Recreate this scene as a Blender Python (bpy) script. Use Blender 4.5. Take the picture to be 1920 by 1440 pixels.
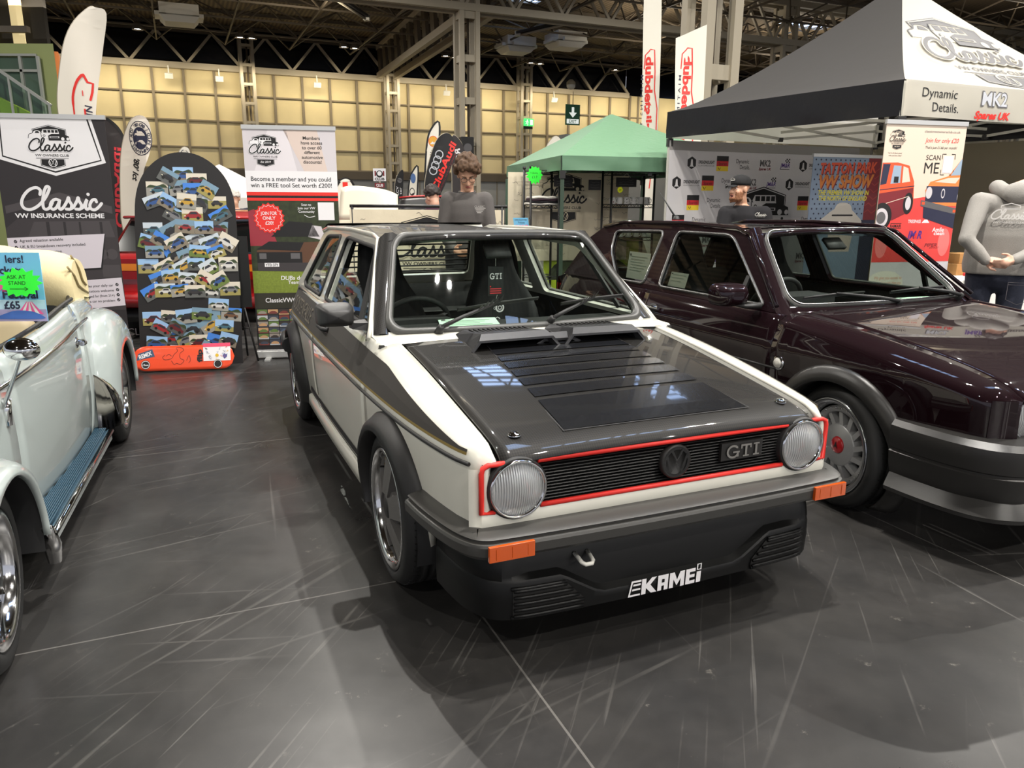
import bpy, bmesh, math, random
from mathutils import Vector, Matrix, Euler
from mathutils.geometry import tessellate_polygon
import numpy as np
PI = math.pi
for o in list(bpy.data.objects): bpy.data.objects.remove(o)
SC = bpy.context.scene
COL = SC.collection
# ------------------------------------------------------------------ camera
cam_data = bpy.data.cameras.new('camera'); cam = bpy.data.objects.new('camera', cam_data); COL.objects.link(cam)
cam_data.sensor_width = 36.0; cam_data.lens = 1416.7/1920*36.0
cam_data.clip_start = 0.05; cam_data.clip_end = 400
PITCH, ROLL, CAMZ = 0.2390, 0.0057, 1.431
_d = Vector((0, math.cos(PITCH), -math.sin(PITCH))); _r = Vector((1, 0, 0)); _u = Vector((0, math.sin(PITCH), math.cos(PITCH)))
_r2 = _r*math.cos(ROLL)+_u*math.sin(ROLL); _u2 = -_r*math.sin(ROLL)+_u*math.cos(ROLL)
cam.matrix_world = Matrix(((_r2.x, _u2.x, -_d.x, 0), (_r2.y, _u2.y, -_d.y, 0), (_r2.z, _u2.z, -_d.z, CAMZ), (0, 0, 0, 1)))
SC.camera = cam
# ------------------------------------------------------------------ view, world
SC.view_settings.view_transform = 'Standard'; SC.view_settings.look = 'None'
SC.view_settings.gamma = 1.0; SC.view_settings.use_curve_mapping = False
SC.view_settings.exposure = 0.15
world = bpy.data.worlds.new('hall_air'); SC.world = world; world.use_nodes = True
world.node_tree.nodes['Background'].inputs[0].default_value = (0.85, 0.88, 1.0, 1)
world.node_tree.nodes['Background'].inputs[1].default_value = 0.6
# hall axes (the white car is parked square to the hall)
HA = Vector((.9177, .3973, 0)); HB = Vector((-.3973, .9177, 0))
def hall(a, b, z=0): return HA*a+HB*b+Vector((0, 0, z))
HROT = math.atan2(.3973, .9177)
def area(name, loc, rot, size, power, col=(1, 1, 1), sy=None, shape=None, spread=None):
    l = bpy.data.lights.new(name, 'AREA'); l.energy = power; l.color = col; l.size = size
    l.shape = shape or ('RECTANGLE' if sy else 'DISK')
    if sy: l.size_y = sy
    if spread: l.spread = spread
    o = bpy.data.objects.new(name, l); COL.objects.link(o); o.location = loc; o.rotation_euler = rot
    return o
# high-bay lamps of the hall: (hall a, hall b, power); no housings; fill added far behind the camera and near the main column
LAMPS = [(-6, 8, 480), (2.15, 2.6, 330), (2.5, 2.45, 330), (1.5, 10, 460), (13, 5, 400), (4, 17.5, 380), (-6, 18, 420), (7.2, 1.7, 280), (7.6, 1.65, 280), (10.9, 1.6, 260), (11.3, 1.5, 260), (-6, -3, 330), (2, -6, 420), (9, -6, 420), (4.5, -2, 300), (10, -20, 1300), (0, -22, 1100), (-12, -14, 700), (22, -14, 1200), (16, -22, 1000),
         (16, 10, 420), (-10, 29.5, 350), (0, 30, 350), (4, 23.5, 560), (16, 22, 600), (-4.5, 37, 260), (6.5, 36.5, 260), (17, 37, 260), (30, 36, 260)]
for i, (a, b, p) in enumerate(LAMPS):
    area('high_bay_and_fill_light', hall(a, b, 8.62), (0, 0, 0), 0.12, p, (1.0, .955, .88))
# row of warm wall washers on the beam at the back wall
for i in range(9):
    area('wall_washer_light', hall(-6+4.6*i, 43.3, 7.7), (math.radians(38), 0, HROT), 3.6, 92, (1.0, .87, .64), 0.3)

for a, b, p in ((-4, 32, 190), (5, 31, 190), (21, 31, 190), (30, 33, 190), (-6, 22, 120), (18, 21, 150), (32, 21, 150)):   # added upward fill that brightens the deck; the girders carry no such fixtures
    area('deck_fill_light', hall(a, b, 7.9), (PI, 0, 0), 3.0, p, (1.0, .90, .74))
# ------------------------------------------------------------------ materials
def lin(c):
    return tuple(((x/255)/12.92 if x/255 <= .04045 else ((x/255+.055)/1.055)**2.4) for x in c)
MATS = {}
def M(name, rgb, rough=.5, metal=0., coat=0., spec=.5, emit=0., noise=None, bump=None, alpha=None, sheen=0., rgb2=None):
    """procedural material; rgb in 0-255.  noise=(scale, amount) varies colour, bump=(scale, strength)"""
    if name in MATS: return MATS[name]
    m = bpy.data.materials.new(name); m.use_nodes = True; nt = m.node_tree; b = nt.nodes['Principled BSDF']
    c = lin(rgb)+(1,)
    b.inputs['Base Color'].default_value = c; b.inputs['Roughness'].default_value = rough; b.inputs['Metallic'].default_value = metal
    b.inputs['Coat Weight'].default_value = coat; b.inputs['Coat Roughness'].default_value = .03; b.inputs['Specular IOR Level'].default_value = spec
    if sheen: b.inputs['Sheen Weight'].default_value = sheen
    if emit:
        b.inputs['Emission Color'].default_value = c; b.inputs['Emission Strength'].default_value = emit
    tc = nt.nodes.new('ShaderNodeTexCoord')
    if noise:
        n = nt.nodes.new('ShaderNodeTexNoise'); n.inputs['Scale'].default_value = noise[0]; n.inputs['Detail'].default_value = 5
        nt.links.new(tc.outputs['Object'], n.inputs['Vector'])
        r = nt.nodes.new('ShaderNodeValToRGB'); k = noise[1]
        c2 = lin(rgb2) if rgb2 else tuple(x*(1-k) for x in c[:3])
        r.color_ramp.elements[0].position = .35; r.color_ramp.elements[1].position = .65
        r.color_ramp.elements[0].color = c2+(1,); r.color_ramp.elements[1].color = c
        nt.links.new(n.outputs['Fac'], r.inputs['Fac']); nt.links.new(r.outputs['Color'], b.inputs['Base Color'])
    if bump:
        n = nt.nodes.new('ShaderNodeTexNoise'); n.inputs['Scale'].default_value = bump[0]; n.inputs['Detail'].default_value = 4
        nt.links.new(tc.outputs['Object'], n.inputs['Vector'])
        bp = nt.nodes.new('ShaderNodeBump'); bp.inputs['Strength'].default_value = bump[1]; bp.inputs['Distance'].default_value = .01
        nt.links.new(n.outputs['Fac'], bp.inputs['Height']); nt.links.new(bp.outputs['Normal'], b.inputs['Normal'])
    MATS[name] = m; return m
def glass(name, tint=(230, 240, 235), refl=1.0, ior=1.5):
    if name in MATS: return MATS[name]
    m = bpy.data.materials.new(name); m.use_nodes = True; nt = m.node_tree; nt.nodes.remove(nt.nodes['Principled BSDF'])
    out = nt.nodes['Material Output']; mix = nt.nodes.new('ShaderNodeMixShader'); t = nt.nodes.new('ShaderNodeBsdfTransparent')
    g = nt.nodes.new('ShaderNodeBsdfGlossy'); g.inputs['Roughness'].default_value = .01; f = nt.nodes.new('ShaderNodeFresnel')
    ge = nt.nodes.new('ShaderNodeNewGeometry'); mr = nt.nodes.new('ShaderNodeMapRange'); mr.inputs['To Min'].default_value = ior; mr.inputs['To Max'].default_value = 1/ior
    nt.links.new(ge.outputs['Backfacing'], mr.inputs['Value']); nt.links.new(mr.outputs[0], f.inputs['IOR']); t.inputs['Color'].default_value = lin(tint)+(1,)
    g.inputs['Color'].default_value = (refl, refl, refl, 1)
    nt.links.new(f.outputs[0], mix.inputs[0]); nt.links.new(t.outputs[0], mix.inputs[1]); nt.links.new(g.outputs[0], mix.inputs[2])
    nt.links.new(mix.outputs[0], out.inputs['Surface']); MATS[name] = m; return m
def carbon(name, scale=170, a=(29, 27, 24), b=(11, 10, 10), coat=1.0):
    if name in MATS: return MATS[name]
    m = M(name, a, .55, 0, coat, spec=.25); nt = m.node_tree; p = nt.nodes['Principled BSDF']
    tc = nt.nodes.new('ShaderNodeTexCoord'); mp = nt.nodes.new('ShaderNodeMapping'); mp.inputs['Rotation'].default_value = (0, 0, PI/4)
    mp.inputs['Scale'].default_value = (1, 1, .05)
    ck = nt.nodes.new('ShaderNodeTexChecker'); ck.inputs['Scale'].default_value = scale
    ck.inputs['Color1'].default_value = lin(a)+(1,); ck.inputs['Color2'].default_value = lin(b)+(1,)
    nt.links.new(tc.outputs['Object'], mp.inputs['Vector']); nt.links.new(mp.outputs[0], ck.inputs['Vector'])
    nt.links.new(ck.outputs['Color'], p.inputs['Base Color']); return m
# ------------------------------------------------------------------ mesh builder
class MB:
    def __init__(s): s.v = []; s.f = []; s.mi = []; s.sm = []; s.mats = []
    def slot(s, m):
        if m not in s.mats: s.mats.append(m)
        return s.mats.index(m)
    def add(s, vs, fs, m, smooth=False):
        k = len(s.v); i = s.slot(m)
        s.v += [tuple(v) for v in vs]
        for f in fs:
            s.f.append(tuple(k+j for j in f)); s.mi.append(i); s.sm.append(smooth)
        return s
    def box(s, c, d, m, R=None):
        R = R or Matrix.Identity(3); c = Vector(c)
        vs = [c+R@Vector((x*d[0]/2, y*d[1]/2, z*d[2]/2)) for x in (-1, 1) for y in (-1, 1) for z in (-1, 1)]
        return s.add(vs, [(0, 1, 3, 2), (4, 6, 7, 5), (0, 4, 5, 1), (2, 3, 7, 6), (0, 2, 6, 4), (1, 5, 7, 3)], m)
    def bar(s, p, q, w, h, m, up=(0, 0, 1)):
        p, q = Vector(p), Vector(q); d = (q-p)
        if d.length < 1e-6: return s
        z = d.normalized(); up = Vector(up)
        if abs(z.dot(up)) > .98: up = Vector((1, 0, 0))
        x = up.cross(z).normalized(); y = z.cross(x)
        R = Matrix((x, y, z)).transposed()
        return s.box((p+q)/2, (w, h, d.length), m, R)
    def tube(s, pts, r, m, seg=8, closed=False, caps=True, flat=1.0):
        pts = [Vector(p) for p in pts]; n = len(pts); rs = r if isinstance(r, (list, tuple)) else [r]*n
        T = []
        for i in range(n):
            a = pts[(i-1) % n] if (closed or i > 0) else pts[i]; b = pts[(i+1) % n] if (closed or i < n-1) else pts[i]
            T.append((b-a).normalized())
        ref = Vector((0, 0, 1)) if abs(T[0].z) < .9 else Vector((1, 0, 0))
        x = ref.cross(T[0]).normalized(); vs = []
        for i in range(n):
            x = (x-T[i]*x.dot(T[i])).normalized(); y = T[i].cross(x)
            for j in range(seg):
                a = 2*PI*j/seg
                vs.append(pts[i]+(x*math.cos(a)+y*math.sin(a)*flat)*rs[i])
        fs = []
        for i in range(n if closed else n-1):
            for j in range(seg):
                a = i*seg+j; b = i*seg+(j+1) % seg; c = ((i+1) % n)*seg+(j+1) % seg; d = ((i+1) % n)*seg+j
                fs.append((a, b, c, d))
        s.add(vs, fs, m, True)
        if caps and not closed:
            s.add(vs[:seg], [tuple(range(seg))[::-1]], m); s.add(vs[-seg:], [tuple(range(seg))], m)
        return s
    def lathe(s, prof, m, seg=32, mat4=None, smooth=True, closed_prof=False):
        mat4 = mat4 or Matrix.Identity(4); vs = []; fs = []; n = len(prof)
        for j in range(seg):
            a = 2*PI*j/seg
            for r, h in prof: vs.append(mat4@Vector((r*math.cos(a), r*math.sin(a), h)))
        for j in range(seg):
            for i in range(n if closed_prof else n-1):
                i2 = (i+1) % n; j2 = (j+1) % seg
                fs.append((j*n+i, j2*n+i, j2*n+i2, j*n+i2))
        return s.add(vs, fs, m, smooth)
    def grid(s, rows, m, smooth=True, flip=False, closed=False):
        nr, nc = len(rows), len(rows[0]); vs = [p for r in rows for p in r]; fs = []
        for i in range(nr-1):
            for j in range(nc if closed else nc-1):
                j2 = (j+1) % nc
                f = (i*nc+j, i*nc+j2, (i+1)*nc+j2, (i+1)*nc+j)
                fs.append(f[::-1] if flip else f)
        return s.add(vs, fs, m, smooth)
    def poly(s, pts, m, holes=()):
        loops = [[Vector(p) for p in pts]]+[[Vector(p) for p in h] for h in holes]
        flat = [p for l in loops for p in l]
        return s.add(flat, tessellate_polygon(loops), m)
    def prism(s, pts2, fn, t0, t1, m):
        """extrude a 2-D outline; fn(u, v, t) -> 3-D"""
        n = len(pts2); tris = tessellate_polygon([[Vector((u, v, 0)) for u, v in pts2]])
        a = [fn(u, v, t0) for u, v in pts2]; b = [fn(u, v, t1) for u, v in pts2]
        s.add(a+b, [tuple(t) for t in tris]+[tuple(n+i for i in t)[::-1] for t in tris], m)
        s.add(a+b, [(i, (i+1) % n, n+(i+1) % n, n+i) for i in range(n)], m); return s
    def sphere(s, c, r, m, seg=16, rings=10, M3=None):
        r = (r, r, r) if not isinstance(r, (tuple, list)) else r; c = Vector(c); M3 = M3 or Matrix.Identity(3)
        rows = []
        for i in range(rings+1):
            t = PI*i/rings
            rows.append([c+M3@Vector((r[0]*math.sin(t)*math.cos(2*PI*j/seg), r[1]*math.sin(t)*math.sin(2*PI*j/seg), r[2]*math.cos(t))) for j in range(seg)])
        return s.grid(rows, m, True, True, closed=True)
    def build(s, name, parent=None, norm=True, mod=None):
        me = bpy.data.meshes.new(name); me.from_pydata(s.v, [], s.f)
        for m in s.mats: me.materials.append(m)
        me.polygons.foreach_set('material_index', s.mi); me.polygons.foreach_set('use_smooth', s.sm); me.update()
        if norm:
            bm = bmesh.new(); bm.from_mesh(me); bmesh.ops.remove_doubles(bm, verts=bm.verts, dist=1e-6)
            bmesh.ops.recalc_face_normals(bm, faces=bm.faces); bm.to_mesh(me); bm.free()
        o = bpy.data.objects.new(name, me); COL.objects.link(o)
        if parent: o.parent = parent
        return o
def solid(o, t, off=-1):
    m = o.modifiers.new('thickness', 'SOLIDIFY'); m.thickness = t; m.offset = off; return o
def crisp(o, ang=26):
    m = o.modifiers.new('crease', 'EDGE_SPLIT'); m.split_angle = math.radians(ang); return o
def bevel(o, w, seg=2, ang=35):
    m = o.modifiers.new('edge', 'BEVEL'); m.width = w; m.segments = seg; m.limit_method = 'ANGLE'; m.angle_limit = math.radians(ang)
    m.harden_normals = False; return o
def subsurf(o, n=1):
    m = o.modifiers.new('smooth', 'SUBSURF'); m.levels = n; m.render_levels = n; return o
def tag(o, label, cat, group=None):
    o['label'] = label; o['category'] = cat
    if group: o['group'] = group
    return o
def struct(o): o['kind'] = 'structure'; return o
def thing(name, label, cat, loc=(0, 0, 0), rz=0, group=None):
    o = bpy.data.objects.new(name, None); COL.objects.link(o); o.location = loc; o.rotation_euler = (0, 0, rz); o.empty_display_size = .1
    return tag(o, label, cat, group)
def copy_tree(o, parent=None):
    c = o.copy(); COL.objects.link(c)
    if parent: c.parent = parent
    for ch in [x for x in o.children]: copy_tree(ch, c)
    return c
def cr(pts, n=6, closed=False):
    """Catmull-Rom through points of any dimension"""
    P = [np.array(p, float) for p in pts]; out = []; N = len(P)
    for i in range(N if closed else N-1):
        a = P[i-1] if (closed or i > 0) else P[i]*2-P[i+1]; b = P[i]; c = P[(i+1) % N]; d = P[(i+2) % N] if (closed or i < N-2) else c*2-b
        for k in range(n):
            t = k/n
            out.append(.5*((2*b)+(-a+c)*t+(2*a-5*b+4*c-d)*t*t+(-a+3*b-3*c+d)*t**3))
    if not closed: out.append(P[-1])
    return [tuple(p) for p in out]
def rounded(pts, r, n=4):
    """round the corners of a 2-D polygon"""
    out = []; N = len(pts)
    for i in range(N):
        p = np.array(pts[i], float); a = np.array(pts[i-1], float); b = np.array(pts[(i+1) % N], float)
        ri = r[i] if isinstance(r, (list, tuple)) else r
        da, db = a-p, b-p; la, lb = np.linalg.norm(da), np.linalg.norm(db); k = min(ri, la*.45, lb*.45)
        s, e = p+da/la*k, p+db/lb*k
        for j in range(n+1):
            t = j/n; out.append(tuple((1-t)**2*s+2*t*(1-t)*p+t*t*e))
    return out
def interp(x, tab):
    if x <= tab[0][0]: return tab[0][1]
    for (a, va), (b, vb) in zip(tab, tab[1:]):
        if x <= b: return va+(vb-va)*(x-a)/(b-a)
    return tab[-1][1]
def sinterp(x, tab):
    """smooth (cubic) table lookup"""
    xs = [t[0] for t in tab]; ys = [t[1] for t in tab]; n = len(xs)
    if x <= xs[0]: return ys[0]
    if x >= xs[-1]: return ys[-1]
    i = max(k for k in range(n) if xs[k] <= x); i = min(i, n-2)
    def sl(k):
        if k <= 0: return (ys[1]-ys[0])/(xs[1]-xs[0])
        if k >= n-1: return (ys[-1]-ys[-2])/(xs[-1]-xs[-2])
        return (ys[k+1]-ys[k-1])/(xs[k+1]-xs[k-1])
    h = xs[i+1]-xs[i]; t = (x-xs[i])/h
    return (2*t**3-3*t**2+1)*ys[i]+(t**3-2*t**2+t)*h*sl(i)+(-2*t**3+3*t**2)*ys[i+1]+(t**3-t**2)*h*sl(i+1)
# ------------------------------------------------------------------ flat graphics (print, lettering) on a surface
TXT = {}
def text_mesh(st, bold=0., shear=0.):
    key = (st, bold, shear)
    if key in TXT: return TXT[key]
    cu = bpy.data.curves.new('t', 'FONT'); cu.body = st; cu.size = 1; cu.offset = bold; cu.shear = shear; cu.resolution_u = 3; cu.fill_mode = 'FRONT'
    ob = bpy.data.objects.new('t', cu); COL.objects.link(ob)
    dg = bpy.context.evaluated_depsgraph_get(); me = bpy.data.meshes.new_from_object(ob.evaluated_get(dg))
    vs = [(v.co.x, v.co.y) for v in me.vertices]; fs = [tuple(p.vertices) for p in me.polygons]
    bpy.data.objects.remove(ob); bpy.data.curves.remove(cu); bpy.data.meshes.remove(me)
    x0 = min(v[0] for v in vs); x1 = max(v[0] for v in vs); y0 = min(v[1] for v in vs); y1 = max(v[1] for v in vs)
    TXT[key] = (vs, fs, x0, x1, y0, y1); return TXT[key]
class Print:
    """2-D drawing mapped on a surface: fn(u, v, lift) -> 3-D point"""
    def __init__(s, mb, fn, eps=.0009): s.mb = mb; s.fn = fn; s.e = eps
    def put(s, vs, fs, m, layer): s.mb.add([s.fn(u, v, s.e*(layer+1)) for u, v in vs], fs, m)
    def poly(s, pts, m, layer=0, holes=()):
        loops = [[Vector((u, v, 0)) for u, v in pts]]+[[Vector((u, v, 0)) for u, v in h] for h in holes]
        s.put([(p.x, p.y) for l in loops for p in l], tessellate_polygon(loops), m, layer)
    def rect(s, u0, v0, u1, v1, m, layer=0, n=1):
        for i in range(n):
            a = u0+(u1-u0)*i/n; b = u0+(u1-u0)*(i+1)/n
            s.put([(a, v0), (b, v0), (b, v1), (a, v1)], [(0, 1, 2, 3)], m, layer)
    def circ(s, c, r, m, layer=0, n=24, ry=None):
        ry = ry or r
        s.put([(c[0]+r*math.cos(2*PI*i/n), c[1]+ry*math.sin(2*PI*i/n)) for i in range(n)], [tuple(range(n))], m, layer)
    def ring(s, c, r, w, m, layer=0, n=28, ry=None):
        k = (ry or r)/r
        a = [(c[0]+q*math.cos(2*PI*i/n), c[1]+k*q*math.sin(2*PI*i/n)) for q in (r-w/2, r+w/2) for i in range(n)]
        s.put(a, [(i, (i+1) % n, n+(i+1) % n, n+i) for i in range(n)], m, layer)
    def line(s, pts, w, m, layer=0, closed=False):
        P = [np.array(p, float) for p in pts]; n = len(P); L = []
        for i in range(n):
            a = P[i-1] if (i > 0 or closed) else P[i]; b = P[(i+1) % n] if (i < n-1 or closed) else P[i]
            d = b-a; d = d/(np.linalg.norm(d)+1e-12); nn = np.array([-d[1], d[0]])
            wi = w[i] if isinstance(w, (list, tuple)) else w
            L += [tuple(P[i]+nn*wi/2), tuple(P[i]-nn*wi/2)]
        up = lambda k: s.e*(layer+1+.45*k/max(1, n-1))
        s.mb.add([s.fn(u, v, up(k//2)) for k, (u, v) in enumerate(L)], [(2*i, 2*i+1, (2*i+3) % (2*n), (2*i+2) % (2*n)) for i in range(n if closed else n-1)], m)
        if not closed:
            for i in (0, n-1):
                wi = w[i] if isinstance(w, (list, tuple)) else w
                s.circ(P[i], wi/2, m, layer+(-.06 if i == 0 else .5), 8)
    def text(s, st, c, h, m, layer=1, w=None, align='C', bold=0., shear=0., rot=0., mirror=False, maxw=None):
        """cap height h; w stretches the line to that width; c is the middle (C), left (L) or right (R) end of the baseline middle"""
        vs, fs, x0, x1, y0, y1 = text_mesh(st, bold, shear)
        sy = h/.69; sx = (w/(x1-x0)) if w else sy
        if maxw and sx*(x1-x0) > maxw: sx = maxw/(x1-x0)
        ox = {'C': (x0+x1)/2, 'L': x0, 'R': x1}[align]; cs, sn = math.cos(rot), math.sin(rot); out = []
        for x, y in vs:
            X = (x-ox)*sx*(-1 if mirror else 1); Y = (y-.345)*sy
            out.append((c[0]+X*cs-Y*sn, c[1]+X*sn+Y*cs))
        s.put(out, fs, m, layer)
    def sub(s, u, v, k, rot=0.):
        """a print whose own (0,0) sits at (u,v), scaled by k"""
        cs, sn = math.cos(rot), math.sin(rot)
        return Print(s.mb, lambda a, b, t: s.fn(u+k*(a*cs-b*sn), v+k*(a*sn+b*cs), t), s.e)
def plane_fn(O, ux, uv, n=None):
    O, ux, uv = Vector(O), Vector(ux).normalized(), Vector(uv).normalized(); n = Vector(n) if n else ux.cross(uv)
    return lambda u, v, t=0: O+ux*u+uv*v+n*t
BLACKP = M('print_black', (24, 23, 25), .6); WHITEP = M('print_white', (232, 230, 232), .55); REDP = M('print_red', (226, 48, 40), .5)
GREYP = M('print_grey', (95, 93, 95), .6); DGREYP = M('print_dark_grey', (58, 54, 56), .6)
def slab_gti(p, c, h, w, m, layer=1):
    """the letters G T I with slab serifs"""
    x0 = c[0]-w/2; k = w; b = h*.15; y0, y1 = c[1]-h/2, c[1]+h/2
    g = [(x0+k*.20+k*.165*math.cos(a), c[1]+h*.46*math.sin(a)) for a in np.linspace(.75, 2*PI-.55, 16)]; p.line(g, h*.17, m, layer); p.rect(x0+k*.20, c[1]-h*.12, x0+k*.40, c[1]+h*.02, m, layer+.3); p.rect(x0+k*.31, y0+h*.06, x0+k*.37, c[1], m, layer+.6)
    p.rect(x0+k*.44, y1-b, x0+k*.76, y1, m, layer); p.rect(x0+k*.44, y1-h*.34, x0+k*.48, y1-b, m, layer); p.rect(x0+k*.72, y1-h*.34, x0+k*.76, y1-b, m, layer); p.rect(x0+k*.57, y0, x0+k*.63, y1-b, m, layer); p.rect(x0+k*.51, y0, x0+k*.69, y0+b*.8, m, layer+.3)
    p.rect(x0+k*.88, y0, x0+k*.94, y1, m, layer); p.rect(x0+k*.82, y0, x0+k, y0+b*.8, m, layer+.3); p.rect(x0+k*.82, y1-b*.8, x0+k, y1, m, layer+.3)
SCRIPT = [[(2.3, 1.5), (2.38, 1.95), (2.0, 2.2), (1.3, 1.95), (.68, 1.3), (.42, .6), (.62, .1), (1.2, -.02), (1.9, .3), (2.6, .95), (3.1, 1.7), (3.28, 2.2), (3.02, 2.3), (2.72, 1.75), (2.48, .8), (2.48, .15), (2.75, 0), (3.1, .22), (3.4, .7)],
          [(4.12, .9), (3.75, 1.03), (3.35, .78), (3.15, .32), (3.35, 0), (3.72, .18), (4.05, .72), (4.15, 1.0), (3.98, .35), (4.08, .0), (4.4, .2), (4.85, .85), (5.02, 1.22), (5.08, .85), (5.24, .45), (5.1, .05), (4.66, .03)],
          [(5.1, .05), (5.4, .25), (5.8, .85), (5.97, 1.22), (6.03, .85), (6.2, .45), (6.05, .05), (5.6, .03)], [(6.05, .05), (6.4, .3), (6.8, 1.02), (6.6, .4), (6.66, .02), (7.0, .14)],
          [(7.72, .78), (7.62, 1.02), (7.3, .92), (7.03, .45), (7.12, .05), (7.5, -.02), (7.95, .32), (8.2, .62)]]
def script_classic(p, m, layer=2, w=.27):
    """the flowing word Classic, drawn as brush strokes; x 0.4..8.2, x-height 1"""
    for i, st in enumerate(SCRIPT): p.line(cr(st, 6), w, m, layer+.12*i)
    p.circ((6.98, 1.55), .17, m, layer, 12)
def roundel(p, c, r, ring, letters, layer=3, w=.15):
    """round emblem: a ring with a V above a W"""
    p.ring(c, r*.92, r*.15, ring, layer)
    q = lambda pts: [(c[0]+x*r, c[1]+y*r) for x, y in pts]
    p.line(q([(-.40, .80), (0, .08), (.40, .80)]), w*r, letters, layer)
    p.line(q([(-.76, .40), (-.40, -.66), (0, .0), (.40, -.66), (.76, .40)]), w*r, letters, layer)
def club_logo(p, ink=None, paper=None, layer=2, est=False, badge=True):
    ink = ink or BLACKP; paper = paper or WHITEP
    p.poly([(1.3, 2.6), (1.3, 3.95), (4.3, 4.75), (7.3, 3.95), (7.3, 2.6)], ink, layer-1, )
    p.line([(1.42, 2.7), (1.42, 3.84), (4.3, 4.6), (7.18, 3.84), (7.18, 2.7)], .09, paper, layer)
    # small saloon at the left, bus in the middle, hatchback at the right
    p.poly(cr([(.5, 2.3), (.7, 2.95), (1.3, 3.2), (1.7, 3.65), (2.5, 3.7), (3.0, 3.2), (3.3, 2.4)], 4), paper, layer)
    p.line(cr([(.5, 2.3), (.7, 2.95), (1.3, 3.2), (1.7, 3.65), (2.5, 3.7), (3.0, 3.2)], 4), .1, ink, layer+1)
    p.poly([(1.75, 3.2), (1.95, 3.55), (2.4, 3.55), (2.6, 3.2)], ink, layer+1)
    p.poly([(2.9, 2.2), (2.8, 3.2), (3.2, 3.95), (5.9, 3.95), (6.1, 3.1), (6.1, 2.2)], paper, layer+1)
    p.line([(2.9, 2.2), (2.8, 3.2), (3.2, 3.95), (5.9, 3.95), (6.1, 3.1)], .1, ink, layer+2)
    for a, b in ((3.3, 3.9), (4.05, 4.55), (4.7, 5.2), (5.35, 5.85)): p.rect(a, 3.3, b, 3.8, ink, layer+2)
    p.circ((3.35, 2.75), .22, ink, layer+2); p.circ((3.35, 2.75), .12, paper, layer+3)
    p.poly([(4.1, 1.9), (4.05, 2.75), (4.7, 3.1), (6.6, 3.1), (7.7, 2.7), (7.8, 1.9)], ink, layer+3)
    p.rect(4.3, 2.35, 6.0, 2.65, paper, layer+4); p.rect(4.45, 2.42, 5.85, 2.58, ink, layer+5)
    p.circ((6.6, 2.2), .3, paper, layer+4); p.circ((7.5, 2.2), .26, paper, layer+4)
    script_classic(p, paper, layer+5, .48); script_classic(p, ink, layer+6, .27)
    p.text('VW OWNERS CLUB', (4.3, -.85), .42, ink, layer, w=6.0, bold=.012)
    if badge:
        p.rect(1.4, -1.42, 7.2, -1.34, ink, layer)
        p.poly([(2.1, -1.55), (2.1, -2.75), (4.3, -3.4), (6.5, -2.75), (6.5, -1.55)], ink, layer)
        p.line([(2.22, -1.6), (2.22, -2.66), (4.3, -3.27), (6.38, -2.66), (6.38, -1.6)], .07, paper, layer+1)
        if est: p.text('Est 2019', (4.3, -2.15), .5, paper, layer+1, shear=.3, bold=.01)
        else:
            p.circ((4.3, -2.2), .86, ink, layer+1); roundel(p, (4.3, -2.2), .8, paper, paper, layer+2)
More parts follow.
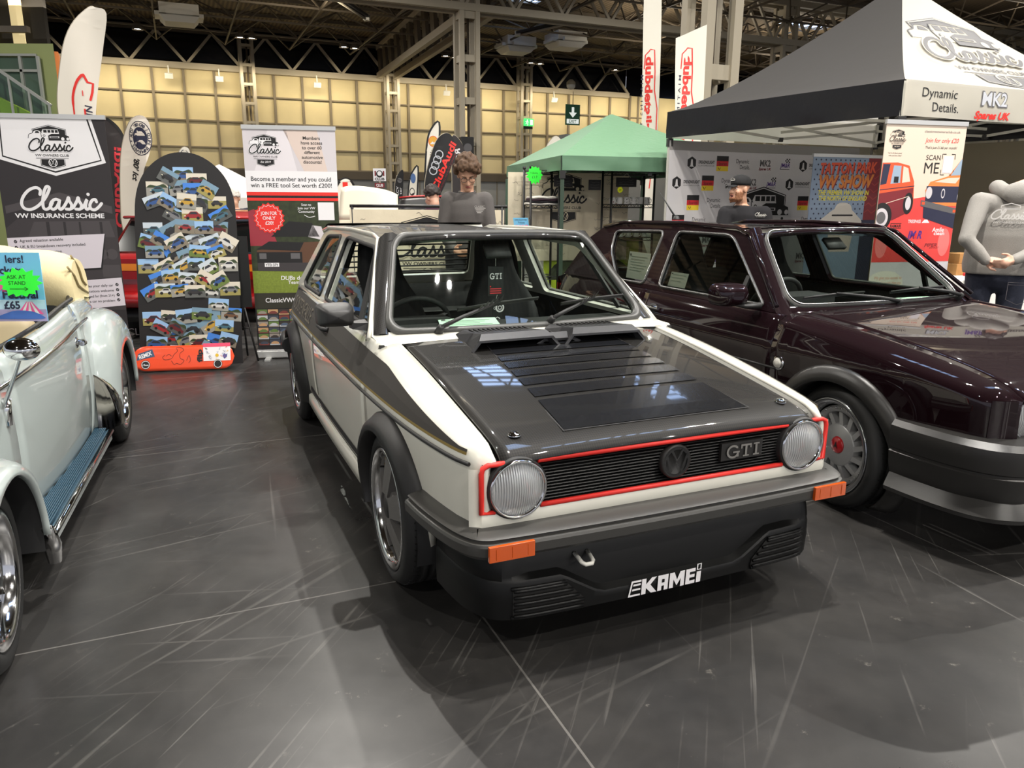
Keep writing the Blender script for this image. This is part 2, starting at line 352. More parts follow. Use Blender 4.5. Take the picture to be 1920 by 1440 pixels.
# =================================================================== THE HALL
def floor_mat():
    m = M('floor_dark_vinyl', (66, 65, 64), .32, spec=.45); nt = m.node_tree; N = nt.nodes; Lk = nt.links; p = N['Principled BSDF']
    tc = N.new('ShaderNodeTexCoord')
    def noise(scale, vec=None, detail=6, rough=.6):
        n = N.new('ShaderNodeTexNoise'); n.inputs['Scale'].default_value = scale; n.inputs['Detail'].default_value = detail; n.inputs['Roughness'].default_value = rough
        Lk.new(vec or tc.outputs['Object'], n.inputs['Vector']); return n.outputs['Fac']
    def mapped(rot, sc, loc=(0, 0, 0)):
        a = N.new('ShaderNodeMapping'); a.vector_type = 'TEXTURE'; a.inputs['Rotation'].default_value = (0, 0, rot); a.inputs['Scale'].default_value = tuple(1/q for q in sc); a.inputs['Location'].default_value = loc
        Lk.new(tc.outputs['Object'], a.inputs['Vector']); return a.outputs[0]
    def ramp(src, a, b, ca=0., cb=1.):
        r = N.new('ShaderNodeMapRange'); r.inputs['From Min'].default_value = a; r.inputs['From Max'].default_value = b
        r.inputs['To Min'].default_value = ca; r.inputs['To Max'].default_value = cb; Lk.new(src, r.inputs['Value']); return r.outputs[0]
    def math_(op, a, b):
        r = N.new('ShaderNodeMath'); r.operation = op
        for i, x in enumerate((a, b)):
            if isinstance(x, (int, float)): r.inputs[i].default_value = x
            else: Lk.new(x, r.inputs[i])
        return r.outputs[0]
    def mix(fac, c1, c2):
        r = N.new('ShaderNodeMix'); r.data_type = 'RGBA'; Lk.new(fac, r.inputs[0])
        for i, x in ((6, c1), (7, c2)):
            if isinstance(x, tuple): r.inputs[i].default_value = x
            else: Lk.new(x, r.inputs[i])
        return r.outputs[2]
    big = math_('MULTIPLY', ramp(noise(.9), .3, .7, .35, 1.), ramp(noise(3.1, None, 9, .7), .3, .72, .3, 1.))
    base = mix(big, lin((28, 28, 29))+(1,), lin((64, 62, 60))+(1,))
    scr = None
    for rot, s, lo in ((1.05, (.35, 22, 1), .66), (.62, (.5, 30, 1), .67), (1.9, (.4, 26, 1), .69), (.1, (.6, 34, 1), .7), (1.3, (1.2, 60, 1), .64)):
        f = math_('MULTIPLY', ramp(noise(1.0, mapped(rot, s), 2, .4), lo, lo+.06), ramp(noise(.9+.5*rot), .40, .62))
        scr = f if scr is None else math_('MAXIMUM', scr, f)
    base = mix(math_('MULTIPLY', scr, .2), base, lin((150, 147, 142))+(1,))
    scuff = math_('MULTIPLY', ramp(noise(9, None, 8, .75), .62, .72), ramp(noise(1.7, mapped(.4, (1, 1, 1), (3, 7, 0))), .48, .60))
    base = mix(math_('MULTIPLY', scuff, .6), base, lin((165, 160, 150))+(1,))
    br = N.new('ShaderNodeTexBrick'); br.offset = 0; br.inputs['Scale'].default_value = 1; br.inputs['Brick Width'].default_value = 2.0; br.inputs['Row Height'].default_value = 2.0
    br.inputs['Mortar Size'].default_value = .004; br.inputs['Mortar Smooth'].default_value = .2
    Lk.new(mapped(HROT, (1, 1, 1), (.55, .9, 0)), br.inputs['Vector'])
    base = mix(math_('MULTIPLY', br.outputs['Fac'], .5), base, lin((125, 122, 118))+(1,))
    Lk.new(base, p.inputs['Base Color'])
    Lk.new(ramp(noise(2.2), .3, .7, .26, .42), p.inputs['Roughness'])
    bp = N.new('ShaderNodeBump'); bp.inputs['Strength'].default_value = .06; bp.inputs['Distance'].default_value = .01
    Lk.new(noise(3.5), bp.inputs['Height']); Lk.new(bp.outputs[0], p.inputs['Normal'])
    return m
mb = MB(); mb.add([(-70, -30, 0), (90, -30, 0), (90, 90, 0), (-70, 90, 0)], [(0, 1, 2, 3)], floor_mat()); struct(mb.build('floor'))
STEEL = M('grey_painted_steel', (166, 156, 136), .55); STEELD = M('brown_painted_steel', (84, 74, 60), .6)
PANEL = M('cream_wall_panel', (220, 203, 156), .65, noise=(.5, .14)); MULL = M('grey_mullion', (128, 116, 94), .6); DADO = M('pale_grey_dado', (150, 150, 146), .6, noise=(.4, .1))
NIGHT = M('dark_clerestory_glass', (10, 12, 18), .12)
WB = 45.3
# back wall: cream panels on grey mullions over a pale dado
mb = MB()
hb = lambda a, z, t=0: hall(a, WB-t, z)
mb.add([hb(-10, 0), hb(27.6, 0), hb(27.6, 3), hb(-10, 3)], [(0, 1, 2, 3)], DADO)
mb.add([hb(-10, 3), hb(27.6, 3), hb(27.6, 8.1), hb(-10, 8.1)], [(0, 1, 2, 3)], PANEL)
RW = Matrix.Rotation(HROT, 3, 'Z')
for i in range(26): mb.box(hb(-9.6+1.5*i, 5.5, .06), (.13, .14, 5.2), MULL, RW)
for z in (3.0, 4.08, 5.42, 6.76): mb.box(hb(8.8, z, .05), (37.6, .12, .075), MULL, RW)
mb.box(hb(8.8, 2.75, .08), (37.6, .2, .45), STEELD, RW)
for i in range(15): mb.box(hb(-9+2.5*i, 1.5, .02), (.03, .06, 2.6), MULL, RW)
struct(mb.build('wall_back'))
mb = MB(); mb.add([hb(-10, 8.1, -.05), hb(27.6, 8.1, -.05), hb(27.6, 10.2, -.05), hb(-10, 10.2, -.05)], [(0, 1, 2, 3)], NIGHT); struct(mb.build('window_1'))
# right-hand wall beyond the corner
mb = MB()
for z0, z1, m in ((0, 3, DADO), (3, 8.1, PANEL), (8.1, 10.2, NIGHT)):
    mb.add([hall(27.6, WB, z0), hall(140, WB+3, z0), hall(140, WB+3, z1), hall(27.6, WB, z1)], [(0, 1, 2, 3)], m)
for i in range(16): mb.box(hall(28.6+1.9*i, WB-.05+.09*(1+1.9*i)/1, 5.5), (.13, .14, 5.2), MULL, RW)
for z in (3.0, 4.08, 5.42, 6.76): mb.bar(hall(27.6, WB-.05, z), hall(60, WB+2.95, z), .1, .07, MULL)
struct(mb.build('wall_right'))
# beam and zig-zag bracing above the cream wall
mb = MB(); mb.bar(hall(-10, WB-.3, 8.05), hall(27.6, WB-.3, 8.05), .34, .3, STEEL)
mb.bar(hall(-10, WB-.3, 9.75), hall(27.6, WB-.3, 9.75), .2, .2, STEELD)
for i in range(14):
    a = -9.5+2.65*i
    mb.bar(hall(a, WB-.3, 8.15), hall(a+1.32, WB-.3, 9.7), .13, .13, STEEL); mb.bar(hall(a+1.32, WB-.3, 9.7), hall(a+2.65, WB-.3, 8.15), .13, .13, STEEL)
struct(mb.build('trim_1'))
# lattice columns
def column(a, b, w, h, step, n, leg=.13, plate=.3):
    mb = MB()
    for x in (-1, 1):
        for y in (-1, 1): mb.box(hall(a+x*w/2, b+y*w/2, h/2), (leg*1.5, leg*1.5, h), STEEL, RW)
    k = 0; z = .6
    while z < h:
        for y in (-1, 1):
            mb.box(hall(a, b+y*w/2, z), (w, leg*.8, plate), STEEL, RW); mb.box(hall(a+y*w/2, b, z), (leg*.8, w, plate), STEEL, RW)
        z += step
    mb.tube([hall(a+.05, b, 0), hall(a+.05, b, h)], .05, STEELD, 6)
    struct(mb.build('trim_%d' % n))
column(10.2, 27.9, .60, 9.9, 1.45, 2, .11, .24); column(9.25, 12.3, .60, 9.9, 1.55, 3, .12, .26); column(24.9, 27.9, .60, 9.9, 1.45, 4, .11, .24); column(40.3, 27.9, .60, 9.9, 1.45, 5, .11, .24)
for i, a in enumerate((4.0, 11.75, 20.0)): column(a, WB-.75, .60, 9.8, .95, 6+i, .10, .14)
# main lattice girders
def girder(p, q, z0, z1, w, n, bays, mat=STEEL, c=.2):
    p, q = Vector(p), Vector(q); d = (q-p).normalized(); s = Vector((-d.y, d.x, 0))*w/2; mb = MB(); L = (q-p).length
    for sg in (-1, 1):
        for z in (z0, z1): mb.bar(p+s*sg+Vector((0, 0, z)), q+s*sg+Vector((0, 0, z)), c, c*1.25, mat)
        for i in range(bays):
            a = p+d*(L*i/bays)+s*sg; m = p+d*(L*(i+.5)/bays)+s*sg; e = p+d*(L*(i+1)/bays)+s*sg
            mb.bar(a+Vector((0, 0, z0)), m+Vector((0, 0, z1)), .1, .1, mat); mb.bar(m+Vector((0, 0, z1)), e+Vector((0, 0, z0)), .1, .1, mat)
    for i in range(bays+1):
        a = p+d*(L*i/bays)
        mb.bar(a-s+Vector((0, 0, z0)), a+s+Vector((0, 0, z0)), .08, .08, mat)
    struct(mb.build('trim_%d' % n))
girder(hall(-22, 27.9), hall(62, 27.9), 8.1, 9.65, .6, 9, 42)
girder(hall(-22, 11.9), hall(62, 11.9), 8.1, 9.65, .6, 10, 42)
mb = MB()   # box girder with deep upright plates running from the main column to the wall
for sg in (-.45, .45):
    mb.bar(hall(10.9+sg, 28.2, 8.15), hall(11.5+sg, 44.6, 8.15), .24, .3, STEEL); mb.bar(hall(10.9+sg, 28.2, 9.6), hall(11.5+sg, 44.6, 9.6), .24, .24, STEEL)
    for i in range(12):
        t = (i+.5)/12; mb.bar(hall(10.9+.6*t+sg, 28.2+16.4*t, 8.2), hall(10.9+.6*t+sg, 28.2+16.4*t+.25, 9.6), .16, .5, STEELD, up=HB)
struct(mb.build('trim_11'))
# roof deck with skylights, purlins and the tubular space frame
DECK = M('brown_roof_deck', (112, 96, 74), .7); nt = DECK.node_tree
w_ = nt.nodes.new('ShaderNodeTexWave'); w_.inputs['Scale'].default_value = 1.6; tcw = nt.nodes.new('ShaderNodeTexCoord')
mpw = nt.nodes.new('ShaderNodeMapping'); mpw.inputs['Rotation'].default_value = (0, 0, -HROT)
nt.links.new(tcw.outputs['Object'], mpw.inputs[0]); nt.links.new(mpw.outputs[0], w_.inputs['Vector'])
rw = nt.nodes.new('ShaderNodeValToRGB'); rw.color_ramp.elements[0].color = lin((74, 62, 48))+(1,); rw.color_ramp.elements[1].color = lin((122, 106, 82))+(1,)
nt.links.new(w_.outputs['Fac'], rw.inputs[0]); nt.links.new(rw.outputs[0], nt.nodes['Principled BSDF'].inputs['Base Color'])
mb = MB(); mb.add([hall(-40, -25, 10.1), hall(70, -25, 10.1), hall(70, 50, 10.1), hall(-40, 50, 10.1)], [(0, 3, 2, 1)], DECK)
for i in range(20): mb.bar(hall(-40, -20+3.4*i, 10.0), hall(70, -20+3.4*i, 10.0), .12, .14, STEELD)
struct(mb.build('ceiling'))
SKY = M('skylight_daylight', (176, 206, 255), .4, emit=7.0)
mb0 = None
for i, (a, b, la, lb) in enumerate([(14.5, 33.2, 2.2, .7), (29.5, 31.9, 3.0, .8), (42.5, 32, 5, 1.0), (7.5, 17.9, 1.6, 2.6), (12.6, 16.2, 1.4, 2.2), (6.4, 1.2, 3.6, 1.1), (12.6, 1.0, 3.4, 1.0), (4, 5.6, 1.2, 3)]):
    mb = MB()
    P = lambda x, y, z: hall(a+x*la/2, b+y*lb/2, z)
    mb.add([P(-1, -1, 10.04), P(1, -1, 10.04), P(1, 1, 10.04), P(-1, 1, 10.04)], [(0, 3, 2, 1)], SKY)
    for k in range(7):
        t = -1+2*k/6
        if la > lb: mb.bar(P(t, -1, 10.0), P(t, 1, 10.0), .06, .06, STEELD)
        else: mb.bar(P(-1, t, 10.0), P(1, t, 10.0), .06, .06, STEELD)
    for s in (-1, 1): mb.bar(P(-1, s, 10.0), P(1, s, 10.0), .1, .1, STEELD); mb.bar(P(s, -1, 10.0), P(s, 1, 10.0), .1, .1, STEELD)
    struct(mb.build('window_%d' % (i+2)))
mb = MB(); S = 3.1; r = .07
def node(i, j, top): return hall(-25+S*i+(S/2 if top else 0), -13+S*j+(S/2 if top else 0), 9.8 if top else 8.85)
for i in range(24):
    for j in range(18):
        n0 = node(i, j, False)
        mb.bar(n0, node(i+1, j, False), r, r, STEELD); mb.bar(n0, node(i, j+1, False), r, r, STEELD)
        t = node(i, j, True)
        for di, dj in ((0, 0), (1, 0), (0, 1), (1, 1)): mb.bar(t, node(i+di, j+dj, False), .055, .055, STEELD)
struct(mb.build('trim_12', norm=False))
# left side: green office block with stair, glass balustrade, and the lattice behind it
GREEN = M('sage_green_wall', (150, 160, 104), .7, noise=(.6, .08)); ORANGE = M('orange_wall', (214, 122, 52), .7); LIME = M('lime_green_stringer', (178, 190, 30), .6)
Y0 = 21.0
mb = MB()
mb.prism([(-18, 21.1), (-11.95, 21.1), (-14.25, 24.6), (-18, 24.6)], lambda u, v, t: Vector((u, v, t)), 0, 5.3, GREEN)
mb.prism([(-11.96, 21.12), (-13.75, 24.6), (-13.6, 24.6), (-11.9, 21.2)], lambda u, v, t: Vector((u, v, t)), 0, 5.12, ORANGE)
struct(mb.build('wall_left'))
WG = M('office_glazing', (78, 96, 84), .12); ALU = M('pale_aluminium', (168, 170, 164), .4, .3)
mb = MB()
mb.box((-14.6, 21.06, 4.2), (3.5, .08, 1.5), WG); mb.box((-12.55, 21.06, 4.2), (.45, .1, 1.5), WG)
for x in (-12.78, -12.32, -14.2): mb.box((x, 20.98, 4.2), (.07, .08, 1.55), ALU)
for z in (4.62, 3.5, 5.0): mb.box((-14.2, 20.98, z), (3.7, .08, .06), ALU)
struct(mb.build('window_10'))
mb = MB()
mb.prism([(-16, 2.3), (-16, 5.1), (-13.4, 4.0), (-12.4, 3.5), (-12.4, 2.3)], lambda u, v, t: Vector((u, t, v)), 20.6, 20.75, LIME); struct(mb.build('trim_13'))
mb = MB()
top = lambda x: 4.78-(x+13.34)*.70
mb.add([(-16, 20.4, top(-16)-1.1), (-11.8, 20.4, top(-11.8)-1.1), (-11.8, 20.4, top(-11.8)), (-16, 20.4, top(-16))], [(0, 1, 2, 3)], glass('balustrade_glass', (196, 222, 200)))
mb.bar((-16, 20.4, top(-16)), (-11.8, 20.4, top(-11.8)), .06, .07, ALU)
for i in range(9):
    x = -15.6+.47*i; mb.bar((x, 20.38, top(x)-1.1), (x, 20.38, top(x)), .04, .05, ALU)
struct(mb.build('trim_14'))
LIT = M('lit_office_window', (232, 212, 158), .5, emit=.55)
mb = MB()
for i in range(7):
    x = -24.2+1.05*i
    mb.bar((x, 28, 4.5), (x, 28, 10), .22, .25, STEELD); mb.box((x+.55, 28.6, 7.0), (.42, .05, 5), LIT)
for z in (6.2, 7.0, 8.2): mb.bar((-25, 27.95, z), (-16.6, 27.95, z), .2, .2, STEELD)
mb.bar((-17.6, 27, 9.9), (-15.9, 28, 8.6), .24, .24, STEEL)
mb.box((-21.2, 28.9, 7.2), (9.4, .2, 5.6), M('dark_wall', (40, 36, 30), .8))
struct(mb.build('trim_15'))
# ------------------------------------------------- things fixed up in the roof and on the wall
LAMPG = M('lamp_glow', (255, 250, 238), .4, emit=22.0); WHITEM = M('white_plastic', (214, 212, 204), .5); DARKM = M('dark_plastic', (30, 29, 28), .5)
def lamp_pair(a, b, n, proto=[None]):
    if proto[0] is None:
        t = thing('high_bay_lamp', '', 'lamp'); mb = MB()
        mb.lathe([(.02, .34), (.13, .33), (.16, .2), (.24, .0), (.23, .0), (.15, .19)], STEELD, 20); mb.tube([(0, 0, .33), (0, 0, .5)], .02, STEELD, 6); mb.build('housing', t)
        mb = MB(); mb.lathe([(0, .05), (.16, .05), (.17, .07)], LAMPG, 20); mb.build('diffuser', t); proto[0] = t
    else: t = copy_tree(proto[0])
    t.location = hall(a, b, 8.66); return t
spots = [(-.91, 39.85), (3.37, 39.8), (3.89, 39.8), (8.22, 40.04), (8.78, 40.17), (13.53, 40.2), (14.09, 40.36), (18.41, 40.18), (18.96, 40.18), (23.75, 40.19), (33.35, 39.78)]
wh = ['lit roof lamp nearest the top of the left white feather flag', 'left lamp of the lit pair above the white club banner', 'right lamp of the lit pair above the white club banner',
      'brighter lamp of the pair left of the box girder', 'dimmer lamp of the pair left of the box girder', 'bright lamp just left of the main lattice column', 'dim lamp touching the main lattice column',
      'left lamp of the lit pair right of the main lattice column', 'right lamp of the lit pair right of the main lattice column', 'single lit lamp left of the tall white flags', 'single lit lamp above the black slope of the black gazebo']
for (a, b), l in zip(spots, wh): lamp_pair(a, b, 0)['label'] = l
for o in [x for x in COL.objects if x.name.startswith('high_bay_lamp')]: o['group'] = 'lit high bay lamps'
def cassette(a, b, lab, rz=0):
    t = thing('air_conditioning_cassette', lab, 'air conditioner', hall(a, b, 8.75), HROT+rz, 'ceiling air units'); mb = MB()
    mb.box((0, 0, .12), (1.5, 1.5, .4), WHITEM); mb.build('body', t)
    mb = MB(); mb.prism([(-.75, -.75), (.75, -.75), (.75, .75), (-.75, .75)], lambda u, v, k: Vector((u*(1-.25*k), v*(1-.25*k), -.13-.22*k)), 0, 1, WHITEM); mb.build('fascia', t)
    for i in range(4):
        mb = MB(); R = Matrix.Rotation(PI/2*i, 3, 'Z'); mb.box(R@Vector((0, .8, -.05)), (1.0, .25, .14), WHITEM, R); mb.build('vane', t)
cassette(.77, 36.6, 'white air unit in the roof right of the white feather flag top'); cassette(15.9, 36.5, 'white air unit right of the main lattice column, below the heater tube')
cassette(17.6, 34.5, 'white air unit higher up, second right of the main lattice column')
def heater(p, q, lab):
    t = thing('radiant_heater', lab, 'heater', (0, 0, 0), 0, 'roof heater tubes'); p, q = Vector(p), Vector(q); t.location = p; mb = MB()
    mb.bar((0, 0, 0), q-p, .32, .1, DARKM); mb.build('reflector', t); mb = MB(); mb.tube([(0, 0, -.1), q-p+Vector((0, 0, -.1))], .05, STEEL, 8); mb.build('burner_tube', t)
    mb = MB(); mb.box((0, 0, -.03), (.25, .25, .2), WHITEM); mb.build('burner_box', t)
heater(hall(7.73, 32.9, 8.6), hall(6.0, 31.3, 8.95), 'dark heater tube under the roof left of the main lattice column'); heater(hall(14.5, 33.1, 8.6), hall(16.2, 31.2, 8.9), 'dark heater tube under the roof right of the main lattice column')
SIGNG = M('exit_sign_green', (22, 86, 58), .5); SIGNL = M('exit_sign_lit', (60, 225, 110), .5, emit=.9); SIGNW = M('exit_sign_white', (236, 245, 238), .5, emit=.55)
# hanging EXIT sign with a down arrow
t = thing('exit_sign', 'dark green EXIT sign with white down arrow hanging before the cream wall', 'sign', hall(22.0, 42.0, 6.35), HROT)
mb = MB(); mb.box((0, 0, 0), (.95, .05, 1.15), SIGNG); pr = Print(mb, plane_fn((0, -.027, 0), (1, 0, 0), (0, 0, 1)))
pr.poly([(-.08, .42), (.08, .42), (.08, .12), (.26, .12), (0, -.16), (-.26, .12), (-.08, .12)], SIGNW, 1); pr.rect(-.4, -.5, .4, -.24, SIGNW, 1); pr.text('EXIT', (0, -.37), .17, SIGNG, 2, bold=.02); mb.build('sign_panel', t)
mb = MB(); mb.tube([(0, 0, .57), (0, 0, 1.3)], .02, STEELD, 6); mb.build('hanger', t)
t = thing('emergency_exit_sign', 'bright lit green running figure exit sign on the wall column', 'sign', hall(20.0, 43.9, 6.0), HROT)
mb = MB(); mb.box((0, 0, 0), (.62, .1, .42), SIGNL); pr = Print(mb, plane_fn((0, -.052, 0), (1, 0, 0), (0, 0, 1)))
pr.rect(.08, -.15, .26, .15, SIGNW, 1); pr.circ((-.1, .12), .04, SIGNW, 1); pr.line([(-.1, .07), (-.13, -.02), (-.06, -.1), (-.1, -.17)], .05, SIGNW, 1); pr.line([(-.22, .03), (-.1, .06), (-.02, .0)], .035, SIGNW, 1); pr.line([(-.13, -.02), (-.2, -.1)], .04, SIGNW, 1); mb.build('lit_panel', t)
mb = MB(); mb.box((0, .07, -.3), (.6, .05, .16), DARKM); mb.build('bracket', t)
t = thing('security_camera', 'white dome camera hanging above the EXIT sign', 'camera', hall(22.0, 42.3, 8.0), 0)
mb = MB(); mb.sphere((0, 0, 0), (.26, .26, .22), WHITEM); mb.build('dome', t); mb = MB(); mb.lathe([(.1, .35), (.26, .2), (.27, .05)], STEEL, 16); mb.build('mount', t)
t = thing('loudspeaker', 'black loudspeaker on the main lattice column behind the curly haired man', 'speaker', hall(9.95, 27.35, 3.35), HROT)
mb = MB(); mb.box((0, 0, 0), (.5, .34, .62), DARKM); bevel(mb.build('cabinet', t), .03); mb = MB(); mb.prism([(.16*math.cos(k*PI/8), .16*math.sin(k*PI/8)) for k in range(16)], lambda u, v, k: Vector((u, -.17-k, v-.08)), 0, .02, GREYP); mb.build('speaker_cone', t)
t = thing('duct_pylon', 'grey box pylon by the back wall left of the green gazebo', 'pylon', hall(17.2, 33.0, 0), HROT)
mb = MB(); mb.box((0, 0, 2.2), (.85, .7, 4.4), M('pylon_grey', (150, 156, 160), .5)); mb.build('casing', t)
mb = MB(); mb.box((0, -.3, 3.3), (.95, .2, .14), DARKM); mb.box((0, -.3, 3.0), (.9, .1, .06), DARKM); mb.build('clamp', t)
for i, a in enumerate((.2, 2.6, 7.6, 15.0, 22.0)):
    t = thing('wall_floodlight', '', 'floodlight', hall(a, 44.6, 7.75), HROT, 'small white floodlights under the wall beam')
    t['label'] = ['small white floodlight under the wall beam, leftmost, by the white feather flag', 'small white floodlight under the wall beam, left of the white club banner top', 'small white floodlight under the wall beam, left of the box girder',
                  'small white floodlight under the wall beam, right of the box girder', 'small white floodlight under the wall beam, near the EXIT sign'][i]
    mb = MB(); mb.box((0, -.15, -.3), (.38, .1, .26), WHITEM, Matrix.Rotation(.5, 3, 'X')); mb.build('lamp_head', t); mb = MB(); mb.bar((0, 0, .2), (0, -.1, -.2), .06, .06, WHITEM); mb.build('arm', t)
# =================================================================== CARS
def paint(name, rgb, rough=.35): return M(name, rgb, rough, 0, 1.0)
TRIM = M('satin_black_trim', (34, 33, 33), .45, bump=(900, .12)); RUBBER = M('black_rubber', (26, 26, 26), .55); CHROME = M('chrome', (225, 225, 225), .06, 1.0)
TYRE = M('tyre_rubber', (30, 30, 30), .6); SEATM = M('black_seat_cloth', (34, 34, 35), .85, bump=(400, .2)); INTER = M('black_interior', (32, 32, 33), .65)
GUNM = M('gunmetal_alloy', (104, 102, 100), .4, .3); SILV = M('silver_alloy', (158, 158, 158), .35, .35); POLISH = M('polished_rim', (215, 215, 215), .1, 1.0)
HEADG = glass('headlamp_glass', (245, 248, 248), 1.0, 1.45); AMBER = M('amber_lens', (196, 78, 4), .15, 0, 1.0); SEALM = M('grey_black_seal', (70, 70, 68), .42)
WGLASS = glass('car_window_glass', (238, 245, 240), 1.0, 1.5); DGLASS = glass('tinted_window_glass', (176, 186, 178), 1.0, 1.55)
def wheel(parent, x, y, z, r, rr, w, out, style, steer=0., cap=None):
    """tyre > rim, centre_cap, wheel_bolt; out = +1 / -1 for the outer side along y"""
    M4 = Matrix.Rotation(-PI/2*out, 4, 'X')                       # local +z -> outward
    mb = MB(); h = w/2
    prof = [(rr-.005, -h*.86), (rr+.02, -h*.98), (r-.045, -h*1.02), (r-.016, -h*.92), (r-.002, -h*.7)]
    n = 4
    for i in range(n):
        a = -h*.7+1.4*h*i/n; b = a+1.4*h/n
        prof += [(r, a+.008), (r, b-.008)]+([(r-.009, b-.006), (r-.009, b+.006)] if i < n-1 else [])
    prof += [(r-.002, h*.7), (r-.016, h*.92), (r-.045, h*1.02), (rr+.02, h*.98), (rr+.004, h*.93), (rr-.005, h*.86)]
    mb.lathe(prof, TYRE, 72, M4)
    for k in range(72):                                            # tread cuts across the shoulders
        a = 2*PI*k/72
        for s in (-1, 1):
            c = M4@Vector(((r-.0011)*math.cos(a), (r-.0011)*math.sin(a), s*h*.54)); R = (M4.to_3x3()@Matrix.Rotation(a, 3, 'Z'))
            mb.box(c, (.003, .0045, h*.30), RUBBER, R)
    t = mb.build('tyre', parent, norm=False); t.location = (x, y, z); t.rotation_euler = (0, 0, steer)
    face = POLISH if style != 'turbine' else SILV
    mb = MB()
    mb.lathe([(rr+.006, h*.9), (rr+.012, h*.985), (rr, h*1.0), (rr-.012, h*.97), (rr-.022, h*.86), (rr-.03, h*.45), (rr-.034, h*.05), (rr-.05, -h*.1), (rr-.052, -h*.75), (rr-.02, -h*.9)], POLISH if style != 'turbine' else M('brushed_lip', (190, 192, 195), .14, 1.0), 64, M4)
    mb.lathe([(rr-.05, -h*.55), (.02, -h*.6)], INTER, 32, M4)
    if style == 'star':                                            # five broad twin spokes of gunmetal, set deep
        for k in range(5):
            a = 2*PI*k/5+.35
            for d in (-.15, .15):
                p = M4@Vector((.055*math.cos(a+d*1.5), .055*math.sin(a+d*1.5), h*.86)); q = M4@Vector(((rr-.034)*math.cos(a+d), (rr-.034)*math.sin(a+d), h*.62))
                mb.bar(p, q, .05, .03, GUNM, up=M4.to_3x3()@Vector((0, 0, 1)))
        mb.lathe([(.0, h*.92), (.065, h*.92), (.085, h*.82), (.085, h*.05)], GUNM, 32, M4)
    elif style == 'turbine':
        for k in range(13):
            a = 2*PI*k/13; a2 = a+.20; ro = rr-.062
            V = lambda rad, an, hh: M4@Vector((rad*math.cos(an), rad*math.sin(an), hh))
            mb.add([V(.085, a-.17, h*.55), V(.085, a+.17, h*.55), V(ro, a2+.07, h*.5), V(ro, a2-.07, h*.5), V(.085, a-.17, h*.15), V(.085, a+.17, h*.15), V(ro, a2+.07, h*.15), V(ro, a2-.07, h*.15)],
                   [(0, 1, 2, 3), (0, 4, 5, 1), (1, 5, 6, 2), (2, 6, 7, 3), (3, 7, 4, 0)], SILV)
        mb.lathe([(.0, h*.58), (.098, h*.58), (.105, h*.5), (.105, h*.1)], SILV, 40, M4)
        mb.lathe([(rr-.034, h*.5), (rr-.036, h*.56), (rr-.064, h*.56), (rr-.066, h*.1)], SILV, 64, M4)
    else:                                                          # chrome five spoke
        for k in range(5):
            a = 2*PI*k/5
            for rad, wd in ((.1, .1), (.16, .075)):
                p = M4@Vector((.04*math.cos(a), .04*math.sin(a), h*.55)); q = M4@Vector(((rr-.03)*math.cos(a), (rr-.03)*math.sin(a), h*.25))
            mb.bar(p, q, .075, .035, CHROME, up=M4.to_3x3()@Vector((0, 0, 1))); mb.bar(p+(q-p)*.1, q, .03, .055, CHROME, up=M4.to_3x3()@Vector((0, 0, 1)))
        mb.lathe([(.0, h*.6), (.06, h*.6), (.075, h*.5), (.08, h*.1)], CHROME, 32, M4)
    for k in range(30 if style != 'chrome' else 5):
        a = 2*PI*k/(30 if style != 'chrome' else 5)+.1; rad = rr-.046 if style != 'chrome' else .05
        hh = {'star': .60, 'turbine': .57, 'chrome': .6}[style]
        if style == 'star': rad = rr-.038
        c = M4@Vector((rad*math.cos(a), rad*math.sin(a), h*hh)); mb.sphere(c, .0055, CHROME if style != 'star' else M('brass_bolt', (196, 160, 80), .2, 1), 6, 4)
    rim = mb.build('rim', t, norm=False)
    mb = MB(); capm = {'star': DARKM, 'turbine': M('red_cap', (176, 24, 32), .25, 0, 1), 'chrome': CHROME}[style]
    mb.lathe([(.0, h*(.98 if style == 'star' else .68)), (.036, h*(.97 if style == 'star' else .67)), (.042, h*(.90 if style == 'star' else .60)), (.042, h*.4)], capm, 24, M4)
    if style == 'turbine': 
        f = lambda u, v, k=0: M4@Vector((u, v, h*.68+k)); Print(mb, f).poly([(-.014, -.018), (0, .02), (.014, -.018), (0, -.006)], BLACKP, 1)
    mb.build('centre_cap', t, norm=False)
    return t
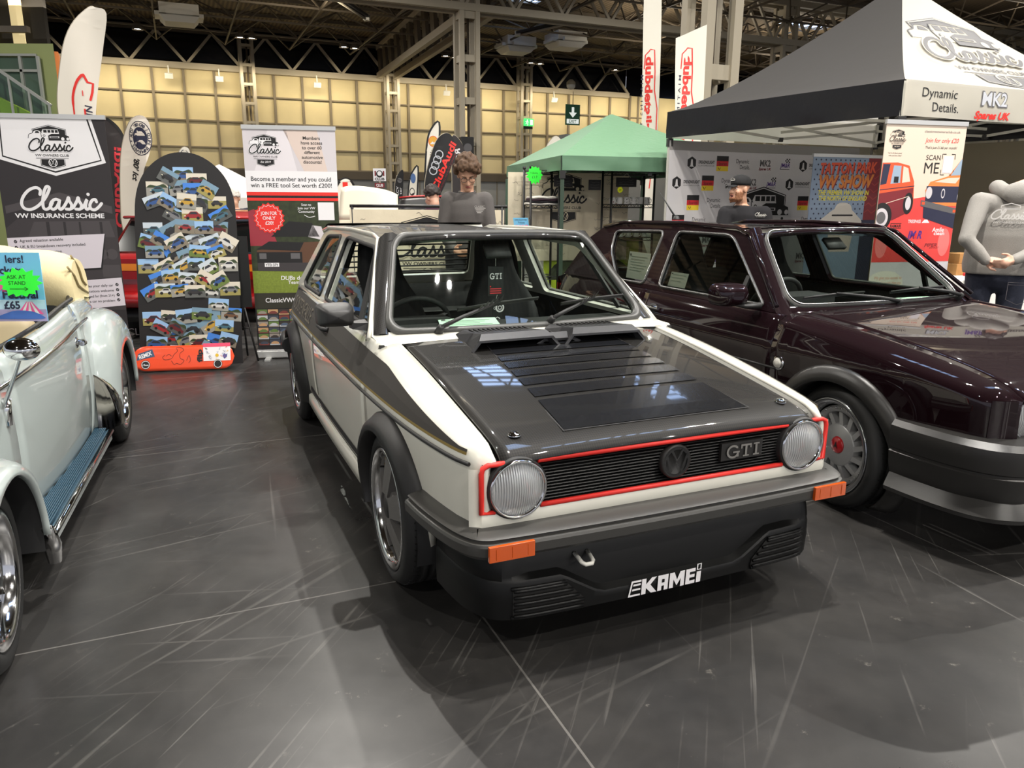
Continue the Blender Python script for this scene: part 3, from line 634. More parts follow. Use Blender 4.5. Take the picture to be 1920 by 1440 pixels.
def lens_mat():
    if 'fluted_lens' in MATS: return MATS['fluted_lens']
    m = bpy.data.materials.new('fluted_lens'); m.use_nodes = True; nt = m.node_tree; nt.nodes.remove(nt.nodes['Principled BSDF']); N = nt.nodes; Lk = nt.links
    out = N['Material Output']; tc = N.new('ShaderNodeTexCoord'); wv = N.new('ShaderNodeTexWave'); wv.bands_direction = 'Y'; wv.inputs['Scale'].default_value = 42; wv.inputs['Distortion'].default_value = .6
    bp = N.new('ShaderNodeBump'); bp.inputs['Strength'].default_value = .9; bp.inputs['Distance'].default_value = .008
    g = N.new('ShaderNodeBsdfGlossy'); g.inputs['Roughness'].default_value = .12; g.inputs['Color'].default_value = (.95, .96, .97, 1)
    t = N.new('ShaderNodeBsdfTransparent'); mx = N.new('ShaderNodeMixShader'); mx.inputs[0].default_value = .5
    df = N.new('ShaderNodeBsdfTranslucent'); df.inputs['Color'].default_value = (.9, .92, .92, 1); m2 = N.new('ShaderNodeMixShader'); m2.inputs[0].default_value = .42
    dd = N.new('ShaderNodeBsdfDiffuse'); dd.inputs['Color'].default_value = (.92, .94, .94, 1)
    Lk.new(tc.outputs['Object'], wv.inputs['Vector']); Lk.new(wv.outputs['Fac'], bp.inputs['Height'])
    for n in (g, dd): Lk.new(bp.outputs[0], n.inputs['Normal'])
    Lk.new(t.outputs[0], mx.inputs[1]); Lk.new(g.outputs[0], mx.inputs[2]); Lk.new(mx.outputs[0], m2.inputs[1]); Lk.new(dd.outputs[0], m2.inputs[2]); Lk.new(m2.outputs[0], out.inputs['Surface'])
    MATS['fluted_lens'] = m; return m
def headlamp(parent, c, r, name='headlamp'):
    """round lamp facing +x: reflector bowl, chrome ring, fluted lens"""
    M4 = Matrix.Translation(c)@Matrix.Rotation(PI/2, 4, 'Y')
    mb = MB(); mb.lathe([(r+.010, -.05), (r+.010, .002), (r+.004, .009), (r+.001, .0)], RUBBER, 40, M4)
    mb.lathe([(r+.004, .006), (r+.002, .016), (r-.005, .014), (r-.008, .0)], CHROME, 40, M4)
    mb.lathe([(r-.004, -.002), (r*.85, -.03), (r*.5, -.06), (.02, -.07), (.0, -.07)], M('reflector', (240, 240, 236), .3, 1.0), 36, M4)
    mb.sphere(M4@Vector((0, 0, -.03)), (.014, .014, .014), M('bulb_glass', (245, 240, 225), .2), 8, 6)
    o = mb.build(name, parent, norm=False); o['label'] = 'round chrome-ringed headlamp'
    mb = MB(); rows = []
    for i in range(9):
        q = i/8; rows.append([M4@Vector((q*(r-.004)*math.cos(2*PI*j/40), q*(r-.004)*math.sin(2*PI*j/40), .030-.028*q*q)) for j in range(40)])
    L_ = lens_mat()
    mb.grid(rows, L_, closed=True); mb.build('lens', o)
    return o
def seat(parent, x, y, racing, zf=.24):
    """front bucket seat facing +x"""
    P = lambda u, v, w: Vector((x+u, y+v, zf+w))
    mb = MB(); rows = []
    for u, w in ((.26, .12), (.24, .2), (.05, .2), (-.2, .16), (-.24, .1)): rows.append([P(u, v*.25, w+.05*abs(v)**3) for v in (-1, -.8, -.4, 0, .4, .8, 1)])
    mb.grid(rows, SEATM); o = solid(mb.build('seat', parent), .09); subsurf(o)
    mb = MB(); rows = []
    sh = [(0, .24, .10), (.15, .25, .10), (.35, .27, .09), (.5, .25, .06), (.62, .17, .03), (.70, .14, .02), (.86, .13, .03), (.92, .11, .02)]
    for w, hw, dp in sh: rows.append([P(-.2-.28*w+dp*abs(v)**2.5, v*hw, .12+w*.92) for v in (-1, -.75, -.4, 0, .4, .75, 1)])
    mb.grid(rows, SEATM); b = solid(mb.build('seat_back', parent), .10); subsurf(b)
    if racing:
        mb = MB(); f = plane_fn(P(-.2-.28*.77+.055, 0, .12+.77*.92), (0, 1, 0), (-.28, 0, .95)); p = Print(mb, f, .004)
        p.ring((0, 0), .075, .012, GREYP, 1); p.line([(-.05, .02), (.02, .02)], .012, GREYP, 1); p.line([(-.02, -.02), (.05, -.02)], .012, GREYP, 1)
        mb.build('seat_emblem', parent)
class HatchBody:
    """boxy two-door hatchback skin: side surface y(x,z), shared by the two VW-shaped hatches"""
    def __init__(s, **k): s.__dict__.update(k)
    def y(s, x, z):
        y = sinterp(x, s.Yw)
        if z < s.zm: y -= s.tuck*((s.zm-z)/(s.zm-s.zs))**2
        else: y -= s.lean*((z-s.zm)/(s.zbelt-s.zm))**1.4
        return y
    def zbot(s, x):
        if x > s.ra+.01 and getattr(s, 'zfront', None): return s.zfront
        for xc in (0, s.xr):
            d = s.ra**2-(x-xc)**2
            if d > 0: return max(s.zs, s.zc+math.sqrt(d), (getattr(s, 'zfront', 0) if x > 0 else 0))
        return s.zs
    def stations(s, x0, x1, dx=.06):
        xs = list(np.linspace(x0, x1, max(2, int(abs(x1-x0)/dx)+1)))
        for xc in (0, s.xr):
            for k in range(25):
                q = xc+s.ra*math.cos(PI*k/24)*.9999
                if min(x0, x1) < q < max(x0, x1): xs.append(q)
        xs = sorted(set(round(q, 4) for q in xs)); return xs
    def panel(s, name, parent, x0, x1, sg, mat, top, nz=12, thick=.02, extra=None):
        """top(x) -> list of (y,z) ending the section above the side"""
        rows = []
        for x in s.stations(x0, x1):
            zb = s.zbot(x); up = top(x); z1 = up[0][1]; row = []
            for i in range(nz+1):
                z = zb+(z1-zb)*i/nz; row.append(Vector((x, sg*s.y(x, z), z)))
            row += [Vector((x, sg*y, z)) for y, z in up[1:]]; rows.append(row)
        mb = MB(); mb.grid(rows, mat); 
        if extra: extra(mb)
        o = mb.build(name, parent); solid(o, thick, -1 if True else 1)
        return o
def flip_out(o, axis_sign):
    """make normals face away from the car's middle"""
    me = o.data; bm = bmesh.new(); bm.from_mesh(me)
    s = sum((f.normal.y*axis_sign)*f.calc_area() for f in bm.faces)
    if s < 0: bmesh.ops.reverse_faces(bm, faces=bm.faces)
    bm.to_mesh(me); bm.free()
def arch_flare(parent, B, xc, sg, mat, out=.06, wd=.055, a0=-10, a1=190, name='arch_flare', lift=0.):
    mb = MB(); rows = []
    for k in range(37):
        a = math.radians(a0+(a1-a0)*k/36); c, s_ = math.cos(a), math.sin(a); row = []
        r0 = B.ra+wd+lift; yb = B.y(xc+r0*c, max(B.zs, B.zc+r0*s_)); taper = 1-.0*abs(c)
        for r, o in ((r0, -.004), (r0, .008), (r0-.012, .022), (r0-wd*.55, out*.78), (B.ra-.006, out), (B.ra-.014, out-.008), (B.ra-.012, -.03)):
            row.append(Vector((xc+r*c, sg*(yb+o*taper), max(.07, B.zc+r*s_))))
        rows.append(row)
    mb.grid(rows, mat); o = mb.build(name, parent); return o
def window(parent, outl, mapf, gmat, frame=.012, fm=None, name='window', openr=False):
    """glass pane with rubber seal along its outline (u, v) -> mapf"""
    if not openr:
        mb = MB(); mb.poly([mapf(u, v, -.008) for u, v in outl], gmat); g = mb.build(name+'_glass', parent)
    mb = MB(); mb.tube([mapf(u, v, 0) for u, v in outl], frame, fm or RUBBER, 6, closed=True); mb.build(name+'_seal', parent)
def cut_panel(name, parent, outer, holes, mapf, mat, thick=.03):
    mb = MB(); loops = [[Vector((u, v, 0)) for u, v in outer]]+[[Vector((u, v, 0)) for u, v in h] for h in holes]
    tri = tessellate_polygon(loops); allp = [p for l in loops for p in l]
    for t in (0, -thick): mb.add([mapf(p.x, p.y, t) for p in allp], tri, mat)
    for l in loops:
        n = len(l); mb.add([mapf(p.x, p.y, 0) for p in l]+[mapf(p.x, p.y, -thick) for p in l], [(i, (i+1) % n, n+(i+1) % n, n+i) for i in range(n)], mat)
    return mb.build(name, parent)
def steering(parent, x, y, z, r=.185):
    mb = MB(); R = Matrix.Rotation(math.radians(-62), 3, 'Y'); c = Vector((x, y, z))
    mb.tube([c+R@Vector((r*math.cos(a*PI/16), r*math.sin(a*PI/16), 0)) for a in range(32)], .014, INTER, 8, closed=True)
    mb.sphere(c, (.05, .05, .03), INTER, 12, 8)
    for a in (0, 2.1, 4.2): mb.bar(c, c+R@Vector((r*math.cos(a+PI), r*math.sin(a+PI), 0)), .03, .012, GREYP)
    mb.tube([c, c+Vector((.35, 0, -.2))], .03, INTER, 8); mb.build('steering_wheel', parent)
def wiper(parent, piv, tip, blade, up, fins=0):
    piv, tip = Vector(piv), Vector(tip); up = Vector(up).normalized(); mb = MB()
    mb.lathe([(.0, .03), (.014, .028), (.018, .0), (.018, -.03)], RUBBER, 12, Matrix.Translation(piv)@up.to_track_quat('Z', 'Y').to_matrix().to_4x4())
    mb.tube([piv+up*.02, piv+(tip-piv)*.35+up*.03, tip+up*.022], [.011, .009, .006], RUBBER, 8)
    mb.tube([tip-Vector(blade)*.5+up*.008, tip+up*.016, tip+Vector(blade)*.5+up*.008], .0055, RUBBER, 6)
    mb.bar(tip-Vector(blade)*.5, tip+Vector(blade)*.5, .006, .012, RUBBER)
    for i in range(fins):
        q = tip+(piv-tip)*(.05+.09*i); mb.add([q+up*.02, q+up*.075+(tip-piv)*.06, q+up*.024+(tip-piv)*.10], [(0, 1, 2)], RUBBER)
    mb.build('wiper', parent)
# ------------------------------------------------------------------ the white hatch (front axle on the ground = origin, x forward, y to its left)
WHITE = paint('white_car_paint', (218, 216, 204)); CARB = carbon('carbon_fibre')
car = thing('hatchback', 'white hatchback with black carbon bonnet and red-edged grille, parked centre front', 'car', (.2512, 2.988, 0), math.atan2(-.9177, .3973))
B1 = HatchBody(zfront=.41, zm=.66, zs=.235, zbelt=.865, tuck=.03, lean=.075, xr=-2.4, ra=.315, zc=.29,
               Yw=[(-2.98, .655), (-2.93, .70), (-2.75, .755), (-2.4, .775), (-1.5, .79), (-.5, .785), (0, .77), (.3, .748), (.55, .712), (.64, .685), (.69, .655)])
ZH = [(-.52, .862), (-.35, .853), (0, .815), (.3, .772), (.5, .742), (.6, .725), (.66, .708), (.69, .684)]
YB, ZB, YG, ZG = .712, .862, .535, 1.272        # belt and gutter
def top_fender(x):
    zh = sinterp(x, ZH); zs = zh-.05; y0 = B1.y(x, zs); y1 = .622
    out = [(y0, zs)]
    for k in range(1, 7):
        a = PI/2*k/6; out.append((y1+(y0-y1)*math.cos(a)**.9 if k < 6 else y1, zs+(zh-zs)*math.sin(a)))
    return out
def top_belt(x): return [(B1.y(x, .845), .845), (B1.y(x, .857)-.004, .858), (B1.y(x, .86)-.014, ZB)]
for sg in (-1, 1):
    f = B1.panel('front_wing', car, -.362, .69, sg, WHITE, lambda x: top_fender(x)); flip_out(f, sg)
    d = B1.panel('door', car, -1.655, -.368, sg, WHITE, top_belt); flip_out(d, sg)
    q = B1.panel('rear_quarter_panel', car, -2.98, -1.661, sg, WHITE, top_belt); flip_out(q, sg)
    fl = arch_flare(car, B1, 0, sg, TRIM, .062, .055, 19, 196); fl['label'] = 'black plastic wheel arch flare'
    arch_flare(car, B1, -2.4, sg, TRIM, .062, .055, -16, 196)
    # rub strip, broad dark stripe with gold edge, sill decal
    mb = MB(); mb.tube([Vector((x, sg*(B1.y(x, .665)+.004), .665+.0*x)) for x in np.linspace(-2.86, .64, 60)], .0065, RUBBER, 6)
    mb.build('rub_strip', car)
    mb = MB(); fn = lambda u, v, t=0: Vector((u, sg*(B1.y(u, v)+t), v)); p = Print(mb, fn, .0012); STR = M('matt_grey_stripe', (60, 56, 52), .75); GOLD = M('gold_pinstripe', (128, 108, 48), .6)
    xs = list(np.linspace(-2.9, .62, 90))
    def band(lo, hi, m, lay):
        for a, b in zip(xs, xs[1:]):
            if hi(a)-lo(a) > 1e-3 or hi(b)-lo(b) > 1e-3: 
                zz = [0, .5, 1]
                for k in range(2): p.put([(a, lo(a)+(hi(a)-lo(a))*zz[k]), (b, lo(b)+(hi(b)-lo(b))*zz[k]), (b, lo(b)+(hi(b)-lo(b))*zz[k+1]), (a, lo(a)+(hi(a)-lo(a))*zz[k+1])], [(0, 1, 2, 3)], m, lay)
    hi = lambda x: .842 if x < -1.3 else (.842-.03*(x+1.3)/1.15 if x < -.15 else max(.706, .812-.112*(x+.15)/.78))
    band(lambda x: .688, lambda x: .697, GOLD, 1); band(lambda x: .697, hi, STR, 1)
    bx = lambda u: -1.76-u
    if sg < 0: p2 = Print(mb, lambda u, v, t=0: fn(u, v, t), .0012); p2.text('OOSTENFALLE', (-2.2, .768), .085, M('stripe_letter', (112, 104, 90), .6), 3, w=.78)
    else: Print(mb, lambda u, v, t=0: fn(-u, v, t), .0012).text('OOSTENFALLE', (2.2, .768), .085, M('stripe_letter', (112, 104, 90), .6), 3, w=.78)
    band(lambda x: .30 if -1.95 < x < -.42 else .3, lambda x: .335 if -1.95 < x < -.42 else .3, BLACKP, 1)
    band(lambda x: .285 if -1.95 < x < -.42 else .3, lambda x: .291 if -1.95 < x < -.42 else .285, BLACKP, 1)
    mb.build('side_stripe', car)
    mb = MB()  # sill skirt under the doors
    mb.grid([[Vector((x, sg*(B1.y(x, .25)+dy), z)) for dy, z in ((-.01, .26), (.012, .25), (.014, .19), (-.02, .16))] for x in np.linspace(-2.07, -.33, 14)], WHITE); mb.build('sill', car)
    # greenhouse side
    sidef = lambda u, v, t=0: Vector((u, sg*(YB+(YG-YB)*(v-ZB)/(ZG-ZB)+t*.93-.004-.02*max(0, (-u-2.2))**2), v+t*.37))
    dwin = rounded([(-.60, .885), (-.985, 1.205), (-1.70, 1.222), (-1.665, .885)], [.02, .05, .05, .03])
    qwin = rounded([(-1.825, .885), (-1.86, 1.222), (-2.27, 1.205), (-2.46, .905), (-2.40, .885)], [.03, .04, .06, .05, .03])
    outer = [(-.50, ZB), (-.975, 1.240), (-1.05, 1.256), (-1.6, 1.264), (-2.3, 1.252), (-2.44, 1.235), (-2.74, ZB)]
    g = cut_panel('cabin_side', car, outer, [dwin, qwin], sidef, WHITE, .035)
    window(car, qwin, sidef, WGLASS, .011, name='quarter_window'); window(car, dwin, sidef, WGLASS, .011, name='door_window', openr=(sg < 0))
    mb = MB(); mb.bar(sidef(-.80, .885, -.01), sidef(-1.0, 1.20, -.01), .022, .018, RUBBER); mb.build('quarterlight_bar', car)
    if sg < 0:   # half wound down pane
        low = rounded([(-.81, .885), (-.93, .99), (-1.3, 1.085), (-1.66, 1.06), (-1.65, .885)], [.01, .05, .1, .02, .01]); mb = MB(); mb.poly([sidef(u, v, -.012) for u, v in low], WGLASS); mb.build('door_window_glass', car)
        tri_ = [(-.605, .888), (-.80, .888), (-.985, 1.19)]; mb = MB(); mb.poly([sidef(u, v, -.01) for u, v in tri_], WGLASS); mb.build('quarterlight_glass', car)
    mb = MB(); mb.tube([sidef(u, v, .008) for u, v in [(-.505, ZB-.012), (-.545, ZB+.03), (-.985, 1.244), (-1.1, 1.259), (-1.6, 1.266), (-2.3, 1.254), (-2.45, 1.23)]], .010, WHITE, 8); mb.build('roof_gutter', car)
    mb = MB(); mb.tube([Vector((-1.26, sg*(B1.y(-1.3, .775)+.004), .775)), Vector((-1.28, sg*(B1.y(-1.3, .775)+.03), .777)), Vector((-1.42, sg*(B1.y(-1.3, .775)+.03), .777)), Vector((-1.45, sg*(B1.y(-1.3, .775)+.004), .775))], [.012, .011, .011, .012], RUBBER, 8)
    mb.box((-1.36, sg*(B1.y(-1.3, .76)+.001), .762), (.2, .006, .05), DARKM); mb.build('door_handle', car)
    if sg < 0:
        # door mirror: wedge housing on a bracket
        mb = MB(); X, Y, Z = -.615, sg*.835, .945; rows = []
        for fx, sx, sz in ((.075, .02, .02), (.072, .50, .46), (.060, .66, .60), (.030, .90, .88), (.0, .98, .97), (-.045, 1.0, 1.0), (-.055, .97, .97)):
            rows.append([Vector((X+fx, Y+.080*sx*math.copysign(abs(math.cos(a))**.4, math.cos(a)), Z+.05*sz*math.copysign(abs(math.sin(a))**.4, math.sin(a)))) for a in np.linspace(0, 2*PI, 32, endpoint=False)])
        mb.grid(rows, TRIM, closed=True); mb.add(rows[-1], [tuple(range(32))], TRIM)
        mir = mb.build('door_mirror', car); mb = MB(); mb.box((X-.05, Y, Z), (.008, .14, .085), CHROME); mb.build('mirror_glass', mir)
        mb = MB(); mb.add([Vector(q) for q in ((-.57, sg*.70, .875), (-.66, sg*.70, .875), (-.66, sg*.70, .915), (-.585, sg*.77, .885), (-.64, sg*.775, .885), (-.64, sg*.775, .912), (-.585, sg*.775, .912), (-.58, sg*.70, .91))], [(0, 1, 2, 7), (3, 6, 5, 4), (0, 3, 4, 1), (1, 4, 5, 2), (2, 5, 6, 7), (7, 6, 3, 0)], TRIM); mb.build('mirror_bracket', mir)
    wheel(car, 0, sg*.695, .293, .293, .225, .2, sg, 'star'); wheel(car, -2.4, sg*.695, .29, .29, .217, .21, sg, 'star')
    for xc in (0, -2.4):   # inner wheel housings
        mb = MB(); mb.grid([[Vector((xc+.33*math.cos(a), sg*yy, .29+.33*math.sin(a))) for yy in (.765, .5)] for a in np.linspace(-.3, PI+.3, 18)], INTER); mb.build('wheel_housing', car)
    headlamp(car, (.69, sg*.553, .588), .089)
# bonnet
def hood_z(x, y): return sinterp(x, [(-.36, .862), (-.2, .846), (0, .822), (.3, .779), (.5, .748), (.6, .731), (.65, .716), (.68, .698), (.695, .678)])-.012*(abs(y)/.61)**3
mb = MB(); xs = list(np.linspace(-.345, .58, 22))+[.61, .635, .655, .67, .682, .69, .695]
mb.grid([[Vector((x, y, hood_z(x, y))) for y in np.linspace(-.606, .606, 33)] for x in xs], CARB); hood = mb.build('bonnet', car); solid(hood, .025); hood['label'] = 'glossy black carbon bonnet'
mb = MB(); p = Print(mb, lambda u, v, t=0: Vector((v, u, hood_z(v, u)+t)), .0015); SAT = M('satin_black_panel', (26, 27, 30), .22, 0, .6)
bars = [(-.33, -.16), (-.145, -.085), (-.065, -.005), (.015, .075), (.1, .16), (.185, .25), (.28, .355), (.385, .615)]
for a, b in bars:
    ua = .305+.055*(a+.15)/.77; ub = .305+.055*(b+.15)/.77
    for k in range(12):
        s0, s1 = -1+k/6, -1+(k+1)/6
        for (c0, c1) in zip(np.linspace(a, b, 4), np.linspace(a, b, 4)[1:]):
            u0 = ua+(ub-ua)*(c0-a)/(b-a); u1 = ua+(ub-ua)*(c1-a)/(b-a)
            p.put([(s0*u0, c0), (s1*u0, c0), (s1*u1, c1), (s0*u1, c1)], [(0, 1, 2, 3)], SAT, 1)
p.line([(-.30, -.2), (-.365, .62), (.365, .62), (.30, -.2)], .006, BLACKP, 2); mb.build('bonnet_stripes', hood)
for sg in (-1, 1):
    mb = MB(); M4 = Matrix.Translation((.60, sg*.525, hood_z(.6, .525)+.002)); mb.lathe([(.0, .012), (.012, .011), (.02, .004), (.021, 0)], CHROME, 20, M4); mb.build('bonnet_pin', hood)
mb = MB()  # cowl and white strip ahead of the windscreen
mb.grid([[Vector((x, y, z-.008*(abs(y)/.6)**3+.003)) for y in np.linspace(-.708, .708, 25)] for x, z in ((-.352, .856), (-.40, .868), (-.49, .874), (-.54, .872))], WHITE); mb.build('cowl_panel', car)
def scoop(y0, y1, z0, name, xr=-.40, xf=-.155, m=M('scoop_black_plastic', (44, 44, 46), .38, bump=(700, .1))):
    mb = MB(); w = y1-y0; rows = []
    zr = .872+z0
    for y, k in ((y0-.035, 0), (y0, 1), (y1, 1), (y1+.035, 0)):
        rows.append([Vector((xr, y, .866 if not k else zr)), Vector((xr+.12, y, .845 if not k else zr+.006)), Vector((xf-.02, y, hood_z(xf, y) if not k else hood_z(xf, y)+.052+z0)), Vector((xf+.012, y+(.02 if y > (y0+y1)/2 else -.02), hood_z(xf, y)+.002 if not k else hood_z(xf, y)+.03+z0))])
    mb.grid(rows, m, False)
    n = int(w/.022)
    for i in range(n):
        y = y0+.02+(w-.04)*i/(n-1); mb.box((xr+.07, y, zr+.0035), (.075, .008, .006), DARKM, Matrix.Rotation(.04, 3, 'Y'))
    return solid(mb.build(name, car), .012)
s1 = scoop(-.335, -.045, .012, 'bonnet_scoop'); scoop(.085, .375, .012, 'bonnet_scoop'); scoop(-.03, .07, -.012, 'bonnet_scoop', -.37, -.19)
# windscreen with its broad seal; pillars; roof
def wsf(u, v, t=0):
    """u -1..1 across, v 0..1 up the screen"""
    hw = .657+(.507-.657)*v; bow = .075*(1-u*u)
    x = -.495+(-.895+.495)*v+bow*(1-.25*v); z = .872+(1.272-.872)*v+.012*(1-u*u)*v
    return Vector((x+t*.72, u*hw, z+t*.68))
def rim_line(u0, v0, v1, r, n=7):
    pts = []
    for (cu, cv, a0) in ((1, 1, 0), (-1, 1, 1), (-1, 0, 2), (1, 0, 3)):
        for k in range(n+1):
            a = PI/2*(a0+k/n); ru, rv = r, r*1.35
            pts.append(((u0-ru)*cu+ru*math.cos(a), (v1-rv if cv else v0+rv)+rv*math.sin(a)))
    res = []
    for i, a in enumerate(pts):
        b = pts[(i+1) % len(pts)]; m = max(1, int(math.hypot(b[0]-a[0], b[1]-a[1])/.08))
        res += [(a[0]+(b[0]-a[0])*k/m, a[1]+(b[1]-a[1])*k/m) for k in range(m)]
    return res
wo = rim_line(1.0, -.012, 1.0, .11)
mb = MB(); rows = []
for (inset, t) in ((0, 0), (.008, .016), (.035, .018), (.052, .008), (.056, -.01)):
    rows.append([wsf(u*(1-inset*.9), .5+(v-.5)*(1-inset*2.0), t) for u, v in wo])
mb.grid(list(zip(*rows))+[list(zip(*rows))[0]], SEALM); mb.build('windscreen_seal', car)
mb = MB(); mb.grid([[wsf(u*.965, .03+.94*v, .004) for u in np.linspace(-1, 1, 21)] for v in np.linspace(0, 1, 9)], WGLASS); mb.build('windscreen', car)
for sg in (-1, 1):
    mb = MB()
    mb.grid([[wsf(sg*u, v, t) for u, t in ((.94, -.02), (.99, .002), (1.06, -.004), (1.105, -.04), (1.10, -.07))] for v in np.linspace(.0, 1.02, 10)], CARB); pl = mb.build('windscreen_pillar', car); pl['label'] = 'black carbon windscreen pillar'
mb = MB(); mb.grid([[wsf(u, v, t) for u in np.linspace(-.97, .97, 15)] for v, t in ((-.08, -.03), (-.04, .0), (.02, -.004))], WHITE); mb.build('windscreen_lower_frame', car)
def roof_z(x, y): return sinterp(x, [(-.86, 1.272), (-.93, 1.296), (-1.1, 1.318), (-1.6, 1.328), (-2.1, 1.318), (-2.35, 1.29), (-2.42, 1.268)])-.030*(abs(y)/.53)**3.2
mb = MB(); mb.grid([[Vector((x-.0+(.07*(1-(y/.53)**2) if x > -.95 else 0), y, roof_z(x, y))) for y in np.linspace(-.53, .53, 25)] for x in (-.865, -.89, -.93, -1.0, -1.1, -1.35, -1.6, -1.85, -2.1, -2.25, -2.35, -2.42)], carbon('carbon_fibre_roof', coat=.45))
rf = mb.build('roof', car); solid(rf, .03); rf['label'] = 'glossy black carbon roof'
# tail: hatch with window, spoiler, rear panel, rear bumper
hatchf = lambda u, v, t=0: Vector((-2.42-.42*v-t*.75, u*(.535+.13*v), 1.262-.40*v+t*.66))
rw_ = rounded([(-.86, .1), (.86, .1), (.86, .88), (-.86, .88)], .08)
cut_panel('tailgate', car, [(-1, 0), (1, 0), (1, 1.02), (-1, 1.02)], [rw_], hatchf, WHITE, .03); window(car, rw_, hatchf, WGLASS, .014, name='rear_window')
mb = MB(); mb.grid([[hatchf(u, v, t) for u in np.linspace(-1, 1, 9)] for v, t in ((-.04, .0), (.02, .022), (.12, .03), (.1, .0))], TRIM); mb.build('roof_spoiler', car)
mb = MB()
for i in range(7): mb.tube([hatchf(-.84, .18+.1*i, -.035), hatchf(.84, .18+.1*i, -.035)], .006, RUBBER, 6)
mb.build('rear_window_guard', car)
mb = MB(); mb.grid([[Vector((x-.02*(1-u*u), u*w, z)) for u in np.linspace(-1, 1, 9)] for x, w, z in ((-2.84, .665, .86), (-2.95, .675, .82), (-2.98, .67, .6), (-2.97, .66, .45), (-2.9, .62, .25))], WHITE); mb.build('rear_panel', car)
for sg in (-1, 1):
    mb = MB(); mb.box((-2.99, sg*.52, .66), (.03, .26, .14), REDP); mb.build('tail_lamp', car)
mb = MB(); mb.tube([(-2.55, -.80, .47), (-2.9, -.77, .47), (-3.04, -.6, .47), (-3.06, 0, .47), (-3.04, .6, .47), (-2.9, .77, .47), (-2.55, .80, .47)], .055, TRIM, 8); mb.build('rear_bumper', car)
# front: white panel with recessed slatted grille, red frame
mb = MB(); NO = rounded([(-.668, .52), (.668, .52), (.668, .672), (-.668, .672)], .03)
front = lambda u, v, t=0: Vector((.682+t-.04*max(0, abs(u)-.5)**2, u, v))
for sg in (-1, 1):
    p = Print(mb, front, 0)
    hc = [(sg*.553+.106*math.cos(2*PI*k/40), .588+.106*math.sin(2*PI*k/40)) for k in range(40)]
mb.grid([[Vector((x, u, z)) for u in np.linspace(-.668, .668, 21)] for x, z in ((.684, .522), (.69, .512), (.69, .46), (.66, .44))], WHITE); mb.build('front_valance', car)
mb = MB(); mb.grid([[Vector((.63, u, z)) for u in (-.665, .665)] for z in (.49, .68)], INTER)
for i in range(15):
    z = .527+.145*i/14; 
    mb.grid([[Vector((x, u, zz)) for u in (-.66, .66)] for x, zz in ((.64, z+.001), (.674, z-.0015), (.676, z-.004), (.64, z-.006))], M('grille_black', (11, 11, 12), .5), False)
gr = mb.build('grille', car, norm=False); gr['label'] = 'black slatted grille'
mb = MB()
for sg in (-1, 1):
    f = [(sg*.47, .672), (sg*.44, .672)]
ro = [(-.43, .675), (.43, .675)]
mb.tube([front(u, .668, .006) for u in (-.485, 0, .485)], .0085, REDP, 6); mb.tube([front(u, .5225, .006) for u in (-.475, 0, .475)], .0085, REDP, 6)
for sg in (-1, 1): mb.tube([front(*q, .006) for q in [(sg*.595, .672), (sg*.645, .672), (sg*.663, .664), (sg*.668, .648), (sg*.668, .522), (sg*.625, .522)]], .0085, REDP, 6)
fr = mb.build('grille_frame', car); fr['label'] = 'bright red grille edging'
mb = MB()
for sg in (-1, 1):
    mb.grid([[Vector((x, sg*y, z)) for x, y in ((.685, .672), (.69, .668), (.665, .70))] for z in np.linspace(.44, .66, 4)], WHITE)
    mb.build('front_corner', car); mb = MB()
mb = MB(); f = lambda u, v, t=0: Vector((.690+t, u, v)); M4 = Matrix.Translation((.684, .018, .596))@Matrix.Rotation(PI/2, 4, 'Y')
mb.lathe([(.058, -.01), (.058, .008), (.05, .012), (.045, .004), (.0, .003)], DARKM, 32, M4); GLB = M('gloss_black_badge', (16, 16, 17), .15, 0, 1)
roundel(Print(mb, f, .003), (.018, .596), .05, GLB, GLB, 1, .17); mb.build('round_emblem', car)
mb = MB(); mb.box((.682, .292, .600), (.012, .175, .062), DARKM); slab_gti(Print(mb, f, .0015), (.292, .600), .044, .14, M('badge_grey', (120, 118, 114), .5), 1); mb.build('badge', car)
# bumper: deep satin black, wrapping to the arches, grooved
def bump_path(off, z):
    pts = [(.335, .80), (.45, .79), (.60, .765), (.70, .735), (.757, .69), (.772, .6), (.782, .3), (.785, 0)]
    pts = [(x+off*(1 if x > .7 else .2), y+off*(1 if x < .74 else .15)) for x, y in pts]
    pts = cr(pts, 4); full = pts+[(x, -y) for x, y in pts[::-1][1:]]
    return [Vector((x, -y, z)) for x, y in full][::-1]
sec = [(-.112, .474), (-.06, .479), (-.014, .474), (-.003, .469), (-.010, .464), (-.010, .460), (.004, .456), (.008, .448), (.006, .42), (-.004, .408), (-.05, .40), (-.12, .40)]
SATB = M('satin_bumper', (58, 57, 55), .38, bump=(1100, .1))
mb = MB(); mb.grid([bump_path(o_, z) for o_, z in sec], SATB); bp_ = crisp(mb.build('front_bumper', car)); bp_['label'] = 'satin dark grey wrap-round bumper'
for sg in (-1, 1):
    mb = MB(); mb.prism([(-.072, -.024), (.072, -.024), (.072, .024), (-.072, .024)], lambda u, v, t: Vector((.782+.012*t-.02*(u*sg > 0)*abs(u), sg*.612+u, .437+v)), 0, 1, AMBER)
    for k in range(3): mb.box((.7935, sg*.612-.05+.05*k, .437), (.003, .0025, .036), AMBER)
    o = mb.build('indicator', bp_); bevel(o, .004); o['label'] = 'amber front indicator'
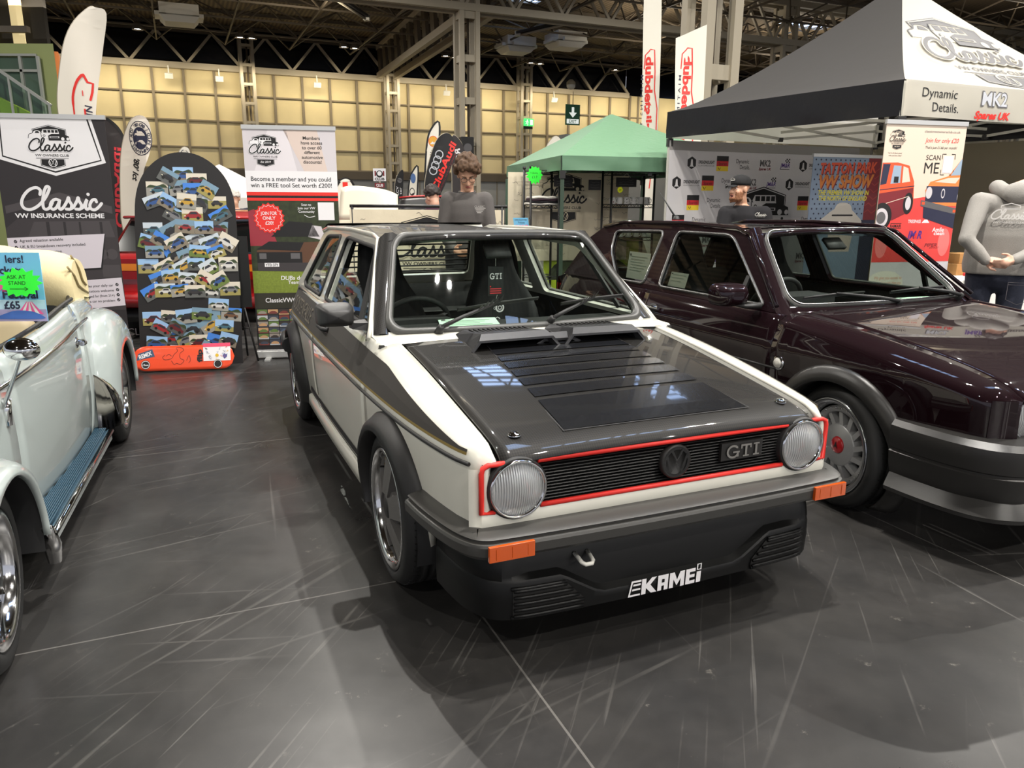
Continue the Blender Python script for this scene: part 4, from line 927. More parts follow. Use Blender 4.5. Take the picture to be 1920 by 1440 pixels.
# chin spoiler with slatted corners and lettering
CP = cr([(.375, .712), (.47, .704), (.58, .685), (.665, .645), (.705, .58), (.72, .45), (.728, .2), (.73, 0)], 6); CP = CP+[(x, -y) for x, y in CP[::-1][1:]]
CP = [(x, -y) for x, y in CP]; CPS = [0.]
for p_, q_ in zip(CP, CP[1:]): CPS.append(CPS[-1]+math.hypot(q_[0]-p_[0], q_[1]-p_[1]))
CPS = [c-CPS[-1]/2 for c in CPS]; CHL = CPS[-1]
def chin(u, z, t=0):
    """u = metres along the spoiler from its middle, z height, t outward"""
    k = (z-.155)/.245; x = float(np.interp(u, CPS, [p[0] for p in CP])); y = float(np.interp(u, CPS, [p[1] for p in CP]))
    x2 = float(np.interp(u+.01, CPS, [p[0] for p in CP])); y2 = float(np.interp(u+.01, CPS, [p[1] for p in CP])); d = Vector((x2-x, y2-y, 0)); n = Vector((d.y, -d.x, 0)).normalized() if d.length > 1e-6 else Vector((1, 0, 0))
    return Vector((x, y, z))+n*(t-.02*k+.012*math.sin(PI*min(1, max(0, k))))
SPO = M('satin_black_spoiler', (10, 10, 10), .45, spec=.3, bump=(900, .08))
mb = MB(); us = sorted(set([round(q, 4) for q in list(np.linspace(-CHL, CHL, 61))+[.36, .39, .42, -.36, -.39, -.42, .30, -.30]]))
def zrec(u): return .205+.085*min(1, max(0, (abs(u)-.27)/.14))
rows = []
for u in us:
    zr = zrec(u); rec = -.03 if abs(u) < .52 else -.03*max(0, 1-(abs(u)-.52)/.08)
    rows.append([chin(u, .155, -.1), chin(u, .155, -.01), chin(u, .16, 0), chin(u, zr*.5+.08, 0), chin(u, zr-.008, 0), chin(u, zr, -.004), chin(u, zr+.012, rec), chin(u, .34, rec), chin(u, .375, rec-.01), chin(u, .385, -.06)])
mb.grid(rows, SPO); sp = mb.build('chin_spoiler', car); solid(sp, .012); crisp(sp, 30)
for sg in (-1, 1):
    mb = MB(); ends = [(.40, .56), (.355, .565), (.33, .57), (.33, .572)]
    top_ = lambda z: .335 if z < .2 else .335+.06*(z-.2)/.06
    zz = np.linspace(.172, .262, 7)
    mb.grid([[chin(sg*(top_(z)+(.575-top_(z))*k/8), z, .003) for k in range(9)] for z in zz], DARKM)
    for z in np.linspace(.176, .262, 5): mb.tube([chin(sg*(top_(z)+.002+(.570-top_(z))*k/8), z, .009) for k in range(9)], .0055, SPO, 6)
    for z in (.168, .268): mb.tube([chin(sg*(top_(z)+(.58-top_(z))*k/8), z, .004) for k in range(9)], .006, SPO, 6)
    mb.build('spoiler_vent', sp)
mb = MB(); f = lambda u, v, t=0: chin(u, v, .002+t); pK = Print(mb, f, .0012).sub(-.172, .163, .0575)
for L_ in ([(.0, 0), (.22, 1), (1.0, 1), (1.0, .88), (.32, .88), (.14, .12), (.95, .12), (.95, 0)], [(.35, .66), (.95, .66), (.95, .78), (.38, .78)], [(.28, .36), (.95, .36), (.95, .48), (.31, .48)],
           [(1.05, 0), (1.4, 0), (1.4, .38), (1.85, 0), (2.3, 0), (1.75, .55), (2.25, 1), (1.85, 1), (1.4, .62), (1.4, 1), (1.05, 1)],
           [(2.37, 0), (2.37, 1), (2.92, 1), (3.22, 1), (3.22, 0), (2.9, 0), (2.9, 0.3), (2.69, 0.3), (2.69, 0)],
           [(3.34, 0), (3.34, 1), (3.72, 1), (3.97, 0.5), (4.22, 1), (4.6, 1), (4.6, 0), (4.28, 0), (4.28, 0.55), (3.97, 0.1), (3.66, 0.55), (3.66, 0)],
           [(4.72, 0), (4.72, 1), (5.52, 1), (5.52, 0.78), (5.04, 0.78), (5.04, 0.61), (5.47, 0.61), (5.47, 0.41), (5.04, 0.41), (5.04, 0.22), (5.52, 0.22), (5.52, 0)], [(5.64, 0), (6.02, 0), (6.02, 0.72), (5.64, 0.72)]):
    pK.poly([(u*.83, v) for u, v in L_], WHITEP, 1)
pK.rect(2.69*.83, .52, 2.9*.83, .74, SPO, 2); pK.line([(5.68*.83, .85), (5.98*.83, .85), (5.98*.83, 1.2), (5.68*.83, 1.2)], .09, WHITEP, 1, closed=True); mb.build('spoiler_lettering', sp)
mb = MB(); mb.tube([(.69, -.352, .338), (.735, -.349, .325), (.745, -.340, .321), (.745, -.318, .321), (.735, -.309, .325), (.69, -.306, .338)], .007, WHITEM, 8); th = mb.build('tow_hook', car); th['label'] = 'white tow hook'
# cabin
mb = MB(); mb.box((-1.4, 0, .2), (2.7, 1.36, .05), INTER); mb.box((-1.5, 0, .27), (2.3, .22, .12), INTER); mb.box((-2.55, 0, .45), (.7, 1.2, .5), INTER)
for sg in (-1, 1): mb.box((-1.5, sg*.70, .55), (2.3, .02, .6), INTER)
mb.box((-.42, 0, .48), (.06, 1.2, .56), INTER); mb.build('cabin_tub', car)
mb = MB(); mb.grid([[Vector((x, y, z)) for y in np.linspace(-.62, .62, 9)] for x, z in ((-.44, .845), (-.58, .856), (-.78, .858), (-.86, .80), (-.82, .62))], INTER); mb.box((-.87, -.42, .835), (.12, .34, .08), INTER); mb.build('dashboard', car)
steering(car, -1.0, -.38, .80)
seat(car, -1.45, -.35, True); seat(car, -1.42, .37, True)
mb = MB(); mb.grid([[Vector((x, y, z)) for y in np.linspace(-.58, .58, 7)] for x, z in ((-1.95, .42), (-2.0, .5), (-2.3, .48), (-2.42, .72), (-2.5, .86), (-2.56, .84))], SEATM); solid(mb.build('rear_bench', car), .06)
mb = MB()   # roll hoop behind the seats with door bars
mb.tube(cr([(-1.85, -.6, .3), (-1.86, -.58, .8), (-1.86, -.5, 1.19), (-1.86, -.3, 1.245), (-1.86, .3, 1.245), (-1.86, .5, 1.19), (-1.86, .58, .8), (-1.85, .6, .3)], 5), .019, INTER, 8)
for sg in (-1, 1): mb.tube([(-1.86, sg*.48, 1.2), (-2.45, sg*.5, .75)], .017, INTER, 8)
mb.build('roll_hoop', car)
mb = MB(); mb.grid([[wsf(u, v, -.05) for u in np.linspace(-.12, .12, 3)] for v in (.80, .93)], INTER); solid(mb.build('rear_view_mirror', car), .02)
for sg, px in ((-1, .36), (1, 0)):
    pass
wiper(car, (-.425, -.43, .885), (-.56, -.10, .965), (-.05, .42, .028), (.72, 0, .68), 5)
wiper(car, (-.425, .10, .895), (-.545, .38, .965), (-.04, .36, .02), (.72, .1, .68), 5)
mb = MB(); mb.box((-.72, 0, .60), (.05, .05, .05), INTER); mb.box((-1.45, 0, .36), (.3, .16, .14), INTER); mb.tube([(-1.2, 0, .35), (-1.22, 0, .52)], .012, CHROME, 8); mb.sphere((-1.22, 0, .54), .025, INTER, 10, 8); mb.build('gear_lever', car)
mb = MB(); mb.tube([(-1.2, .03, .19), (-2.9, .03, .19), (-3.05, .2, .2)], .03, GUNM, 8); mb.box((-1.5, 0, .21), (2.7, .9, .03), DARKM); mb.build('underbody', car)
mb = MB(); mb.box((.3, 0, .42), (.6, .9, .3), DARKM); mb.build('engine_block', car)
# loose things on and in the white car
CARM = car.matrix_basis.copy() if False else Matrix.Translation((.2512, 2.988, 0))@Matrix.Rotation(math.atan2(-.9177, .3973), 4, 'Z')
def in_car(o, M4=None): o.matrix_world = (M4 or CARM)@o.matrix_world; return o
PAPER = M('mint_paper', (196, 232, 206), .7)
def sheet(label, pts, M4, lines=4, mat=PAPER):
    mb = MB(); P = [M4@Vector(q) for q in pts]; O = P[0]; ux = P[1]-P[0]; uv = P[3]-P[0]; n = ux.cross(uv).normalized()
    fn = lambda u, v, t=0: O+ux*u+uv*v+n*t
    mb.add([fn(0, 0), fn(1, 0), fn(1, 1), fn(0, 1)], [(0, 1, 2, 3)], mat); p = Print(mb, fn, .0008)
    for i in range(lines): p.rect(.12, .82-.62*i/lines, .88-.1*(i % 3), .835-.62*i/lines, M('ink_grey', (120, 140, 128), .7), 1)
    p.rect(.05, .84, .12, .92, GREYP, 1); c = sum(P, Vector())/4
    o = mb.build('paper_sheet'); solid(o, .0006); return tag(o, label, 'paper')
sheet('pale green printed sheet lying behind the windscreen of the white car', [(-.472, -.40, .862), (-.43, -.12, .862), (-.765, -.066, .868), (-.83, -.308, .868)], CARM, 6)
t = thing('hang_tag', 'black hang tag reading GTI on a string behind the white car windscreen', 'tag'); 
hp = CARM@Vector((-.93, .035, 1.03)); t.location = hp; TAGM = M('tag_black', (30, 34, 33), .5)
ux = (CARM.to_3x3()@Vector((0, 1, 0))); nn = CARM.to_3x3()@Vector((1, 0, 0))
mb = MB(); fn = plane_fn((0, 0, 0), ux, (0, 0, 1), nn); mb.prism([(-.042, -.075), (.042, -.075), (.042, .07), (-.042, .075)], lambda u, v, k: fn(u, v, k), -.0015, .0015, TAGM); p = Print(mb, lambda u, v, k=0: fn(u, v, k+.002), .0006)
slab_gti(p, (0, .025), .03, .066, WHITEP, 1); p.rect(-.032, -.03, -.026, -.024, REDP, 1)
for k in range(3): p.rect(-.032, -.042-.011*k, .03, -.036-.011*k, M('tag_red', (200, 60, 66), .5), 1)
mb.build('card', t); mb = MB(); mb.tube([(0, 0, .075), (0, 0, .17)], .0012, WHITEM, 5); mb.build('string', t)
t = thing('hang_tag', 'lower black hang tag with a white wheel print below the first tag', 'tag'); t.location = CARM@Vector((-.92, .045, .875))
mb = MB(); mb.prism([(-.03, -.065), (.02, -.065), (.024, .055), (-.02, .065), (-.03, .05)], lambda u, v, k: fn(u, v, k), -.0015, .0015, TAGM); p = Print(mb, lambda u, v, k=0: fn(u, v, k+.002), .0006)
p.ring((.008, .02), .02, .008, WHITEP, 1); p.ring((.008, .02), .009, .004, WHITEP, 1); p.text('V', (-.02, .04), .014, WHITEP, 1); p.text('G', (-.02, .018), .014, WHITEP, 1); p.line([(-.02, -.035), (-.005, -.028), (.008, -.036)], .005, WHITEP, 1); mb.build('card', t)
mb = MB(); mb.tube([(-.01, 0, .065), (-.005, 0, .085)], .0012, WHITEM, 5); mb.build('string', t)
# ------------------------------------------------------------------ the dark maroon hatch on the right
MAR = M('maroon_car_paint', (21, 6, 11), .6, 0, 1.0, spec=.03); FLARE = M('satin_arch_plastic', (40, 39, 38), .32, bump=(800, .08))
C2A = math.radians(-65.87)
car2 = thing('hatchback', 'dark maroon hatchback with black wheel arches, parked right of the white car', 'car', (2.268, 3.765, 0), C2A)
CARM2 = Matrix.Translation((2.268, 3.765, 0))@Matrix.Rotation(C2A, 4, 'Z')
B2 = HatchBody(zfront=.40, zm=.70, zs=.22, zbelt=.87, tuck=.05, lean=.065, xr=-2.475, ra=.335, zc=.295,
               Yw=[(-3.08, .66), (-3.0, .73), (-2.8, .79), (-2.4, .825), (-1.5, .835), (-.5, .832), (0, .82), (.35, .80), (.6, .765), (.68, .73), (.73, .64)])
ZH2 = [(-.56, .885), (-.35, .872), (0, .842), (.3, .802), (.5, .768), (.62, .738), (.69, .712), (.73, .685)]
YB2, ZB2, YG2, ZG2 = .765, .868, .565, 1.275
def top_fender2(x):
    zh = sinterp(x, ZH2); zs = zh-.075; y0 = B2.y(x, zs); y1 = .632; out = [(y0, zs)]
    for k in range(1, 8):
        a = PI/2*k/7; out.append((y1+(y0-y1)*math.cos(a)**.85 if k < 7 else y1, zs+(zh-zs)*math.sin(a)))
    return out
def top_belt2(x): return [(B2.y(x, .845), .845), (B2.y(x, .857)-.004, .86), (B2.y(x, .86)-.012, ZB2)]
for sg in (-1, 1):
    f = B2.panel('front_wing', car2, -.435, .73, sg, MAR, top_fender2); flip_out(f, sg)
    d = B2.panel('door', car2, -1.66, -.441, sg, MAR, top_belt2); flip_out(d, sg)
    q = B2.panel('rear_quarter_panel', car2, -3.08, -1.666, sg, MAR, top_belt2); flip_out(q, sg)
    fl = arch_flare(car2, B2, 0, sg, FLARE, .045, .06, -52, 200); fl['label'] = 'satin black wheel arch'
    fl = arch_flare(car2, B2, -2.475, sg, FLARE, .045, .06, -20, 200); fl['label'] = 'satin black wheel arch'
    mb = MB()
    for a, b in ((-2.0, -.40),): mb.grid([[Vector((x, sg*(B2.y(x, .3)+dy), z)) for dy, z in ((.004, .33), (.02, .315), (.02, .19), (-.02, .17))] for x in np.linspace(a, b, 12)], FLARE)
    mb.build('sill_moulding', car2)
    mb = MB(); mb.tube([Vector((x, sg*(B2.y(x, .60)+.002), .60)) for x in np.linspace(-2.05, -.36, 30)], .006, RUBBER, 6); mb.build('rub_strip', car2)
    sidef = lambda u, v, t=0: Vector((u, sg*(YB2+(YG2-YB2)*((v-ZB2)/(ZG2-ZB2))**1.15+t*.9-.004-.03*max(0, (-u-2.2))**2), v+t*.43)) if v > ZB2 else Vector((u, sg*(YB2+t), v))
    dwin = rounded([(-.60, .895), (-1.085, 1.238), (-1.62, 1.238), (-1.565, .895)], [.02, .07, .05, .04])
    qwin = rounded([(-1.735, .895), (-1.765, 1.235), (-2.36, 1.215), (-2.30, 1.08), (-2.08, .905), (-2.04, .895)], [.04, .05, .05, .05, .05, .04])
    outer = [(-.49, ZB2), (-.965, 1.235), (-1.05, 1.262), (-1.6, 1.287), (-2.3, 1.272), (-2.55, 1.24), (-2.70, 1.15), (-2.84, ZB2)]
    cut_panel('cabin_side', car2, outer, [dwin, qwin], sidef, MAR, .035)
    window(car2, qwin, sidef, DGLASS, .009, SEALM, 'quarter_window'); window(car2, dwin, sidef, DGLASS, .009, SEALM, 'door_window')
    mb = MB(); mb.tube([sidef(u, v, .006) for u, v in dwin], .004, M('dull_chrome', (150, 150, 150), .25, 1.0), 5, closed=True); mb.tube([sidef(u, v, .006) for u, v in qwin], .004, MATS['dull_chrome'], 5, closed=True); mb.build('window_trim', car2)
    mb = MB(); mb.bar(sidef(-.80, .90, -.004), sidef(-.80, 1.03, -.004), .03, .016, RUBBER); mb.build('quarterlight_bar', car2)
    mb = MB(); mb.tube([sidef(u, v, .006) for u, v in [(-.5, ZB2+.03), (-.94, 1.25), (-1.08, 1.279), (-1.6, 1.292), (-2.3, 1.277), (-2.55, 1.24)]], .012, MAR, 8); mb.build('roof_gutter', car2)
    # grab handle: chrome-faced bar in a recess
    yh = B2.y(-1.52, .765); mb = MB(); mb.sphere((-1.52, sg*(yh-.004), .758), (.05, .012, .035), INTER, 14, 8); mb.tube([Vector((x, sg*(yh+.016), .772)) for x in (-1.62, -1.55, -1.44)], [.012, .012, .010], CHROME, 8); mb.build('door_handle', car2)
    if sg < 0:
        mb = MB(); X, Y, Z = -.70, sg*.90, .945; rows = []
        for fx, s_ in ((.075, .35), (.065, .7), (.03, .95), (-.02, 1.0), (-.055, .98)): rows.append([Vector((X+fx, Y+.10*s_*math.copysign(abs(math.cos(a))**.55, math.cos(a)), Z+.062*s_*math.copysign(abs(math.sin(a))**.55, math.sin(a)))) for a in np.linspace(0, 2*PI, 24, endpoint=False)])
        mb.grid(rows, MAR, closed=True); mb.add(rows[0], [tuple(range(24))], MAR); mr = mb.build('door_mirror', car2)
        mb = MB(); mb.add([p+Vector((.006, 0, 0)) for p in rows[-1]], [tuple(range(24))], CHROME); mb.build('mirror_glass', mr)
        mb = MB(); mb.tube([(-.60, sg*.77, .895), (-.64, sg*.84, .888), (-.68, sg*.89, .90)], [.03, .022, .02], RUBBER, 8, flat=.6); mb.build('mirror_arm', mr)
    wheel(car2, 0, sg*.705, .297, .297, .226, .215, sg, 'turbine', steer=math.radians(-7)); wheel(car2, -2.475, sg*.71, .297, .297, .226, .215, sg, 'turbine')
    mb = MB()
    for xc in (0, -2.475): 
        mb = MB(); mb.grid([[Vector((xc+.345*math.cos(a), sg*yy, .295+.345*math.sin(a))) for yy in (.80, .5)] for a in np.linspace(-.3, PI+.3, 18)], INTER); mb.build('wheel_housing', car2)
    mb = MB(); ym = B2.y(-.375, .63); M4 = Matrix.Translation((-.375, sg*(ym), .632))@Matrix.Rotation(-PI/2*sg, 4, 'X'); mb.lathe([(.0, .022), (.018, .02), (.028, .008), (.03, 0)], M('clear_lens', (210, 208, 200), .1, .3, 1), 20, M4); mb.lathe([(.028, .01), (.036, .006), (.037, 0)], CHROME, 20, M4); mb.build('side_repeater', car2)
    headlamp(car2, (.70, sg*.545, .600), .089)
def hood2_z(x, y): return sinterp(x, [(-.40, .886), (-.2, .873), (0, .852), (.3, .812), (.5, .777), (.62, .747), (.69, .718), (.73, .688)])-.012*(abs(y)/.62)**3
mb = MB(); mb.grid([[Vector((x+.02*(1-(y/.62)**2)*(x > .6), y, hood2_z(x, y))) for y in np.linspace(-.622, .622, 33)] for x in list(np.linspace(-.40, .58, 22))+[.61, .64, .67, .69, .71, .73]], MAR); h2 = mb.build('bonnet', car2); solid(h2, .02)
mb = MB(); mb.grid([[Vector((x, y, z-.012*(abs(y)/.62)**3)) for y in np.linspace(-.66, .66, 15)] for x, z in ((-.405, .872), (-.43, .864), (-.50, .868), (-.54, .858))], DARKM)
for i in range(36): mb.box((-.44, -.5+.028*i, .868), (.03, .012, .008), RUBBER)
mb.build('scuttle_vent', car2)
def wsf2(u, v, t=0):
    hw = .695+(.515-.695)*v; bow = .085*(1-u*u); x = -.50+(-.965+.50)*v+bow*(1-.25*v); z = .875+(1.278-.875)*v+.012*(1-u*u)*v
    return Vector((x+t*.68, u*hw, z+t*.73))
wo2 = rim_line(.965, .03, .965, .12)
mb = MB(); rows = []
for (ins, t) in ((0, 0), (.006, .012), (.022, .013), (.036, .004), (.04, -.01)): rows.append([wsf2(u*(1-ins*.9), .5+(v-.5)*(1-ins*2.0), t) for u, v in wo2])
mb.grid(list(zip(*rows))+[list(zip(*rows))[0]], SEALM); 
mb.tube([wsf2(u*.985, .5+(v-.5)*.965, .016) for u, v in wo2], .004, MATS['dull_chrome'], 5, closed=True); mb.build('windscreen_seal', car2)
mb = MB(); mb.grid([[wsf2(u*.945, .045+.905*v, .004) for u in np.linspace(-1, 1, 21)] for v in np.linspace(0, 1, 9)], WGLASS); mb.build('windscreen', car2)
for sg in (-1, 1):
    mb = MB(); mb.grid([[wsf2(sg*u, v, t) for u, t in ((.92, -.02), (.96, .002), (1.04, -.004), (1.09, -.035))] for v in np.linspace(-.05, 1.02, 10)], MAR); mb.build('windscreen_pillar', car2)
mb = MB(); mb.grid([[wsf2(u, v, t) for u in np.linspace(-.97, .97, 15)] for v, t in ((-.05, -.02), (-.01, .002), (.05, 0.0))], MAR); mb.build('windscreen_lower_frame', car2)
def roof2_z(x, y): return sinterp(x, [(-.93, 1.276), (-1.0, 1.302), (-1.2, 1.328), (-1.7, 1.338), (-2.2, 1.322), (-2.45, 1.292), (-2.55, 1.262)])-.035*(abs(y)/.56)**3.2
mb = MB(); mb.grid([[Vector((x+(.075*(1-(y/.56)**2) if x > -1.03 else 0), y, roof2_z(x, y))) for y in np.linspace(-.56, .56, 25)] for x in (-.935, -.96, -1.0, -1.08, -1.2, -1.4, -1.7, -1.95, -2.2, -2.35, -2.45, -2.55)], MAR); r2 = mb.build('roof', car2); solid(r2, .03)
mb = MB(); mb.grid([[Vector((x, y, roof2_z(x, y)+.004)) for y in np.linspace(-.36, .36, 9)] for x in np.linspace(-1.15, -1.75, 8)], M('sunroof_glass', (16, 14, 15), .06, 0, 1)); mb.build('sunroof', car2)
hatch2 = lambda u, v, t=0: Vector((-2.54-.36*v-t*.8, u*(.555+.16*v), 1.258-.41*v+t*.6))
rw2 = rounded([(-.86, .12), (.86, .12), (.84, .9), (-.84, .9)], .08); cut_panel('tailgate', car2, [(-1, 0), (1, 0), (1, 1.02), (-1, 1.02)], [rw2], hatch2, MAR, .03); window(car2, rw2, hatch2, DGLASS, .012, name='rear_window')
mb = MB(); mb.grid([[Vector((x-.02*(1-u*u), u*w, z)) for u in np.linspace(-1, 1, 9)] for x, w, z in ((-2.90, .715, .86), (-3.06, .70, .82), (-3.1, .69, .6), (-3.09, .68, .45), (-3.0, .66, .22))], MAR); mb.build('rear_panel', car2)
for sg in (-1, 1):
    mb = MB(); mb.box((-3.08, sg*.54, .68), (.06, .28, .17), REDP); mb.build('tail_lamp', car2)
mb = MB(); mb.tube([(-2.72, -.83, .45), (-3.0, -.80, .45), (-3.15, -.6, .45), (-3.17, 0, .45), (-3.15, .6, .45), (-3.0, .80, .45), (-2.72, .83, .45)], .075, FLARE, 8, flat=1.3); mb.build('rear_bumper', car2)
mb = MB(); mb.tube([(-2.38, -.05, 1.298), (-2.55, -.10, 1.50)], [.008, .0025], RUBBER, 6); mb.lathe([(.0, .03), (.018, .02), (.026, 0)], RUBBER, 12, Matrix.Translation((-2.38, -.05, 1.296))); mb.build('aerial', car2)
# nose: grille with slats, deep bumper with lower lip, driving lamp
mb = MB(); mb.grid([[Vector((.665, u, z)) for u in (-.67, .67)] for z in (.50, .69)], INTER)
for i in range(7): 
    z = .52+.16*i/6; mb.grid([[Vector((x, u, zz)) for u in (-.66, .66)] for x, zz in ((.67, z+.004), (.705, z), (.708, z-.008), (.67, z-.012))], M('grille_black', (22, 22, 23), .35), False)
mb.build('grille', car2, norm=False)
mb = MB(); mb.grid([[Vector((x, u, z)) for u in np.linspace(-.69, .69, 15)] for x, z in ((.70, .505), (.72, .49), (.72, .44), (.69, .42))], MAR); mb.build('front_valance', car2)
for sg in (-1, 1):
    mb = MB(); mb.grid([[Vector((x, sg*y, z)) for x, y in ((.705, .655), (.725, .65), (.70, .70), (.675, .735))] for z in np.linspace(.42, .68, 4)], MAR); mb.build('front_corner', car2)
def bp2(off, z):
    pts = [(.325, .835), (.45, .835), (.60, .822), (.72, .785), (.80, .71), (.835, .6), (.85, .3), (.855, 0)]
    pts = cr([(x+off*(1 if x > .7 else .2), y+off*(1 if x < .75 else .2)) for x, y in pts], 4); full = pts+[(x, -y) for x, y in pts[::-1][1:]]
    return [Vector((x, y, z)) for x, y in full]
sec2 = [(-.14, .525), (-.07, .53), (-.02, .522), (.004, .50), (.008, .46), (.0, .405), (-.006, .398), (-.006, .39), (.0, .385), (-.01, .33), (-.03, .28), (-.022, .27), (.008, .225), (.0, .205), (-.08, .20)]
mb = MB(); mb.grid([bp2(o_, z) for o_, z in sec2], FLARE); b2 = crisp(mb.build('front_bumper', car2))
for sg in (-1, 1):
    mb = MB(); mb.sphere((.825, sg*.50, .31), (.03, .085, .045), M('clear_lens', (210, 208, 200), .1, .3, 1), 16, 10); mb.build('driving_lamp', b2)
mb = MB(); mb.box((-1.4, 0, .2), (2.7, 1.42, .05), INTER); mb.box((-2.6, 0, .45), (.7, 1.25, .5), INTER); mb.box((-.42, 0, .5), (.06, 1.35, .62), INTER)
for sg in (-1, 1): mb.box((-1.5, sg*.745, .55), (2.3, .02, .6), INTER)
mb.build('cabin_tub', car2)
mb = MB(); mb.grid([[Vector((x, y, z)) for y in np.linspace(-.64, .64, 9)] for x, z in ((-.46, .85), (-.58, .865), (-.76, .855), (-.84, .80), (-.78, .62))], INTER); mb.box((-.76, -.36, .88), (.2, .36, .08), INTER); mb.build('dashboard', car2)
steering(car2, -.95, -.36, .83); seat(car2, -1.45, -.36, False); seat(car2, -1.45, .36, False)
mb = MB(); mb.grid([[Vector((x, y, z)) for y in np.linspace(-.6, .6, 7)] for x, z in ((-2.0, .42), (-2.05, .5), (-2.35, .48), (-2.45, .72), (-2.55, .90), (-2.6, .88))], SEATM); solid(mb.build('rear_bench', car2), .06)
mb = MB(); mb.grid([[wsf2(u, v, -.05) for u in np.linspace(-.12, .12, 3)] for v in (.80, .93)], INTER); solid(mb.build('rear_view_mirror', car2), .02)
wiper(car2, (-.43, .05, .885), (-.52, -.34, .935), (-.02, .46, .01), (.68, 0, .73)); wiper(car2, (-.47, .60, .89), (-.52, .30, .94), (-.02, .46, .01), (.68, 0, .73))
mb = MB(); mb.box((.3, 0, .42), (.6, .9, .3), DARKM); mb.box((-1.5, 0, .21), (2.7, .9, .03), DARKM); mb.build('underbody', car2)
sheet('pale green sheet lying behind the windscreen of the maroon car', [(-.55, .28, .868), (-.55, .60, .868), (-.68, .60, .872), (-.68, .28, .872)], CARM2, 5)
CARD = M('white_card', (222, 216, 208), .6)
sheet('white printed card leaning inside the rear side window of the maroon car', [(-2.10, -.66, .90), (-1.82, -.67, .90), (-1.84, -.62, 1.08), (-2.14, -.61, 1.08)], CARM2, 6, CARD)
sheet('white printed card standing inside the door window of the maroon car', [(-1.54, -.70, .90), (-1.36, -.70, .90), (-1.38, -.68, .97), (-1.53, -.68, .99)], CARM2, 3, CARD)
# ------------------------------------------------------------------ the pale open-top beetle-shaped car at the left
PALE = M('pale_grey_white_paint', (166, 175, 173), .3, 0, 1.0); CREAMC = M('cream_hood_cloth', (222, 206, 160), .75, bump=(60, .15)); BLUER = M('blue_ribbed_rubber', (38, 70, 88), .55)
CBA = math.radians(-70.71)
car3 = thing('convertible', 'pale round-winged open convertible with folded cream hood, at the left edge', 'car', (-2.251, 1.871, 0), CBA)
CARM3 = Matrix.Translation((-2.251, 1.871, 0))@Matrix.Rotation(CBA, 4, 'Z')
YB3 = [(-3.1, .38), (-2.9, .53), (-2.5, .65), (-2.1, .69), (-1.75, .70), (-1.2, .692), (-.6, .645), (-.2, .57), (.3, .45), (.7, .3)]
ZT3 = [(-3.1, .62), (-2.9, .76), (-2.5, .86), (-2.1, .90), (-1.75, .905), (-1.3, .885), (-.6, .862), (-.2, .84), (.3, .75), (.7, .55)]
def by(x, z):
    k = (z-.5)/.4
    return sinterp(x, YB3)*(1-.045*max(0, k)**2-.07*max(0, -k)**2)
def bpanel(name, x0, x1, sg, z0=.20):
    mb = MB(); rows = []
    for x in np.linspace(x0, x1, max(3, int(abs(x1-x0)/.07))):
        zt = sinterp(x, ZT3); rows.append([Vector((x, sg*(by(x, z0+(zt-z0)*k/12)-(.015*(k-11)*(k > 10))), z0+(zt-z0)*k/12)) for k in range(13)])
    mb.grid(rows, PALE); o = mb.build(name, car3); flip_out(o, sg); solid(o, .025); return o
